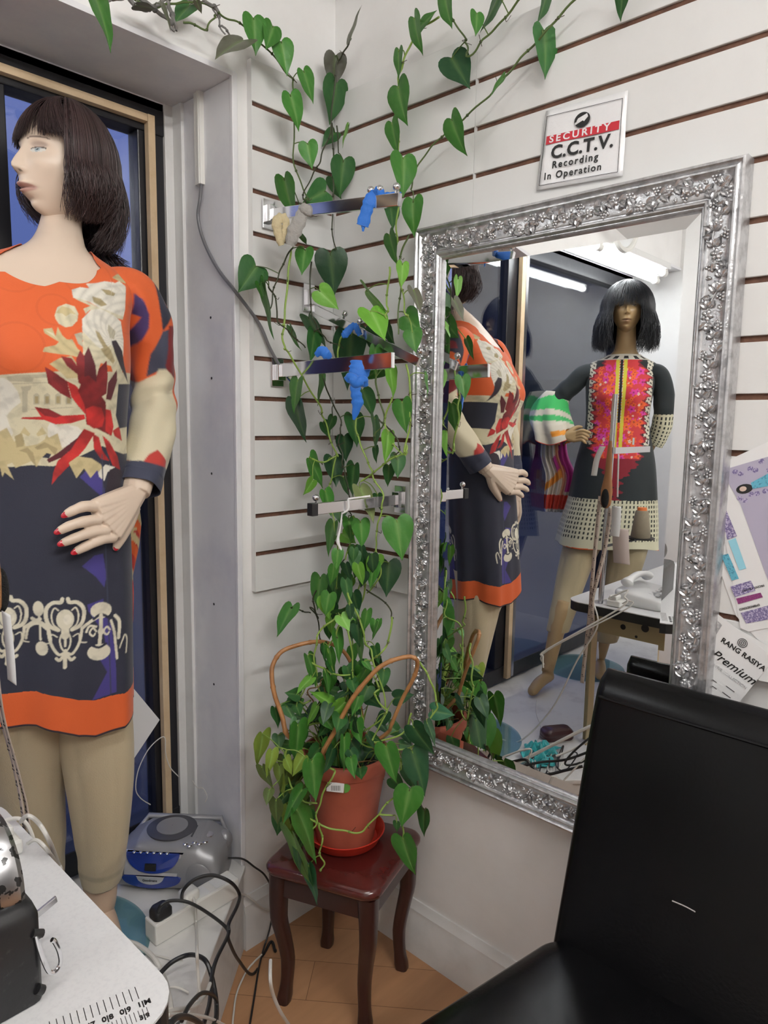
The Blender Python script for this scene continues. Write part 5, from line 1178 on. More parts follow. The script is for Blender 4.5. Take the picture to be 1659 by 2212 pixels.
def wig(b, c, f, rr, color, n=1500, length=.20, fringe=.035, gap=None, wide=1.0, opening=52, lat=.0, messy=.006, back=None, taper=.030):
    f, s = frame(f); up = nv([0, 0, 1]); A = nv([.079, .100, .119])*nv([wide, 1.0, 1.0])
    # under-cap following the skull and falling behind the face
    cap = []; m1 = 60; m2 = 40
    for i in range(m2):
        t = i/(m2-1); row = []
        for j in range(m1):
            ph = -pi+2*pi*j/m1; op = math.radians(opening)
            front = abs(ph) < op+.08
            th_max = .78 if front else 1.75
            th = t*min(1, 1)*th_max; q = nv([math.sin(th)*math.sin(ph)*A[0], math.sin(th)*math.cos(ph)*(A[1] if abs(ph) > pi/2 else A[1]*.93), math.cos(th)*A[2]])*1.015
            if not front and t > .9: q = q+nv([0, 0, -(t-.9)*10*length*.62])*1.0; q[0] *= .93; q[1] *= .93
            row.append(c+s*q[0]+f*q[1]+up*q[2])
        cap.append(row)
    b.grid(np.array(cap), cv=True, col=nv(color)*.55)
    for k in range(n):
        ph = rr.uniform(-pi, pi); dg = abs(math.degrees(ph)); lay = rr.random(); sc = 1.015+.10*lay
        isf = dg < opening+6 and not (dg > opening-10 and rr.random() < .55)
        if isf and gap and gap[0] < math.degrees(ph) < gap[1] and rr.random() < .93: continue
        part = rr.uniform(.02, .16); pts = []; L_ = length*(1+rr.uniform(-.14, .10)) * (1.0 if back is None else (back if dg > 120 else 1.0))
        j1 = rr.uniform(-1, 1); j2 = rr.uniform(-1, 1); w_ = rr.uniform(3, 7)
        if isf:
            fz = fringe+rr.uniform(-.012, .010)+(0.0 if dg < opening-12 else -.05*(dg-opening+12)/18)
            for i in range(11):
                t = i/10; th = part+(math.acos(max(-1, min(1, fz/(A[2]*sc))))-part)*t; p2 = ph*(.55+.45*t)+.10*j1*t*t
                q = nv([math.sin(th)*math.sin(p2)*A[0]*sc, math.sin(th)*math.cos(p2)*A[1]*sc*(.97+.03*t), math.cos(th)*A[2]*sc]); pts.append(q)
        else:
            thm = 1.62
            for i in range(9):
                t = i/8; th = part+(thm-part)*t; q = nv([math.sin(th)*math.sin(ph)*A[0]*sc, math.sin(th)*math.cos(ph)*A[1]*sc, math.cos(th)*A[2]*sc]); pts.append(q)
            last = pts[-1].copy(); rad = nv([last[0], last[1], 0]); rad /= np.linalg.norm(rad)
            for i in range(1, 11):
                t = i/10; q = last+nv([0, 0, -L_*t])+rad*(.014*math.sin(pi*t*.8)*wide-taper*t*t*(1-.5*lay))+nv([math.sin(t*w_+j1*3), math.cos(t*w_+j2*3), 0])*messy*t
                pts.append(q)
        W3 = np.array([c+s*q[0]+f*q[1]+up*q[2] for q in pts]); kk = len(pts)
        r_ = .00125*np.sqrt(np.linspace(1, .06, kk)); cc = nv(color)*rr.uniform(.55, 1.5)
        b.tube(W3, r_, 3, cap=False, col=cc)
def remesh_arrays(b, voxel, smooth=3, col=(.6, .5, .4)):
    o = b.build('tmp', M['ink'], recalc=True)
    md = o.modifiers.new('r', 'REMESH'); md.mode = 'VOXEL'; md.voxel_size = voxel
    ms = o.modifiers.new('s', 'SMOOTH'); ms.iterations = smooth; ms.factor = .6
    dg = bpy.context.evaluated_depsgraph_get(); e = o.evaluated_get(dg); me = e.to_mesh()
    V = np.zeros(len(me.vertices)*3); me.vertices.foreach_get('co', V); V = V.reshape(-1, 3); F = [tuple(p.vertices) for p in me.polygons]
    e.to_mesh_clear(); me0 = o.data; bpy.data.objects.remove(o); bpy.data.meshes.remove(me0)
    return V, F
def hand(body, wrist, fore, fingers, thumb, skin, k=1., nails=None, nailmat=None, parent=None, palm_th=.0125):
    """fingers: list of joint point lists from knuckle to tip; thumb likewise. One surface by voxel remesh."""
    b = MB(); wrist = nv(wrist); kn = [nv(q[0]) for q in fingers]
    b.tube(spline([fore, (nv(fore)*.4+wrist*.6), wrist], 6), np.linspace(.030, .0235, 13)*k, 14, flat=.86)
    mid = sum(kn)/len(kn)
    for q in kn+[kn[0]*.5+kn[1]*.5, kn[1]*.5+kn[2]*.5, kn[2]*.5+kn[3]*.5]:
        b.tube([wrist, wrist*.6+q*.4, wrist*.25+q*.75, q], nv([.0180, .0160, .0138, .0112])*k, 10)
    for q in fingers:
        s_ = spline([nv(p) for p in q], 6); n_ = len(s_); r_ = np.interp(np.linspace(0, 1, n_), [0, .3, .38, .62, .7, .95, 1], nv([.0094, .0083, .0088, .0074, .0078, .0062, .0045]))*k
        b.tube(s_, r_, 12); b.ball(s_[-1], .0048*k, 10, 8)
    s_ = spline([nv(p) for p in thumb], 6); b.tube(s_, np.interp(np.linspace(0, 1, len(s_)), [0, .4, .7, 1], nv([.014, .0115, .0098, .0062]))*k, 12); b.ball(s_[-1], .0062*k, 10, 8)
    V, F = remesh_arrays(b, .0017, 5); body.add(V, F, col=skin)
    if nails is not None:
        for q in fingers+[thumb]:
            a_, t_ = nv(q[-2]), nv(q[-1]); X = t_-a_; X /= np.linalg.norm(X); Nn = nails-X*(nails@X); Nn /= np.linalg.norm(Nn); Y = np.cross(Nn, X)
            nb = MB(); nb.ball(t_-X*.001+Nn*.0032*k, 1, 12, 8, sc=(.0078*k, .0046*k, .0018*k), mt=np.array([X, Y, Nn]).T); nb.build('fingernail', nailmat, parent)
def sect(tab, z):
    tab = nv(tab); return [np.interp(z, tab[:, 0], tab[:, i]) for i in range(1, tab.shape[1])]
def smooth_tab(tab, n=60):
    tab = nv(tab); s = spline(tab, n//len(tab)+3); return s
def in_poly(px_, py_, poly):
    n = len(poly); ins = np.zeros(px_.shape, bool); j = n-1; pa = nv(poly)
    bx = np.nonzero((px_ >= pa[:, 0].min()) & (px_ <= pa[:, 0].max()) & (py_ >= pa[:, 1].min()) & (py_ <= pa[:, 1].max()))[0]
    if not len(bx): return ins
    if len(bx) < len(px_): ins[bx] = in_poly(px_[bx], py_[bx], poly) if len(bx) < .98*len(px_) else ins[bx]
    if 0 < len(bx) < .98*len(px_): return ins
    for i in range(n):
        xi, yi = poly[i]; xj, yj = poly[j]
        if yi != yj: ins ^= ((yi > py_) != (yj > py_)) & (px_ < (xj-xi)*(py_-yi)/(yj-yi)+xi)
        j = i
    return ins
def seg_dist(px_, py_, pts):
    d = np.full(px_.shape, 9.)
    for (x0, y0), (x1, y1) in zip(pts[:-1], pts[1:]):
        L2 = (x1-x0)**2+(y1-y0)**2+1e-12; t = np.clip(((px_-x0)*(x1-x0)+(py_-y0)*(y1-y0))/L2, 0, 1)
        d = np.minimum(d, np.hypot(px_-x0-t*(x1-x0), py_-y0-t*(y1-y0)))
    return d
DYE = dict(orange=(.62, .105, .022), cream=(.62, .57, .40), white=(.70, .67, .58), stone=(.44, .40, .29), tan=(.36, .29, .15), tan2=(.52, .43, .23), navy=(.019, .021, .038), navy2=(.035, .040, .070),
           violet=(.050, .038, .200), violet2=(.050, .030, .120), slate=(.040, .045, .075), dred=(.17, .012, .014), maroon=(.085, .010, .016), red=(.42, .020, .018), red2=(.42, .035, .025), black=(.022, .014, .022), beige=(.60, .54, .38), lace=(.66, .62, .49), lace2=(.74, .70, .58))
def vnoise(P, sc, oct_=3):
    out = np.zeros(len(P)); a = 1.
    for o_ in range(oct_):
        q = P*sc*(2**o_); out += a*(np.sin(q[:, 0]*1.7+1.3*np.sin(q[:, 2]*1.1))*np.sin(q[:, 2]*1.9+1.7*np.sin(q[:, 0]*.9))); a *= .55
    return out
M['cotton_print'] = vmat('printed_cotton', .72, bump=(420, .10), sheen=.15)
M['cotton_plain'] = vmat('plain_cotton_trousers', .8, bump=(300, .16), sheen=.2)
M['skin'] = vmat('glossy_painted_fibreglass', .38, coat=.08)
M['hair'] = vmat('synthetic_wig_hair', .38, spec=.55)
M['nail_red'] = mat('red_nail_varnish', (.42, .006, .02), .15, coat=1)
# ============ mannequin in the orange and navy tunic
rr = random.Random(21)
F1, S1 = frame((-.34, -.94)); S1 = -S1 if S1[0] < 0 else S1
SKIN1 = (.66, .53, .42)
m1 = thing('mannequin', 'pale female mannequin with dark brown bob, in the orange and navy flowered tunic', 'mannequin', (-.76, .02, FZ))
TUN = spline([(.74, -.797, -.015, .150, .118), (.80, -.797, -.015, .150, .115), (.95, -.790, -.01, .150, .113), (1.15, -.780, 0, .149, .110), (1.30, -.772, .008, .141, .104), (1.42, -.768, .012, .139, .108), (1.55, -.765, .006, .145, .120), (1.64, -.765, .018, .152, .105),
              (1.69, -.762, .030, .163, .086), (1.720, -.758, .036, .166, .070), (1.742, -.750, .042, .146, .062), (1.764, -.739, .048, .108, .057), (1.780, -.729, .054, .078, .054), (1.796, -.720, .060, .058, .051), (1.82, -.708, .074, .0470, .044), (1.86, -.690, .103, .0405, .038), (1.935, -.670, .116, .036, .036)], 14)
def ring1(z, ph, off=0., fold=0.):
    """ph=0 is the front, grows towards the wearer's left"""
    z = np.asarray(z, float); cx, cy, rx, ry = [np.interp(z, TUN[:, 0], TUN[:, i]) for i in (1, 2, 3, 4)]
    fo = fold*np.clip((1.35-z)/.5, 0, 1); rx = rx+off+fo*(np.sin(ph*7+1)+.5*np.sin(ph*11)); ry = ry+off+fo*(np.sin(ph*7+1)+.6*np.sin(ph*12+2))
    sx, sy = np.sin(ph), np.cos(ph); sx = np.sign(sx)*np.abs(sx)**.9; sy = np.sign(sy)*np.abs(sy)**.9
    lx, ly = rx*sx, ry*sy
    bust = .020*np.exp(-((z-1.555)/.055)**2)*(np.exp(-((np.abs(lx)-.068)/.045)**2))*(np.cos(ph) > 0)*np.clip(np.cos(ph), 0, 1); ly = ly+bust
    return np.stack([cx+S1[0]*lx+F1[0]*ly, cy+S1[1]*lx+F1[1]*ly, z+0*ph], -1)
body = MB()
zz = np.concatenate([np.linspace(1.50, 1.73, 24), np.linspace(1.735, 1.82, 34), np.linspace(1.823, 1.935, 30)]); ph = np.linspace(-pi, pi, 96, endpoint=False)
Zg, Pg = np.meshgrid(zz, ph, indexing='ij'); body.grid(ring1(Zg, Pg), cv=True, col=nv(SKIN1))
HC = nv([-.678, .098, 1.971])
head_mesh(body, HC, (-.985, -.17), SKIN1, (.42, .24, .20), tilt=.0)
# hand resting on the front of the tunic (the wearer's left), forearm inside the sleeve
def oy(u, v, y): return on_y(u, v, y)
W1 = oy(292, 1066, -.100)
fing = [[oy(203, 1094, -.150), oy(182, 1094, -.156), oy(160, 1102, -.156), oy(141, 1112, -.152)], [oy(213, 1123, -.152), oy(185, 1126, -.160), oy(153, 1135, -.160), oy(126, 1148, -.155)],
        [oy(231, 1146, -.150), oy(200, 1149, -.158), oy(165, 1161, -.159), oy(133, 1174, -.154)], [oy(246, 1160, -.146), oy(219, 1165, -.154), oy(190, 1178, -.155), oy(162, 1192, -.150)]]
thb = [oy(285, 1095, -.110), oy(276, 1128, -.112), oy(262, 1158, -.118), oy(251, 1182, -.122)]
hand(body, W1, (-.585, -.045, 1.40), fing, thb, SKIN1, 1.28, nails=nv([-.25, -.95, .18]), nailmat=M['nail_red'], parent=m1)
# the other arm hangs at the left
W2 = nv([-.99, .02, 1.23]); 
fr2 = [[W2+nv([dx_, -.02+.004*i, -.075]), W2+nv([dx_*1.1, -.025+.004*i, -.115]), W2+nv([dx_*1.1, -.022+.004*i, -.145]), W2+nv([dx_, -.012, -.172])] for i, dx_ in enumerate((-.024, -.008, .008, .022))]
hand(body, W2, (-.975, .04, 1.34), fr2, [W2+nv([.02, -.015, -.02]), W2+nv([.035, -.03, -.05]), W2+nv([.036, -.035, -.075]), W2+nv([.03, -.035, -.095])], SKIN1)
# shins and feet
for (kx, ky), (ax2, ay2) in (((-.700, .0), (-.690, .040)), ((-.80, .09), (-.785, .145))):
    body.tube(spline([(kx, ky, .60), (ax2, ay2, .42), (ax2, ay2, .335), (ax2-.002, ay2+.003, .30)], 6), [.045]*6+list(np.linspace(.042, .028, 12))+[.028], 20, col=nv(SKIN1)*nv([.82, .74, .68]))
    ft = MB(); ft.tube(spline([(ax2, ay2+.025, .275), (ax2, ay2, .29), (ax2-.012, ay2-.05, .285), (ax2-.03, ay2-.12, .264), (ax2-.04, ay2-.155, .262)], 5), np.interp(np.linspace(0, 1, 21), [0, .3, .6, .9, 1], [.022, .030, .030, .020, .010]), 16, flat=.9)
    ft.tube([(ax2, ay2, .34), (ax2, ay2, .27)], .028, 16); V, F = remesh_arrays(ft, .004, 4); body.add(V, F, col=nv(SKIN1)*nv([.82, .74, .68]))
body.build('body', M['skin'], m1, ang=180)
hb = MB(); wig(hb, HC+nv([.006, 0, .004]), (-.985, -.17), rr, (.042, .024, .024), n=4200, length=.105, fringe=.036, gap=(8, 30), wide=1.10, opening=67, messy=.012, back=1.45, taper=.055)
for k in range(260):
    a = rr.uniform(0, 1); p0 = nv([-.60+rr.uniform(-.02, .01), .135+rr.uniform(-.03, .03), 1.88+rr.uniform(-.03, .03)]); e = nv([-.585+.035*a, .10+rr.uniform(-.03, .05), 1.775+rr.uniform(-.02, .03)])
    q = spline([p0, (p0+e)/2+nv([-.012, .0, -.012]), e+nv([-.006, 0, 0]), e+nv([.012*a, 0, -.004])], 5); hb.tube(q, .0014*np.sqrt(np.linspace(1, .06, len(q))), 3, cap=False, col=nv([.030, .018, .020])*rr.uniform(.6, 1.4))
hb.build('wig', M['hair'], m1, ang=180, recalc=False)
# --- tunic
NP, NZ = 540, 800
ph = np.linspace(-1, 1, NP, endpoint=False); ph = pi*np.sign(ph)*np.abs(ph)**1.3
zt = np.interp(np.abs(ph), [0, .20, .42, .62, .85, 1.15, 1.57, 2.2, pi], [1.702, 1.712, 1.722, 1.745, 1.772, 1.7875, 1.796, 1.798, 1.80])
zt = zt-.009*np.abs(np.sin((ph-.12)*6.5))*(np.abs(ph) < .75)
HEMZ = [.80, .84, .862, .863, .861, .848, .828, .817, .815, .84, .80]
zh = np.interp(ph, [-pi, -1.6, -.85, -.55, -.2, 0, .2, .45, .9, 1.57, pi], HEMZ)
tt = np.linspace(0, 1, NZ)[:, None]; Zg = zh[None]+(zt-zh)[None]*tt; Pg = np.broadcast_to(ph, Zg.shape)
P3 = ring1(Zg, Pg, off=.0055, fold=.0065)
def tun_uv(P): q = P-nv([-.80, -.115, 0]); return q[..., :2] @ S1[:2], P[..., 2]
def px_to_tunic(u, v):
    d = ray(u, v); o_ = nv([-.80, -.115, 0]); t = ((o_-CAMLOC)@F1)/(d@F1); q = CAMLOC+d*t; return (q-o_)@S1, q[2]
def px_to_sleeve(u, v): q = on_y(u, v, -.045); return q[0], q[2]
def print_on(C, U, V_, tgt, conv, flat_=None):
    for ln_ in PRINT.split('\n'):
        a = ln_.split(); 
        if a[0] != tgt: continue
        if a[1][-1] == '!':
            w = float(a[2])/1523*1.48; pts = [conv(*map(float, q.split(','))) for q in a[3:]]; m_ = seg_dist(U, V_, spline([(x, y, 0) for x, y in pts], 5)[:, :2]) < w/2; cn = a[1][:-1]
        else: m_ = in_poly(U, V_, [conv(*map(float, q.split(','))) for q in a[2:]]); cn = a[1]
        C[m_] = DYE[cn]
def soft_print(C, U, V_, tgt, conv, h):
    """the dye edge is averaged over each thread crossing"""
    acc = np.zeros_like(C)
    for du, dv in ((-h, -h), (h, -h), (-h, h), (h, h), (0, 0)): c = C.copy(); print_on(c, U+du, V_+dv, tgt, conv); acc += c
    return acc/5
U, V_ = tun_uv(P3); U = U.ravel(); V_ = V_.ravel(); Pf = P3.reshape(-1, 3)
C = np.broadcast_to(nv(DYE['orange']), Pf.shape).copy()
C[V_ < 1.32] = DYE['navy']
# faint quatrefoil lattice woven into the orange ground
lat = np.minimum(np.abs(np.hypot((U % .13)-.065, (V_ % .15)-.075)-.045), np.abs(np.hypot(((U+.065) % .13)-.065, ((V_+.075) % .15)-.075)-.030))
C[(lat < .0022)] *= .92
C = soft_print(C, U, V_, 'T', px_to_tunic, .0006)
ns = vnoise(Pf, 60.); soft = (C[:, 0] > .3) & (C[:, 1] > .25); C[soft] *= (1-.16*np.clip(ns[soft], 0, 1))[:, None]
pet = np.abs(np.sin(np.arctan2(V_-1.60, U-.10)*9+np.hypot(V_-1.60, U-.10)*160)); C[soft & (np.hypot(V_-1.60, U-.10) < .14)] *= (.80+.20*pet[soft & (np.hypot(V_-1.60, U-.10) < .14)])[:, None]
rd = (C[:, 0] > .1) & (C[:, 1] < .03) & (C[:, 2] < .03); C[rd] *= (1+.35*np.clip(vnoise(Pf[rd], 35.), -1, 1))[:, None]
zl = (Zg-zh[None]).ravel(); C[zl < .071+.004*np.sin(Pg.ravel()*3)] = DYE['orange']; C[zl < .004] = DYE['black']
bkf = (np.abs(Pg.ravel()) > 1.9) & (V_ > 1.15); 
tn = MB(); tn.grid(P3, cv=True, col=C); tu = tn.build('tunic', M['cotton_print'], m1, ang=180)
sd_ = tu.modifiers.new('cloth_thickness', 'SOLIDIFY'); sd_.thickness = .0012; sd_.offset = -1
# sleeves
def sleeve(path, radii, folds, seed, paint):
    s_ = spline(path, 40); k = len(s_); r_ = np.interp(np.linspace(0, 1, k), np.linspace(0, 1, len(radii)), radii); n = 150
    T_ = np.gradient(s_, axis=0); T_ /= np.linalg.norm(T_, axis=1)[:, None]; u_ = nv([0, 1, 0]); G = []; ang_ = np.arange(n)*2*pi/n
    for i in range(k):
        a_ = np.cross(T_[i], u_); a_ /= np.linalg.norm(a_); b_ = np.cross(a_, T_[i]); u_ = b_; t = i/(k-1)
        fl = r_[i]*(1+folds(t, ang_)); G.append(s_[i]+fl[:, None]*(np.cos(ang_)[:, None]*a_+np.sin(ang_)[:, None]*b_))
    G = np.array(G); return G
def fold1(t, a): return .07*np.sin(a*2+t*9)*np.exp(-((t-.6)/.3)**2)+.09*np.sin(t*52+a*2)*np.exp(-((t-.62)/.09)**2)+.04*np.sin(a*5+t*14)+.03*np.sin(a*3-t*30)*(t < .93)
G = sleeve([(-.650, .018, 1.700), (-.598, -.006, 1.712), (-.566, -.010, 1.670), (-.548, .000, 1.61), (-.540, .010, 1.52), (-.556, -.018, 1.44), (-.600, -.062, 1.36), (-.632, -.088, 1.305)], [.060, .050, .049, .050, .049, .048, .047, .043, .042], fold1, 1, None)
Gf = G.reshape(-1, 3); C = np.broadcast_to(nv(DYE['orange']), Gf.shape).copy(); C = soft_print(C, Gf[:, 0], Gf[:, 2], 'S', px_to_sleeve, .0012)
sl = MB(); sl.grid(G, cv=True, col=C); o = sl.build('sleeve', M['cotton_print'], tu, ang=180); q = o.modifiers.new('t', 'SOLIDIFY'); q.thickness = .0012; q.offset = 1
G = sleeve([(-.870, .10, 1.700), (-.920, .085, 1.712), (-.950, .075, 1.67), (-.968, .065, 1.60), (-.972, .055, 1.50), (-.978, .045, 1.40), (-.988, .03, 1.32), (-.992, .022, 1.27)], [.062, .050, .052, .052, .050, .047, .044, .040, .038], fold1, 2, None)
Gf = G.reshape(-1, 3); C = np.broadcast_to(nv(DYE['orange']), Gf.shape).copy(); C[Gf[:, 2] < 1.56] = DYE['beige']; C[Gf[:, 2] < 1.33] = DYE['navy2']; C[(Gf[:, 2] > 1.60) & (np.sin(Gf[:, 0]*90)+np.sin(Gf[:, 2]*40) > .9)] = DYE['navy']
sl = MB(); sl.grid(G, cv=True, col=C); o = sl.build('sleeve', M['cotton_print'], tu, ang=180); q = o.modifiers.new('t', 'SOLIDIFY'); q.thickness = .0012; q.offset = 1
# the loose back panel of the slit tunic, swinging out on the right
yb = .085; outline = [(262, 1085), (300, 1092), (305, 1130), (300, 1180), (285, 1250), (288, 1300), (287, 1345), (262, 1308), (236, 1268), (246, 1215), (256, 1150)]
pb = MB(); q = [on_y(u, v, yb-.03*((v-1085)/260)) for u, v in outline]; cen = sum(q)/len(q); n = len(q); rows = []
for i in range(n):
    a_, b_ = q[i], q[(i+1) % n]
    for j in range(6): rows.append(a_+(b_-a_)*j/6)
rows = np.array(rows); lay = np.array([cen+(rows-cen)*t+nv([0, -1, 0])*.012*math.sin(t*3) for t in np.linspace(.02, 1, 22)])
Lf = lay.reshape(-1, 3); C = np.broadcast_to(nv(DYE['red2']), Lf.shape).copy(); zt_ = Lf[:, 2]; C[zt_ > 1.19] = DYE['tan2']; C[(zt_ > 1.10) & (np.sin(Lf[:, 0]*160+zt_*70) > .2)] = DYE['orange']; C[(zt_ > 1.06) & (np.sin(Lf[:, 0]*90+zt_*60+1) > .72)] = DYE['tan2']
ed = np.repeat(np.linspace(.02, 1, 22), len(rows)); idx = np.tile(np.arange(len(rows)), 22); C[(ed > .84) & (idx > 36)] = DYE['black']
pb.grid(lay, cv=True, col=C); o = pb.build('tunic_back_panel', M['cotton_print'], tu, ang=180); q = o.modifiers.new('t', 'SOLIDIFY'); q.thickness = .0015
# trousers
BE = (.50, .42, .28)
def legtube(path, radii, seed, ffreq=6):
    s_ = spline(path, 16); k = len(s_); r_ = np.interp(np.linspace(0, 1, k), np.linspace(0, 1, len(radii)), radii); n = 72; a_ = np.arange(n)*2*pi/n; G = []
    for i in range(k):
        t = i/(k-1); w_ = r_[i]*(1+.10*(np.abs(np.sin(a_*ffreq*.5+seed+t*1.2))**.6-.5)*(1-t*.75)+.045*np.sin(a_*3+t*7+seed)+.025*np.sin(t*38+a_*2)*np.exp(-((t-.85)/.12)**2))
        G.append(np.c_[s_[i, 0]+w_*np.cos(a_), s_[i, 1]+w_*1.05*np.sin(a_), np.full(n, s_[i, 2])])
    return np.array(G)
tb = MB()
G = legtube([(-.735, -.015, .93), (-.722, -.025, .80), (-.708, -.020, .66), (-.698, .000, .50), (-.692, .030, .385)], [.088, .078, .068, .055, .043], 1.); hemc = np.broadcast_to(nv(BE), G.shape).copy(); hemc[-9:-7] *= .8; tb.grid(G, cv=True, col=hemc)
G = legtube([(-.845, .0, .93), (-.842, .03, .80), (-.822, .070, .66), (-.800, .105, .50), (-.788, .135, .36)], [.088, .080, .070, .056, .043], 3.); tb.grid(G, cv=True, col=nv(BE))
o = tb.build('trousers', M['cotton_plain'], m1, ang=180); q = o.modifiers.new('t', 'SOLIDIFY'); q.thickness = .0015
st_ = MB(); st_.lathe([(.001, 0), (.20, 0), (.202, .003), (.20, .007), (.001, .007)], (-.795, .045, FZ+.0012), 64); st_.build('stand_plate', M['base_glass'], m1)
MB().tube([(-.79, .10, FZ+.007), (-.79, .10, .62)], .010, 14).build('stand_rod', M['chrome'], m1)
# ============ second mannequin, seen in the mirror: black tunic with embroidered bib
C2 = nv([-1.80, .03, 0]); F2 = nv([.9, -.43, 0])/math.hypot(.9, .43); S2 = nv([-.43, -.9, 0])/math.hypot(.9, .43)
def q2(lx, ly, z): return C2+S2*lx+F2*ly+nv([0, 0, z])
m2 = thing('mannequin', 'tan mannequin with black bob and flowered bib tunic, reflected in the mirror', 'mannequin', (C2[0], C2[1], FZ))
TB2 = spline([(.87, .02, 0, .230, .150), (.90, .02, 0, .226, .148), (1.0, .028, 0, .213, .140), (1.11, .037, 0, .194, .130), (1.27, .040, 0, .172, .118), (1.40, .040, 0, .144, .104), (1.48, .038, 0, .134, .098), (1.575, .040, .008, .140, .112), (1.65, .042, 0, .148, .098),
              (1.70, .043, -.008, .154, .078), (1.725, .046, -.010, .145, .065), (1.745, .050, -.012, .108, .057), (1.765, .054, -.012, .070, .052), (1.79, .057, -.008, .050, .048), (1.84, .058, 0, .043, .045), (1.92, .056, .004, .041, .043)], 12)
def ring2(z, ph, off=0., fold=0.):
    cx, cy, rx, ry = [np.interp(z, TB2[:, 0], TB2[:, i]) for i in (1, 2, 3, 4)]; fo = fold*np.clip((1.3-z)/.4, 0, 1)*(np.sin(ph*6)+.5*np.sin(ph*11+1))
    lx = (rx+off+fo)*np.sin(ph); ly = (ry+off+fo)*np.cos(ph); ly = ly+.018*np.exp(-((z-1.575)/.05)**2)*np.exp(-((np.abs(lx)-.065)/.04)**2)*np.clip(np.cos(ph), 0, 1)
    return C2 + (cx+lx)[..., None]*S2 + (cy+ly)[..., None]*F2 + np.asarray(z)[..., None]*nv([0, 0, 1])
SKIN2 = (.40, .275, .135); body = MB(); ph = np.linspace(-pi, pi, 72, endpoint=False); Zg, Pg = np.meshgrid(np.linspace(1.55, 1.92, 60), ph, indexing='ij'); body.grid(ring2(Zg, Pg), cv=True, col=nv(SKIN2))
HC2 = q2(.055, .022, 1.966); head_mesh(body, HC2, F2, SKIN2, (.33, .20, .11), scale=.90, eyecol=(.10, .08, .05), white=(.40, .33, .22), lid=(.55, .42, .25), nu=150, nvv=120)
W = q2(-.198, .075, 1.392)
fi = [[W+S2*.058+F2*.01+nv([0, 0, .020-.012*i]), W+S2*.085+F2*.022+nv([0, 0, .030-.014*i]), W+S2*(.108-.004*i)+F2*.024+nv([0, 0, .026-.015*i]), W+S2*(.124-.006*i)+F2*.016+nv([0, 0, .018-.015*i])] for i in range(4)]
hand(body, W, q2(-.285, .01, 1.50), fi, [W+S2*.02+nv([0, 0, .012]), W+S2*.045+F2*-.012+nv([0, 0, .035]), W+S2*.066+F2*-.016+nv([0, 0, .045]), W+S2*.082+F2*-.014+nv([0, 0, .046])], SKIN2, .95)
W = q2(.185, -.06, 1.335)
fi = [[W+nv([0, 0, -.07])-S2*(.01*i), W+nv([0, 0, -.11])-S2*(.01*i+.005), W+nv([0, 0, -.135])-S2*(.01*i+.008), W+nv([0, 0, -.16])-S2*(.01*i+.008)] for i in range(4)]
hand(body, W, q2(.225, -.03, 1.45), fi, [W-F2*.02+nv([0, 0, -.03]), W-F2*.03+nv([0, 0, -.06]), W-F2*.03+nv([0, 0, -.08]), W-F2*.03+nv([0, 0, -.1])], SKIN2, .95)
for (k0, an, toe) in ((q2(-.15, .14, .62), q2(-.205, .275, .325), q2(-.262, .42, .268)), (q2(.075, .03, .62), q2(.02, -.02, .325), q2(.03, .12, .268))):
    body.tube(spline([k0, (k0+an)/2+nv([0, 0, .02]), an], 8), list(np.linspace(.046, .026, 17)), 18, col=nv(SKIN2))
    ft = MB(); hl = an+nv([0, 0, -.042])-(toe-an)/np.linalg.norm(toe-an)*.02; ft.tube(spline([hl, an+nv([0, 0, -.025]), (an+toe)/2+nv([0, 0, .0]), toe], 6), np.interp(np.linspace(0, 1, 19), [0, .3, .65, .92, 1], [.020, .028, .028, .024, .012]), 14, flat=.85); ft.tube([an+nv([0, 0, .02]), hl], .026, 14)
    V, F = remesh_arrays(ft, .004, 3); V[:, 2] = np.maximum(V[:, 2], FZ+.008); body.add(V, F, col=SKIN2)
body.build('body', M['skin'], m2, ang=180)
hb = MB(); wig(hb, HC2+nv([0, 0, -.002]), F2, random.Random(5), (.011, .012, .016), n=2200, length=.165, fringe=.014, wide=1.36, opening=40, messy=.020, taper=.012); hb.build('wig', M['hair'], m2, ang=180, recalc=False)
N1, N2 = 300, 360; ph = np.linspace(-1, 1, N1, endpoint=False); ph = pi*np.sign(ph)*np.abs(ph)**1.25; zh = .886+.008*np.sin(ph*3); zt = np.full(N1, 1.768)
Zg = zh[None]+(zt-zh)[None]*np.linspace(0, 1, N2)[:, None]; Pg = np.broadcast_to(ph, Zg.shape); P3 = ring2(Zg, Pg, .006, .005); Pf = P3.reshape(-1, 3)
U = (Pf-C2)@S2; V_ = Pf[:, 2]; phf = Pg.ravel(); C = np.broadcast_to(nv([.012, .018, .020]), Pf.shape).copy(); fr_ = np.cos(phf) > .1; uc = U-.045
side = fr_ & (V_ > 1.36) & (V_ < 1.75) & (np.abs(uc) > .110) & (np.abs(uc) < .136); C[side] = (.60, .57, .46); dash = side & ((np.sin(V_*330+uc*260) > .35) & (np.sin(uc*420-V_*120) > -.4)); C[dash] = (.012, .012, .014)
wdt = np.interp(V_, [1.20, 1.26, 1.34, 1.44, 1.60, 1.68, 1.74], [.02, .08, .118, .112, .120, .124, .07])+.010*np.sin(V_*160)+.006*np.sin(V_*300+uc*90)
bib = fr_ & (np.abs(uc) < wdt) & (V_ < 1.745); C[bib] = (.22, .008, .020); up_ = bib & (V_ > 1.30) & (np.abs(uc) < wdt-.010); C[up_] = (.55, .035, .04)
r5 = random.Random(9)
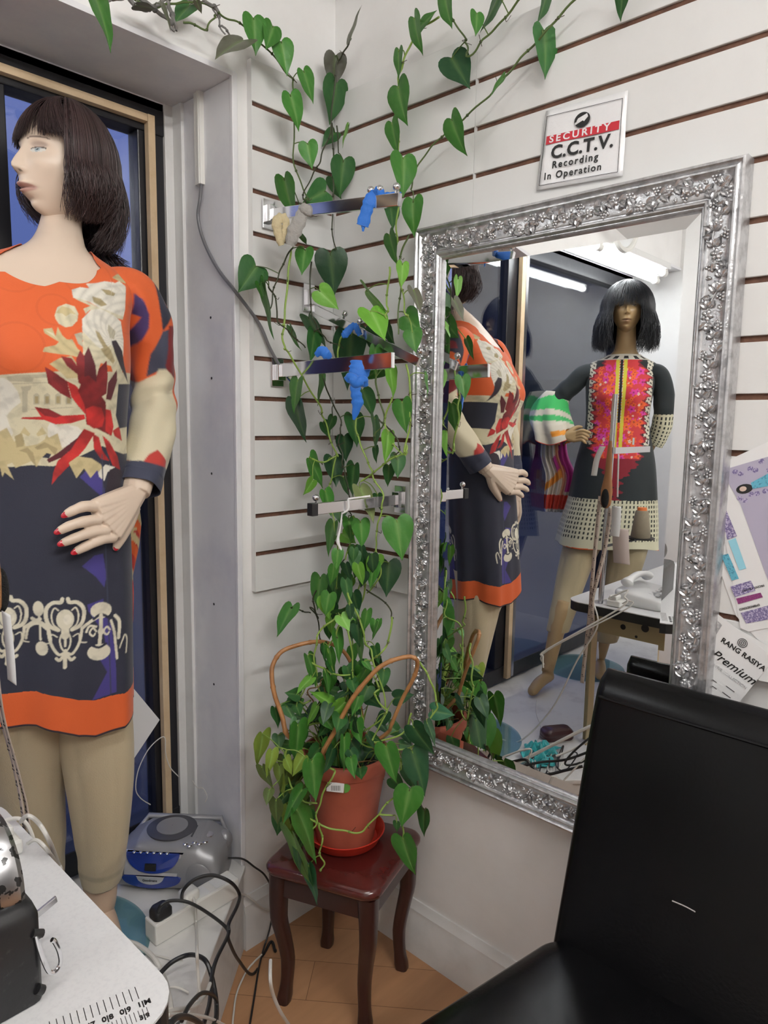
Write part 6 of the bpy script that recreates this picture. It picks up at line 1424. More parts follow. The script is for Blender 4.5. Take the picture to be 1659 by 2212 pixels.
for k in range(230):
    x_, z_ = r5.uniform(-.105, .105), r5.uniform(1.30, 1.72); col = r5.choice([(.72, .10, .02), (.80, .13, .03), (.60, .03, .26), (.66, .05, .34), (.72, .10, .02), (.75, .55, .45)]); rad = r5.uniform(.010, .019)*(.5 if col[2] > .4 else 1)
    dd = np.hypot(uc-x_, V_-z_); aa = np.arctan2(V_-z_, uc-x_); m_ = up_ & (dd < rad*(.78+.22*np.cos(aa*5+k))); C[m_] = nv(col); C[m_ & (dd < rad*.25)] = nv(col)*.45
for s_ in (-1, 1): m_ = bib & (np.abs(uc-s_*(.014+(V_-1.5)*.012)) < .0075) & (V_ > 1.33); C[m_] = (.62, .55, .05)
C[bib & (np.abs(uc) < .0055) & (V_ > 1.46)] = (.012, .012, .014); C[bib & (np.abs(np.abs(uc)-.0072) < .0018) & (V_ > 1.46) & (np.sin(V_*500) > 0)] = (.6, .57, .46)
C[(V_ > 1.742)] = (.60, .57, .48); C[(V_ > 1.746) & (V_ < 1.760) & (np.sin(phf*14) > .1)] = (.012, .012, .014)
bd = V_ < 1.112; C[bd] = (.58, .56, .40); gx_, gz_ = (phf*.21/.0185) % 1, ((V_-.90)/.0215) % 1; C[bd & (V_ > .925) & (gx_ > .28) & (gx_ < .66) & (gz_ > .22) & (gz_ < .80)] = (.012, .014, .014); C[V_ < zh.mean()-.002] = (.60, .10, .02)
tn = MB(); tn.grid(P3, cv=True, col=C); tu2 = tn.build('tunic', M['cotton_print'], m2, ang=180); q = tu2.modifiers.new('t', 'SOLIDIFY'); q.thickness = .0015; q.offset = -1
def flat_fold(t, a): return .03*np.sin(a*3+t*9)+.04*np.sin(t*40+a)*np.exp(-((t-.6)/.15)**2)
def grid_band(C, t, a, lo):
    m_ = t > lo; C[m_] = (.58, .56, .40); g1, g2 = (a/(2*pi)*15) % 1, (t*26) % 1; C[m_ & (g1 > .28) & (g1 < .66) & (g2 > .22) & (g2 < .8)] = (.012, .014, .014)
for pth, rad, lo in (([q2(-.07, -.01, 1.68), q2(-.118, 0, 1.68), q2(-.160, .0, 1.64), q2(-.215, .0, 1.59), q2(-.250, .0, 1.545), q2(-.262, .0, 1.515)], [.050, .044, .045, .046, .045, .045], .80), ([q2(.160, -.01, 1.68), q2(.203, 0, 1.68), q2(.224, -.005, 1.635), q2(.236, -.01, 1.56), q2(.238, -.02, 1.47), q2(.222, -.035, 1.40), q2(.208, -.045, 1.37)], [.050, .043, .045, .046, .046, .044, .042], .60)):
    G = sleeve(pth, rad, flat_fold, 0, None); k, n = G.shape[:2]; C = np.broadcast_to(nv([.012, .018, .020]), G.shape).copy().reshape(-1, 3); t = np.repeat(np.linspace(0, 1, k), n); a = np.tile(np.arange(n)*2*pi/n, k); grid_band(C, t, a, lo)
    b = MB(); b.grid(G, cv=True, col=C); o = b.build('sleeve', M['cotton_print'], tu2, ang=180); q = o.modifiers.new('t', 'SOLIDIFY'); q.thickness = .0015
# wide bell cuff in white, green and orange silk on the bent arm
G = []; n = 90; k = 44
for i in range(k):
    t = i/(k-1); c = spline([q2(-.235, -.005, 1.60), q2(-.262, .005, 1.53), q2(-.262, .02, 1.46), q2(-.245, .03, 1.405), q2(-.240, .03, 1.375)], 11)[int(t*43)]; r_ = .050+.050*math.sin(min(t*1.5, 1)*pi/2)-.012*t; row = []
    for j in range(n):
        a = j*2*pi/n; w_ = r_*(1+.16*t*math.sin(a*5+t*2)+.07*t*math.sin(a*9)); row.append(c+S2*math.cos(a)*w_*1.05+F2*math.sin(a)*w_*.8+nv([0, 0, .028*math.sin(a*2+1)*t-.3*w_*math.cos(a)*.4]))
    G.append(row)
G = np.array(G); t = np.repeat(np.linspace(0, 1, k), n); a = np.tile(np.arange(n)*2*pi/n, k); C = np.broadcast_to(nv([.62, .58, .48]), (k*n, 3)).copy()
s_ = t*2.2+np.sin(a)*.35; C[(s_ > .5) & (s_ < .95)] = (.05, .48, .12); C[(s_ > 1.15) & (s_ < 1.35)] = (.05, .42, .12); C[(s_ > 1.75) & (s_ < 2.0) & (np.cos(a) > 0)] = (.72, .28, .03); C[t > .955] = (.66, .06, .02)
b = MB(); b.grid(G, cv=True, col=C); o = b.build('bell_cuff', M['cotton_print'], tu2, ang=180, label='white silk bell cuff with green and orange bands'); q = o.modifiers.new('t', 'SOLIDIFY'); q.thickness = .0012
k, n = 70, 46; G = []; 
for i in range(k):
    t = i/(k-1); c = spline([q2(-.245, -.04, 1.42), q2(-.240, -.045, 1.30), q2(-.205, -.05, 1.20), q2(-.215, -.05, 1.10), q2(-.225, -.05, 1.02)], 18)[int(t*71)]; w_ = .050+.02*math.sin(t*3)
    G.append([c+S2*(w_*(2*j/(n-1)-1))+F2*(.012*math.sin(j*.9+t*4)+.008*math.sin(j*.37)) for j in range(n)])
G = np.array(G); t = np.repeat(np.linspace(0, 1, k), n); j_ = np.tile(np.linspace(-1, 1, n), k); C = np.broadcast_to(nv([.62, .56, .48]), (k*n, 3)).copy(); d_ = t*3+j_*.5
C[(d_ > .8) & (d_ < 1.3) & (j_ > -.2)] = (.42, .02, .22); C[(d_ > 1.3) & (d_ < 1.6)] = (.70, .27, .03); C[(j_ > .35) & (t < .7)] = (.48, .03, .26); C[(j_ > .1) & (j_ < .3)] = (.66, .30, .18); C[t > .74] = (.50, .035, .015); C[t > .95] = (.40, .40, .40)
b = MB(); b.grid(G, col=C); o = b.build('hanging_cuff_tail', M['cotton_print'], tu2, ang=180); q = o.modifiers.new('t', 'SOLIDIFY'); q.thickness = .0015
b = MB()
for pth, sd in (([q2(-.045, .0, 1.0), q2(-.085, .03, .88), q2(-.135, .10, .68), q2(-.175, .19, .50)], 1.), ([q2(.125, .0, 1.0), q2(.125, .01, .88), q2(.085, .02, .66), q2(.045, .0, .42)], 2.)):
    b.grid(legtube(pth, [.095, .082, .062, .048], sd), cv=True, col=nv([.44, .37, .23]))
o = b.build('trousers', M['cotton_plain'], m2, ang=180); q = o.modifiers.new('t', 'SOLIDIFY'); q.thickness = .0015
MB().lathe([(.001, 0), (.19, 0), (.192, .003), (.19, .007), (.001, .007)], (-1.83, .10, FZ+.0012), 64).build('stand_plate', M['base_glass'], m2)
MB().tube([(-1.80, .02, FZ+.007), (-1.80, .02, .70)], .010, 14).build('stand_rod', M['chrome'], m2)

# ------------------------------------------------------------------ sewing table
TZ = .812
M['table_top'] = mat('pale_grey_table_laminate', (.66, .66, .665), .35, var=(160, (.61, .61, .62), .48, .66), bump=(80, .02)); M['beige_steel'] = mat('beige_enamelled_steel', (.38, .31, .17), .45); M['cast_iron'] = mat('chipped_black_enamel', (.010, .010, .011), .35, bump=(40, .10), var=(60, (.03, .03, .03), .6, .7))
tbl = thing('sewing_table', 'pale industrial sewing table with black edge band and beige steel frame', 'table', (-1.5, -.53, 0))
def rrp(x0, x1, y0, y1, r_, n=6): return [((x0+x1)/2+a, (y0+y1)/2+b_) for a, b_ in rrect(x1-x0, y1-y0, r_, n)]
TP = rrp(-2.10, -.985, -.838, -.232, .055)
MB().prism(TP, (0, 0, TZ-.003), (1, 0, 0), (0, 1, 0), (0, 0, 1), .003).build('tabletop', M['table_top'], tbl, smooth=False)
MB().prism(rrp(-2.099, -.986, -.837, -.233, .055), (0, 0, TZ-.035), (1, 0, 0), (0, 1, 0), (0, 0, 1), .0319).build('edge_band', M['black_plastic'], tbl, smooth=False)
b = MB(); b.box((-1.075, -.53, .735), (.006, .50, .085)); b.box((-1.95, -.53, .735), (.006, .50, .085)); b.box((-1.51, -.30, .735), (.87, .006, .085)); ap_ = b.build('apron', M['beige_steel'], tbl, smooth=False)
b = MB()
for y, z, r_ in ((-.42, .73, .010), (-.50, .742, .014), (-.56, .72, .008), (-.60, .75, .006), (-.47, .705, .005)): b.tube([(-1.0715, y, z), (-1.0708, y, z)], r_, 16)
b.build('punched_holes', M['ink'], ap_, smooth=False)
for x, y in ((-1.10, -.31), (-1.10, -.76), (-1.93, -.31), (-1.93, -.76)):
    z0 = FZ if y > -.44 else 0.; MB().prism([(0, 0), (.045, 0), (.045, .004), (.004, .004), (.004, .035), (0, .035)], (x, y, z0), (1, 0, 0), (0, 1, 0), (0, 0, 1), TZ-.036-z0).build('leg', M['beige_steel'], tbl, smooth=False)
# printed ruler along the near edge
a_, b_ = on_z(196, 2207, TZ), on_z(302, 2163, TZ); ed = (b_-a_)/np.linalg.norm(b_-a_); pe = nv([-ed[1], ed[0], 0]); b = MB()
for k in range(16):
    p0 = b_-ed*(.0068*k)+pe*.004; b.prism([(-.0004, 0), (.0004, 0), (.0004, .019), (-.0004, .019)], p0, ed, pe, (0, 0, 1), .0003); p0 = b_-ed*(.0045*k-.004)-pe*.026; b.prism([(-.0003, 0), (.0003, 0), (.0003, .014), (-.0003, .014)], p0, ed, pe, (0, 0, 1), .0003)
b.build('ruler_ticks', M['ink'], tbl, smooth=False)
for k, tx in enumerate(('1|M', '0|9', '0|8', '0|7')): text_mesh('ruler_number', tx, .0095, b_-ed*(.0136*1.35*k+.004)-pe*.008+nv([0, 0, .0003]), ed, pe, M['ink'], tbl, bold=.0003)
text_mesh('ruler_number', '3|9', .0085, b_-ed*.006-pe*.026+nv([0, 0, .0003]), ed, pe, M['ink'], tbl, bold=.0003)
# ------------------------------------------------------------------ old black sewing machine at the left edge
mc = thing('sewing_machine', 'old black sewing machine with chipped silver handwheel on the table', 'sewing machine', (-1.25, -.66, TZ))
b = MB(); b.rings([[(x, y, z) for x, y in rrp(-1.52+dx_, -1.092-dx_, -.722+dx_, -.600-dx_, .012, 3)] for z, dx_ in ((TZ+.001, 0), (TZ+.10, 0), (TZ+.112, .004), (TZ+.118, .014))]); b.build('bed', M['cast_iron'], mc, ang=50)
b = MB(); b.tube(spline([(-1.135, -.635, .935), (-1.18, -.635, .935), (-1.30, -.64, .955), (-1.50, -.64, .965)], 6), [.050]*5+[.052]*14, 28); b.rings([[(x, y, z) for x, y in rrp(-1.24, -1.15, -.69, -.60, .02, 4)] for z in (.90, 1.0, 1.03)]); b.build('arm_casting', M['cast_iron'], mc, ang=60)
M['wheel'] = mat('worn_silver_enamel', (.42, .42, .43), .30, metal=.8, bump=(70, .1)); mt, t, pb_ = nodes('chipped_wheel_paint'); L = t.links.new; tcn = t.nodes.new('ShaderNodeTexCoord'); nz = t.nodes.new('ShaderNodeTexNoise'); nz.inputs['Scale'].default_value = 55; nz.inputs['Detail'].default_value = 5; L(tcn.outputs['Object'], nz.inputs[0])
r_ = t.nodes.new('ShaderNodeValToRGB'); r_.color_ramp.interpolation = 'CONSTANT'; r_.color_ramp.elements[0].color = (.45, .45, .46, 1); r_.color_ramp.elements[1].position = .545; r_.color_ramp.elements[1].color = (.012, .012, .012, 1); L(nz.outputs[0], r_.inputs[0]); L(r_.outputs[0], pb_.inputs['Base Color'])
r2 = t.nodes.new('ShaderNodeValToRGB'); r2.color_ramp.interpolation = 'CONSTANT'; r2.color_ramp.elements[0].color = (1, 1, 1, 1); r2.color_ramp.elements[1].position = .545; r2.color_ramp.elements[1].color = (0, 0, 0, 1); L(nz.outputs[0], r2.inputs[0]); L(r2.outputs[0], pb_.inputs['Metallic']); pb_.inputs['Roughness'].default_value = .28
AX = np.array([[0, 0, 1], [1, 0, 0], [0, 1, 0]])
wc = nv([-1.118, -.635, .932]); wh = MB().lathe([(.052, -.018), (.066, -.019), (.069, -.016), (.066, -.011), (.0715, -.009), (.0735, .0), (.0725, .011), (.067, .017), (.052, .019), (.03, .015), (.001, .014)], wc, 72, AX).build('handwheel', mt, mc, ang=35)
MB().lathe([(.001, -.020), (.052, -.0195), (.058, -.017)], wc, 60, AX).build('wheel_web', M['cast_iron'], mc)
b = MB(); b.prism([(-.006, -.004), (.034, -.004), (.034, .004), (-.006, .004)], on_y(66, 1984, -.66), (.94, .2, .18), (-.18, 0, .98), (0, -1, 0), .004); b.build('lever', M['chrome_dull'], mc, smooth=False, bevel=.001)
hk = [on_y(u, v, -.724) for u, v in ((78, 2020), (84, 2045), (96, 2080), (108, 2100), (122, 2096), (131, 2078), (128, 2055), (118, 2034), (112, 2030))]; b = MB(); b.tube(spline(hk, 8), .0026, 8); b.build('wire_loop', M['chrome'], mc)
b = MB(); b.tube([on_y(70, 2016, -.722), on_y(92, 2016, -.722)], .0045, 10); b.tube([on_y(82, 2010, -.722), on_y(83, 2026, -.722)], .0028, 8); b.build('thumb_screw', M['cast_iron'], mc)
b = MB(); b.tube([on_y(80, 2136, -.722), on_y(92, 2139, -.722)], .0055, 12); b.build('side_screw', M['cast_iron'], mc)
# ------------------------------------------------------------------ thread stand with things hanging from it
tsd = thing('thread_stand', 'steel thread stand with side arm and cone tray clamped to the table corner', 'thread stand', (-1.005, -.36, TZ))
b = MB(); b.tube([(-1.028, -.350, TZ+.001), (-1.028, -.355, 1.10), (-1.028, -.362, 1.556)], .0095, 14); b.build('pole', M['chrome_dull'], tsd)
b = MB(); b.box((-1.155, -.378, 1.362), (.29, .010, .022)); b.tube([(-1.16, -.378, 1.38), (-1.16, -.378, 1.405)], .004, 8); b.tube([(-1.29, -.378, 1.38), (-1.29, -.378, 1.395)], .004, 8); b.build('guide_arm', M['chrome'], tsd, smooth=False)
b = MB(); b.tube([(-1.03, -.36, 1.023), (-1.28, -.375, 1.023)], .005, 8); b.lathe([(.001, 0), (.050, 0), (.052, .004), (.001, .004)], (-1.25, -.388, 1.028), 32); b.build('cone_tray', M['black_plastic'], tsd)
M['thread'] = mat('taupe_thread', (.27, .23, .16), .7, bump=(400, .5)); 
cn = thing('thread_cone', 'taupe thread cone with orange tip on the stand tray', 'thread', (-1.25, -.388, 1.034))
MB().lathe([(.001, 0), (.034, 0), (.036, .006), (.024, .098), (.020, .102), (.001, .102)], (-1.25, -.388, 1.0328), 36).build('thread', M['thread'], cn); MB().lathe([(.018, .100), (.017, .112), (.001, .112)], (-1.25, -.388, 1.0331), 24).build('cone_core', mat('orange_core', (.75, .20, .05), .4), cn)
br = thing('hair_brush', 'wooden brush with black bristles hanging from the thread stand', 'brush', (-1.005, -.36, 1.38)); M['brush_wood'] = mat('varnished_beech', (.36, .17, .07), .35)
b = MB(); b.tube(spline([(-1.010, -.362, 1.395), (-1.008, -.362, 1.34), (-1.007, -.362, 1.28), (-1.007, -.360, 1.22), (-1.007, -.358, 1.16)], 7), np.interp(np.linspace(0, 1, 29), [0, .3, .5, .75, .92, 1], [.006, .011, .013, .022, .020, .008]), 16, flat=.4, up=(1, 0, 0)); b.build('handle', M['brush_wood'], br); b = MB(); b.ball((-.997, -.360, 1.195), 1, 18, 10, sc=(.010, .014, .034)); b.build('bristles', mat('black_bristle', (.01, .01, .01), .9, bump=(500, 1)), br)
M['tape'] = mat('pale_pink_tape', (.55, .45, .38), .5)
def strip(name, label, cat, pts, w, mtl, side=(0, -1, 0), thick=.0006):
    s_ = spline(pts, 8); sd_ = nv(side)*w/2; P = np.array([[p-sd_, p+sd_] for p in s_]); b = MB(); b.grid(P); o = b.build(name, mtl, recalc=True); q = o.modifiers.new('t', 'SOLIDIFY'); q.thickness = thick; tag(o, label, cat); return o
def tape(label, pts, w=.015):
    o = strip('tape_measure', label, 'tape measure', pts, w, M['tape']); s_ = spline(pts, 8); b = MB(); d = 0
    for i in range(2, len(s_)-2, 2):
        p = s_[i]; b.box(p+nv([.0012, 0, 0]), (.0006, w*.55, .0012)); b.box(p+nv([-.0012, 0, 0]), (.0006, w*.55, .0012)); b.box(p+nv([.0012, .002, .006]), (.0006, .003, .004)); b.box(p+nv([-.0012, .002, .006]), (.0006, .003, .004))
    b.build('tape_marks', M['ink'], o, smooth=False); return o
tape('pale tape measure hanging from the stand down past the table edge', [(-1.012, -.335, 1.20), (-1.008, -.330, 1.05), (-.985, -.335, .90), (-.976, -.338, .80), (-.974, -.330, .66), (-.974, -.322, .52)])
tape('second tape measure slanting down the front of the thread stand', [(-1.015, -.375, 1.16), (-1.008, -.365, 1.02), (-.985, -.352, .90), (-.973, -.345, .83), (-.972, -.352, .74), (-.974, -.34, .68)])
strip('label_tag', 'white cloth label hanging beside the brush on the thread stand', 'tag', [(-1.030, -.385, 1.35), (-1.030, -.388, 1.25), (-1.030, -.390, 1.20)], .006, M['paper']); strip('label_tag', 'small white paper tag dangling lowest on the thread stand', 'tag', [(-1.006, -.400, 1.170), (-1.004, -.402, 1.11), (-1.003, -.400, 1.065)], .034, M['paper'])
strip('price_slip', 'crumpled pink paper slip pinned on the thread stand', 'paper', [(-1.035, -.405, 1.09), (-1.035, -.41, 1.03), (-1.04, -.415, .965)], .060, mat('pale_pink_paper', (.60, .50, .46), .6))
strip('label_tag', 'cream cloth scrap knotted at the top of the brush', 'tag', [(-1.010, -.335, 1.375), (-1.012, -.315, 1.33), (-1.015, -.305, 1.27)], .022, M['paper'])
# phone, adaptor, bobbin winder on the table
pn = thing('desk_phone', 'white corded desk phone on the sewing table', 'telephone', (-1.17, -.46, TZ)); M['phone'] = mat('white_abs', (.70, .70, .70), .3)
b = MB(); b.rings([[(-1.17+x*k, -.47+y*k, TZ+.001+z+(.018*(y+.09)/.18 if z > .01 else 0)) for x, y in rrect(.22, .18, .02, 4)] for z, k in ((0, .96), (.006, 1), (.028, 1), (.036, .93), (.036, .02))]); b.build('base', M['phone'], pn, ang=50)
b = MB(); hp = spline([(-1.075, -.42, TZ+.072), (-1.10, -.42, TZ+.086), (-1.17, -.42, TZ+.096), (-1.24, -.42, TZ+.086), (-1.265, -.42, TZ+.072)], 6); b.tube(hp, np.interp(np.linspace(0, 1, 25), [0, .12, .3, .7, .88, 1], [.014, .024, .014, .014, .024, .014]), 14, flat=.8); b.build('handset', M['phone'], pn)
for i in range(4):
    for j in range(3): MB().box((-1.12-.03*i, -.545+.026*j, TZ+.040+.0026*j), (.018, .014, .006)).build('key', M['phone'], pn, smooth=False, bevel=.002)
MB().box((-1.245, -.51, TZ+.044), (.035, .06, .003)).build('number_card', M['grey_print'], pn, smooth=False)
ad = thing('power_adaptor', 'small white plug adaptor at the table corner', 'adaptor', (-1.035, -.40, TZ)); MB().box((-1.040, -.405, TZ+.012), (.062, .050, .022)).build('body', M['white_plastic'], ad, smooth=False, bevel=.004); MB().box((-1.035, -.400, TZ+.031), (.040, .030, .016)).build('plug', M['white_plastic'], ad, smooth=False, bevel=.005)
bw_ = thing('bobbin_winder', 'small black and chrome bobbin winder on the table edge', 'bobbin winder', (-1.19, -.61, TZ)); b = MB(); b.prism([(0, 0), (.075, 0), (.075, .05)], (-1.19, -.580, TZ+.001), (0, -1, 0), (0, 0, 1), (-1, 0, 0), .02); b.build('bracket', M['black_plastic'], bw_, smooth=False)
for y in (-.585, -.66): MB().lathe([(.001, 0), (.017, 0), (.019, .004), (.017, .012), (.012, .014), (.001, .014)], (-1.175, y, TZ+.020), 24, AX).build('bobbin', M['chrome'], bw_)
def cable(label, pts, r_, mtl, k=8, name='power_cable', group=None):
    b = MB(); b.tube(spline(pts, k), r_, 8); o = b.build(name, M[mtl]); tag(o, label, 'cable', group); return o
cable('white cable dropping from the adaptor over the table corner', [(-1.07, -.40, TZ+.012), (-1.09, -.36, TZ+.006), (-1.02, -.33, TZ+.006), (-.979, -.35, TZ+.004), (-.970, -.37, .74), (-.97, -.30, .60), (-.95, -.22, .40), (-.90, -.12, FZ+.006), (-.86, -.05, FZ+.006)], .0032, 'white_cable')
cable('white looped cable behind the handwheel over the far table edge', [on_z(45, 1775, TZ+.03), on_z(60, 1762, TZ+.07), on_z(85, 1780, TZ+.05), on_z(108, 1820, TZ+.012), on_y(125, 1862, -.225), on_y(132, 1882, -.215), on_y(128, 1930, -.215)], .0032, 'white_cable')
cable('second thin white cable over the far table edge', [on_z(60, 1822, TZ+.02), on_z(80, 1815, TZ+.035), on_z(105, 1840, TZ+.008), on_y(122, 1868, -.225), on_y(124, 1920, -.215)], .0026, 'white_cable')
# ------------------------------------------------------------------ radio CD player
M['bb_silver'] = mat('silver_plastic', (.30, .30, .31), .35, metal=.35); M['bb_grey'] = mat('dark_grey_plastic', (.055, .055, .065), .4); M['bb_blue'] = mat('translucent_blue_plastic', (.010, .035, .24), .12, coat=.8); M['bb_light'] = mat('light_silver_plastic', (.52, .52, .54), .3, metal=.3)
BC = nv([-.458, .103, FZ]); bw = nv([.65, -.76, 0]); bf = nv([-.76, -.65, 0]); ez = nv([0, 0, 1])
bb = thing('radio_cd_player', 'silver and blue portable radio CD player on the window platform', 'radio', BC)
rs = []
for i, t in enumerate(np.linspace(-1, 1, 41)):
    q = abs(t); hw = .078*(1-.16*max(0, q-.45)**1.4*2)*(1 if q < .93 else math.sqrt(max(.05, 1-((q-.93)/.07)**2))*.25+.75); hh = .128*(1-.22*max(0, q-.6)/.4)*(1 if q < .95 else .95)
    pr = []
    for a in np.linspace(0, 2*pi, 40, endpoint=False):
        c_, s_ = math.cos(a), math.sin(a); e_ = .45; x = hw*math.copysign(abs(c_)**e_, c_); z = hh/2*(1+math.copysign(abs(s_)**e_, s_)); x += (.012 if c_ > 0 else -.004)*math.sin(z/hh*pi)-.012*(z/hh)*(1 if c_ > 0 else -.3); pr.append(BC+bw*t*.133+bf*x+ez*(z+.002))
    rs.append(pr)
b = MB(); b.rings(rs); b.build('case', M['bb_silver'], bb, ang=60)
b = MB()
for k in range(2):
    r0 = .060; b.lathe([(.001, 0), (r0, 0), (r0, .004), (r0-.002, .005), (.001, .006)], BC+ez*.1265-bf*.008-bw*.012, 48, np.array([bw, bf, ez]).T, sx=1.08, sy=.98) if k == 0 else None
b.build('disc_lid_ring', M['bb_grey'], bb); b = MB(); b.lathe([(.040, .0), (.040, .0072), (.001, .0080)], BC+ez*.1265-bf*.010-bw*.012, 48, np.array([bw, bf, ez]).T); b.build('disc_lid', M['bb_silver'], bb)
def front(poly, off, th, name, mtl, lab=None):
    """panel lying on the curved front, poly in (along width, height)"""
    b = MB(); P = []
    for x, z in poly: hh = .128; e_ = .083+.012*math.sin(min(1, z/hh)*pi)-.012*(z/hh); P.append(BC+bw*x+bf*(e_+off)+ez*z)
    n = len(P); Q = [p-bf*th for p in P]; b.add(P+Q, [tuple(range(n)), tuple(range(2*n-1, n-1, -1))]+[(i, (i+1) % n, (i+1) % n+n, i+n) for i in range(n)]); return b.build(name, M[mtl], bb, smooth=False, label=lab)
front([(-.105, .055), (.030, .055), (.040, .110), (-.105, .110)], -.004, .01, 'display_panel', 'bb_light')
front([(-.100, .110)]+[(-.032+.068*math.cos(a), .110+.048*math.sin(a)) for a in np.linspace(pi, 2*pi, 22)]+[(.044, .110)], -.001, .01, 'display_window', 'bb_blue')
front([(-.105, .054)]+[(-.034+.075*math.cos(a), .050+.030*math.sin(a)) for a in np.linspace(pi, 2*pi, 20)]+[(.034, .054)], -.001, .012, 'cassette_door', 'bb_blue')
front([(-.072, .054)]+[(-.036+.034*math.cos(a), .053+.020*math.sin(a)) for a in np.linspace(pi, 2*pi, 16)]+[(0, .054)], .001, .01, 'badge_plate', 'bb_light')
front([(-.050, .070), (-.022, .070), (-.022, .086), (-.050, .086)], .0012, .004, 'clock_display', 'ink')
text_mesh('lettering', 'Goodmans', .0085, BC+bw*-.056+bf*.0905+ez*.042, bw, ez, M['ink'], bb, bold=.0002)
for k in range(6): b = MB(); b.ball(BC+bw*(-.080+.017*k)+bf*.078+ez*.112, .0048, 10, 6, sc=(1, 1, .6)); b.build('button', M['chrome'], bb)
for k, (x, y) in enumerate(((.045, .055), (.058, .062), (.066, .046), (.080, .050), (.092, .040))): b = MB(); b.ball(BC+bw*x+bf*y+ez*(.125-.05*max(0, x-.06)), .0055, 10, 6, sc=(1.5, 1, .6)); b.build('button', M['chrome'], bb)
b = MB(); b.lathe([(.014, 0), (.014, .006), (.009, .008), (.001, .008)], BC+bw*.088+bf*.006+ez*.118, 28); b.build('volume_knob', M['chrome'], bb)
b = MB(); b.lathe([(.001, .002), (.030, .0), (.034, -.003)], BC+bw*.082+bf*.084+ez*.055, 32, np.array([bw, ez, bf]).T); b.build('speaker_grille', M['bb_silver'], bb); b = MB(); b.lathe([(.001, .002), (.030, .0), (.034, -.003)], BC-bw*.118+bf*.080+ez*.055, 32, np.array([bw, ez, bf]).T); b.build('speaker_grille', M['bb_silver'], bb)
b = MB(); b.ball(BC+bw*.122-bf*.03+ez*.088, 1, 16, 10, sc=(.020, .022, .026)); b.tube([BC+bw*.122-bf*.05+ez*.09, BC+bw*.10-bf*.078+ez*.118, BC-bw*.10-bf*.078+ez*.118, BC-bw*.122-bf*.05+ez*.09], .008, 10); b.build('handle', M['bb_silver'], bb)
b = MB(); b.prism([(0, 0), (.004, 0), (.004, .05), (0, .05)], BC+bw*.050-bf*.02+ez*.129, bw, bf, ez, .002); b.prism([(0, 0), (.004, 0), (.004, .05), (0, .05)], BC+bw*.064-bf*.02+ez*.127, bw, bf, ez, .002); b.build('vent_slots', M['bb_grey'], bb, smooth=False)
# ------------------------------------------------------------------ socket strip on the platform
a_, b_ = nv([-.628, -.090, 0]), nv([-.415, -.112+.03, 0]); X = (b_-a_)/np.linalg.norm(b_-a_); Y = nv([-X[1], X[0], 0]); so = thing('power_strip', 'white four-gang socket strip standing on the platform edge', 'power strip', (a_+b_)/2+ez*FZ)
b = MB(); b.prism([(0, 0), (.235, 0), (.235, .048), (0, .048)], a_+ez*(FZ+.0005)-Y*.006, X, Y, ez, .052); b.build('housing', M['white_plastic'], so, smooth=False, bevel=.004)
for k in range(3): MB().prism([(0, 0), (.044, 0), (.044, .036), (0, .036)], a_+ez*(FZ+.0525)+X*(.018+.062*k+.03), X, Y, ez, .001).build('socket', M['white_gloss'], so, smooth=False, bevel=.0005)
pg = thing('plug', 'black mains plug pushed into the near end of the socket strip', 'plug', a_+X*.03+Y*.018+ez*(FZ+.053)); b = MB(); b.rings([[a_+X*(.028+x*k)+Y*(.018+y*k)+ez*(FZ+.0545+z) for x, y in rrect(.046, .040, .012, 4)] for z, k in ((0, 1), (.014, 1), (.022, .8), (.024, .3))]); b.build('plug_body', M['black_plastic'], pg, ang=50)
pg = thing('plug', 'white mains plug in the middle of the socket strip', 'plug', a_+X*.10+Y*.018+ez*(FZ+.053)); b = MB(); b.rings([[a_+X*(.105+x*k)+Y*(.020+y*k)+ez*(FZ+.0545+z) for x, y in rrect(.044, .038, .010, 4)] for z, k in ((0, 1), (.016, 1), (.022, .8), (.023, .3))]); b.build('plug_body', M['white_plastic'], pg, ang=50)
# cables draped over the slanting platform front
EP, EN = nv([RX, .004, 0]), nv([.653, -.757, 0])
def zp(x, y): return x/2.37, 1450+y/2.37
def on_edge(u, v, off): d = ray(u, v); t = (((EP-CAMLOC)@EN)+off)/(d@EN); return CAMLOC+d*t
def cp(s, mode):
    out = []
    for tok in s.split(';'):
        x, y, *o = tok.split(); u, v = zp(float(x), float(y)); md = o[0] if o else mode
        if md[0] == 'z': P = on_z(u, v, float(md[1:]))
        elif md[0] == 'e': P = on_edge(u, v, float(md[1:]))
        elif md[0] == 'y': P = on_y(u, v, float(md[1:]))
        P[2] = max(P[2], .005); out.append(P)
    return out
cable('black cable from the near plug looping down to the floor by the stool', cp('812 1240 z.32;820 1205 z.345;870 1176 z.35;960 1182 z.34;1060 1235 z.31;1160 1315 e.02;1172 1380 e.03;1222 1480 e.03;1300 1580 e.04;1385 1675 e.06;1410 1750 e.08;1412 1830 e.08', 'e.03'), .0038, 'black_plastic')
cable('black cable arching up from the socket strip and over the platform edge', cp('930 1175 z.31;940 1120 z.35;1000 1065 z.37;1090 1045 z.37;1180 1080 z.35;1225 1140 e.02;1215 1200 e.03;1172 1290 e.03;1168 1350 e.035;1110 1470 e.04;1085 1560 e.05;1072 1700 e.07;1035 1830 e.09', 'e.03'), .0042, 'black_plastic')
cable('black cable humped over the platform beside the table corner', cp('760 1620 z.27;800 1570 z.27;880 1490 z.29;970 1452 z.30;1045 1475 e.02;1080 1550 e.04;1105 1670 e.06;1108 1760 e.08;1095 1840 e.09', 'e.03'), .0048, 'black_plastic')
cable('small black cable loop low by the table corner', cp('930 1790 e.10;970 1710 e.10;1030 1650 e.09;1085 1655 e.08;1110 1700 e.08;1100 1790 e.09;1060 1850 e.1', 'e.1'), .0035, 'black_plastic')
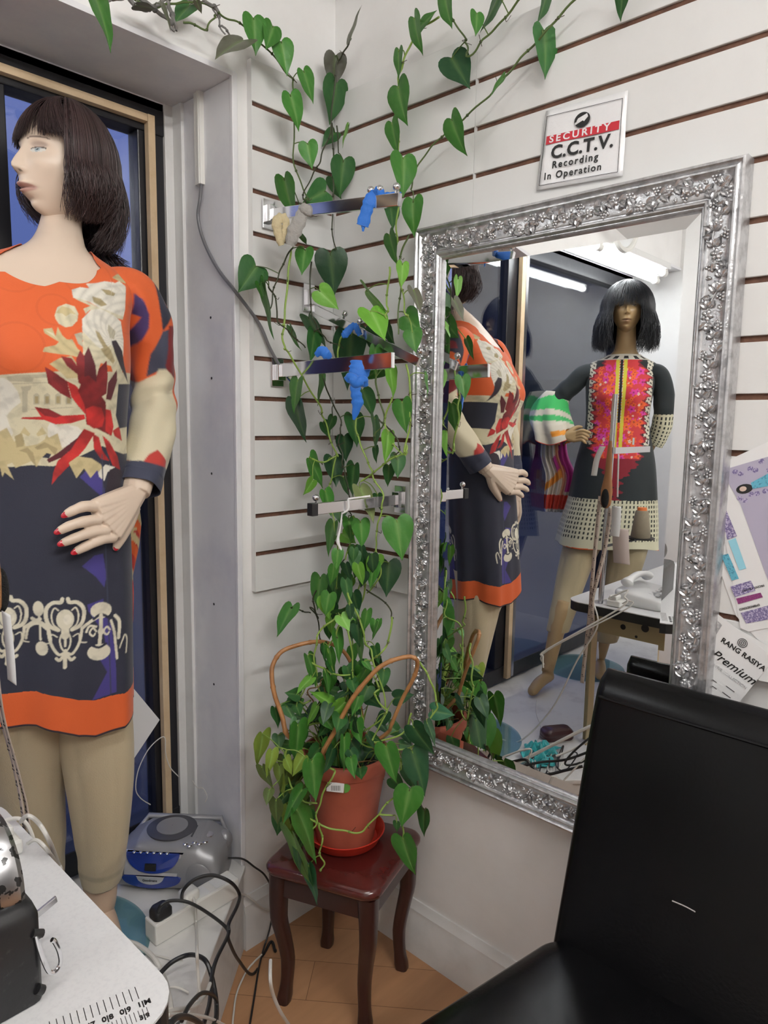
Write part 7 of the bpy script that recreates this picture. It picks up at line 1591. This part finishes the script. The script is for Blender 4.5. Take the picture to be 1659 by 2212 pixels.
cable('black cable loop at the bottom edge of the photo', cp('860 1830 e.12;900 1775 e.12;960 1770 e.11;1020 1800 e.11;1060 1850 e.11', 'e.1'), .0042, 'black_plastic')
cable('thin black lead from the radio running behind the stool to the floor', [BC+bw*.13-bf*.02+ez*.04, *cp('1240 960 y-.004;1300 1000 y-.006;1360 1050 y-.008;1400 1150 y-.010;1385 1300 y-.016;1350 1420 z.006;1325 1520 z.005;1300 1680 z.005;1275 1830 z.005', 'y0')], .0026, 'black_plastic')
cable('white cable hanging straight from the socket strip', cp('985 1150 z.31;1000 1200 z.31;1005 1300 z.26;1008 1420 e.008;1012 1520 e.012;1022 1650 e.02;1025 1700 e.03', 'e.02'), .0034, 'white_cable')
cable('thick pinkish white cable curving out from under the table', cp('505 1240 z.27;570 1300 z.26;640 1375 z.258;710 1405 z.258;790 1470 z.258;840 1570 z.258;862 1660 e.02;872 1740 e.05', 'e.02'), .0058, 'white_cable')
cable('thin white lead lying across the platform', cp('640 1395 z.255;740 1440 z.255;830 1462 z.255;880 1475 z.255;935 1475 z.255', 'z.255'), .002, 'white_cable')
cable('white cable crossing low in front of the platform', cp('850 1745 e.08;930 1730 e.08;1000 1712 e.08;1050 1660 e.07;1075 1600 e.06', 'e.08'), .0036, 'white_cable')
cable('white cable sagging to the bottom edge beside the table', cp('860 1760 e.09;980 1760 e.09;1080 1780 e.09;1180 1830 e.09', 'e.09'), .003, 'white_cable')
cable('pale thin cable curving over the floor to the stool leg', cp('1340 1450 z.005;1270 1525 z.005;1215 1640 z.005;1195 1760 z.005;1190 1840 z.005', 'z.005'), .0024, 'white_cable')
cable('white cable curling round the left stool leg', cp('1385 1480 e.16;1384 1580 e.17;1400 1660 e.17;1440 1750 e.18;1500 1840 e.19', 'e.17'), .0036, 'white_cable')
cable('short flat white lead behind the stool on the wall', cp('1180 1150 e-.01;1240 1140 y-.004;1290 1168 y-.006;1335 1208 y-.008;1380 1225 y-.012', 'y-.006'), .003, 'white_cable')
cable('thin white wire looping up in front of the window beside the radio', cp('770 683 y.20;720 650 y.20;695 600 y.20;710 500 y.20;760 400 y.21;820 342 y.22;845 345 y.22;848 420 y.22;870 490 y.22;915 540 y.22', 'y.2'), .0014, 'white_cable')
cable('loose twisted wire ends standing up behind the radio', cp('985 560 y.14;1010 595 y.14;1040 600 y.14;1060 640 y.13;1050 670 y.13', 'y.13'), .001, 'white_cable')
# sheet leaning in the window behind the tunic
b = MB(); q = [on_y(u, v, .20) for u, v in ((262, 1455), (345, 1555), (272, 1665), (190, 1560))]; b.add(q+[k+nv([0, .003, 0]) for k in q], [(0, 1, 2, 3), (7, 6, 5, 4)]+[(i, (i+1) % 4, (i+1) % 4+4, i+4) for i in range(4)]); o = b.build('card_sheet', M['paper'], smooth=False); tag(o, 'plain white card propped in the window behind the tunic', 'card')
# ------------------------------------------------------------------ things on the platform that show in the mirror
M['oxblood'] = mat('oxblood_leather', (.060, .016, .018), .3, coat=.3); cs = thing('spectacle_case', 'dark brown rounded leather case on the white platform, seen in the mirror', 'case', (-1.03, -.20, FZ))
cx_ = np.array([[.83, -.55, 0], [.55, .83, 0], [0, 0, 1]])
b = MB(); b.rings([[nv([-1.03, -.20, FZ+.001+z])+cx_ @ nv([x*k, y*k, 0]) for x, y in rrect(.125, .070, .022, 5)] for z, k in ((0, .92), (.006, 1), (.016, 1.0), (.018, .98), (.020, 1.0), (.032, .97), (.040, .85), (.042, .3))]); b.build('case_shell', M['oxblood'], cs, ang=50)
M['teal_cloth'] = mat('turquoise_chiffon', (.02, .40, .42), .5, sheen=.5, bump=(90, .5)); b = MB(); r6 = random.Random(2); G = []
for i in range(60):
    for j in range(40): pass
u_, v_ = np.meshgrid(np.linspace(-1, 1, 80), np.linspace(-1, 1, 50), indexing='ij'); hgt = .030*np.exp(-(u_**2+v_**2)*1.2)*(1+.5*np.sin(u_*14+v_*5)+.4*np.sin(v_*17-u_*6))+.004; P = np.stack([-.845+u_*.085+v_*.02+.01*np.sin(v_*9), -.235+v_*.05-u_*.03+.012*np.sin(u_*8), FZ+.002+np.clip(hgt, .001, 1)], -1)
b.grid(P); o = b.build('scarf', M['teal_cloth'], ang=180); q = o.modifiers.new('t', 'SOLIDIFY'); q.thickness = .001; tag(o, 'crumpled turquoise chiffon scarf on the platform, seen in the mirror', 'scarf')
for k in range(4):
    r6 = random.Random(40+k); c0 = nv([-.72-.05*k, -.27-.015*k, FZ+.008]); pts = [c0+nv([.07*math.cos(a*1.3+k)*(1+.3*k/4), .045*math.sin(a+k), .012*abs(math.sin(a*1.7+k))]) for a in np.linspace(0, 7, 12)]
    cable(['thin white cable coiled beside the turquoise scarf', 'black cable looped over the scarf end', 'white cable trailing from the turquoise scarf towards the table', 'black lead curling under the table corner'][k], pts, .0024, 'white_cable' if k % 2 == 0 else 'black_plastic', 6)
cable('long thin white thread lying on the platform in front of the case', [(-1.30, .05, FZ+.003), (-1.18, -.02, FZ+.003), (-1.05, -.12, FZ+.003), (-.92, -.17, FZ+.003), (-.84, -.16, FZ+.003)], .0012, 'white_cable')
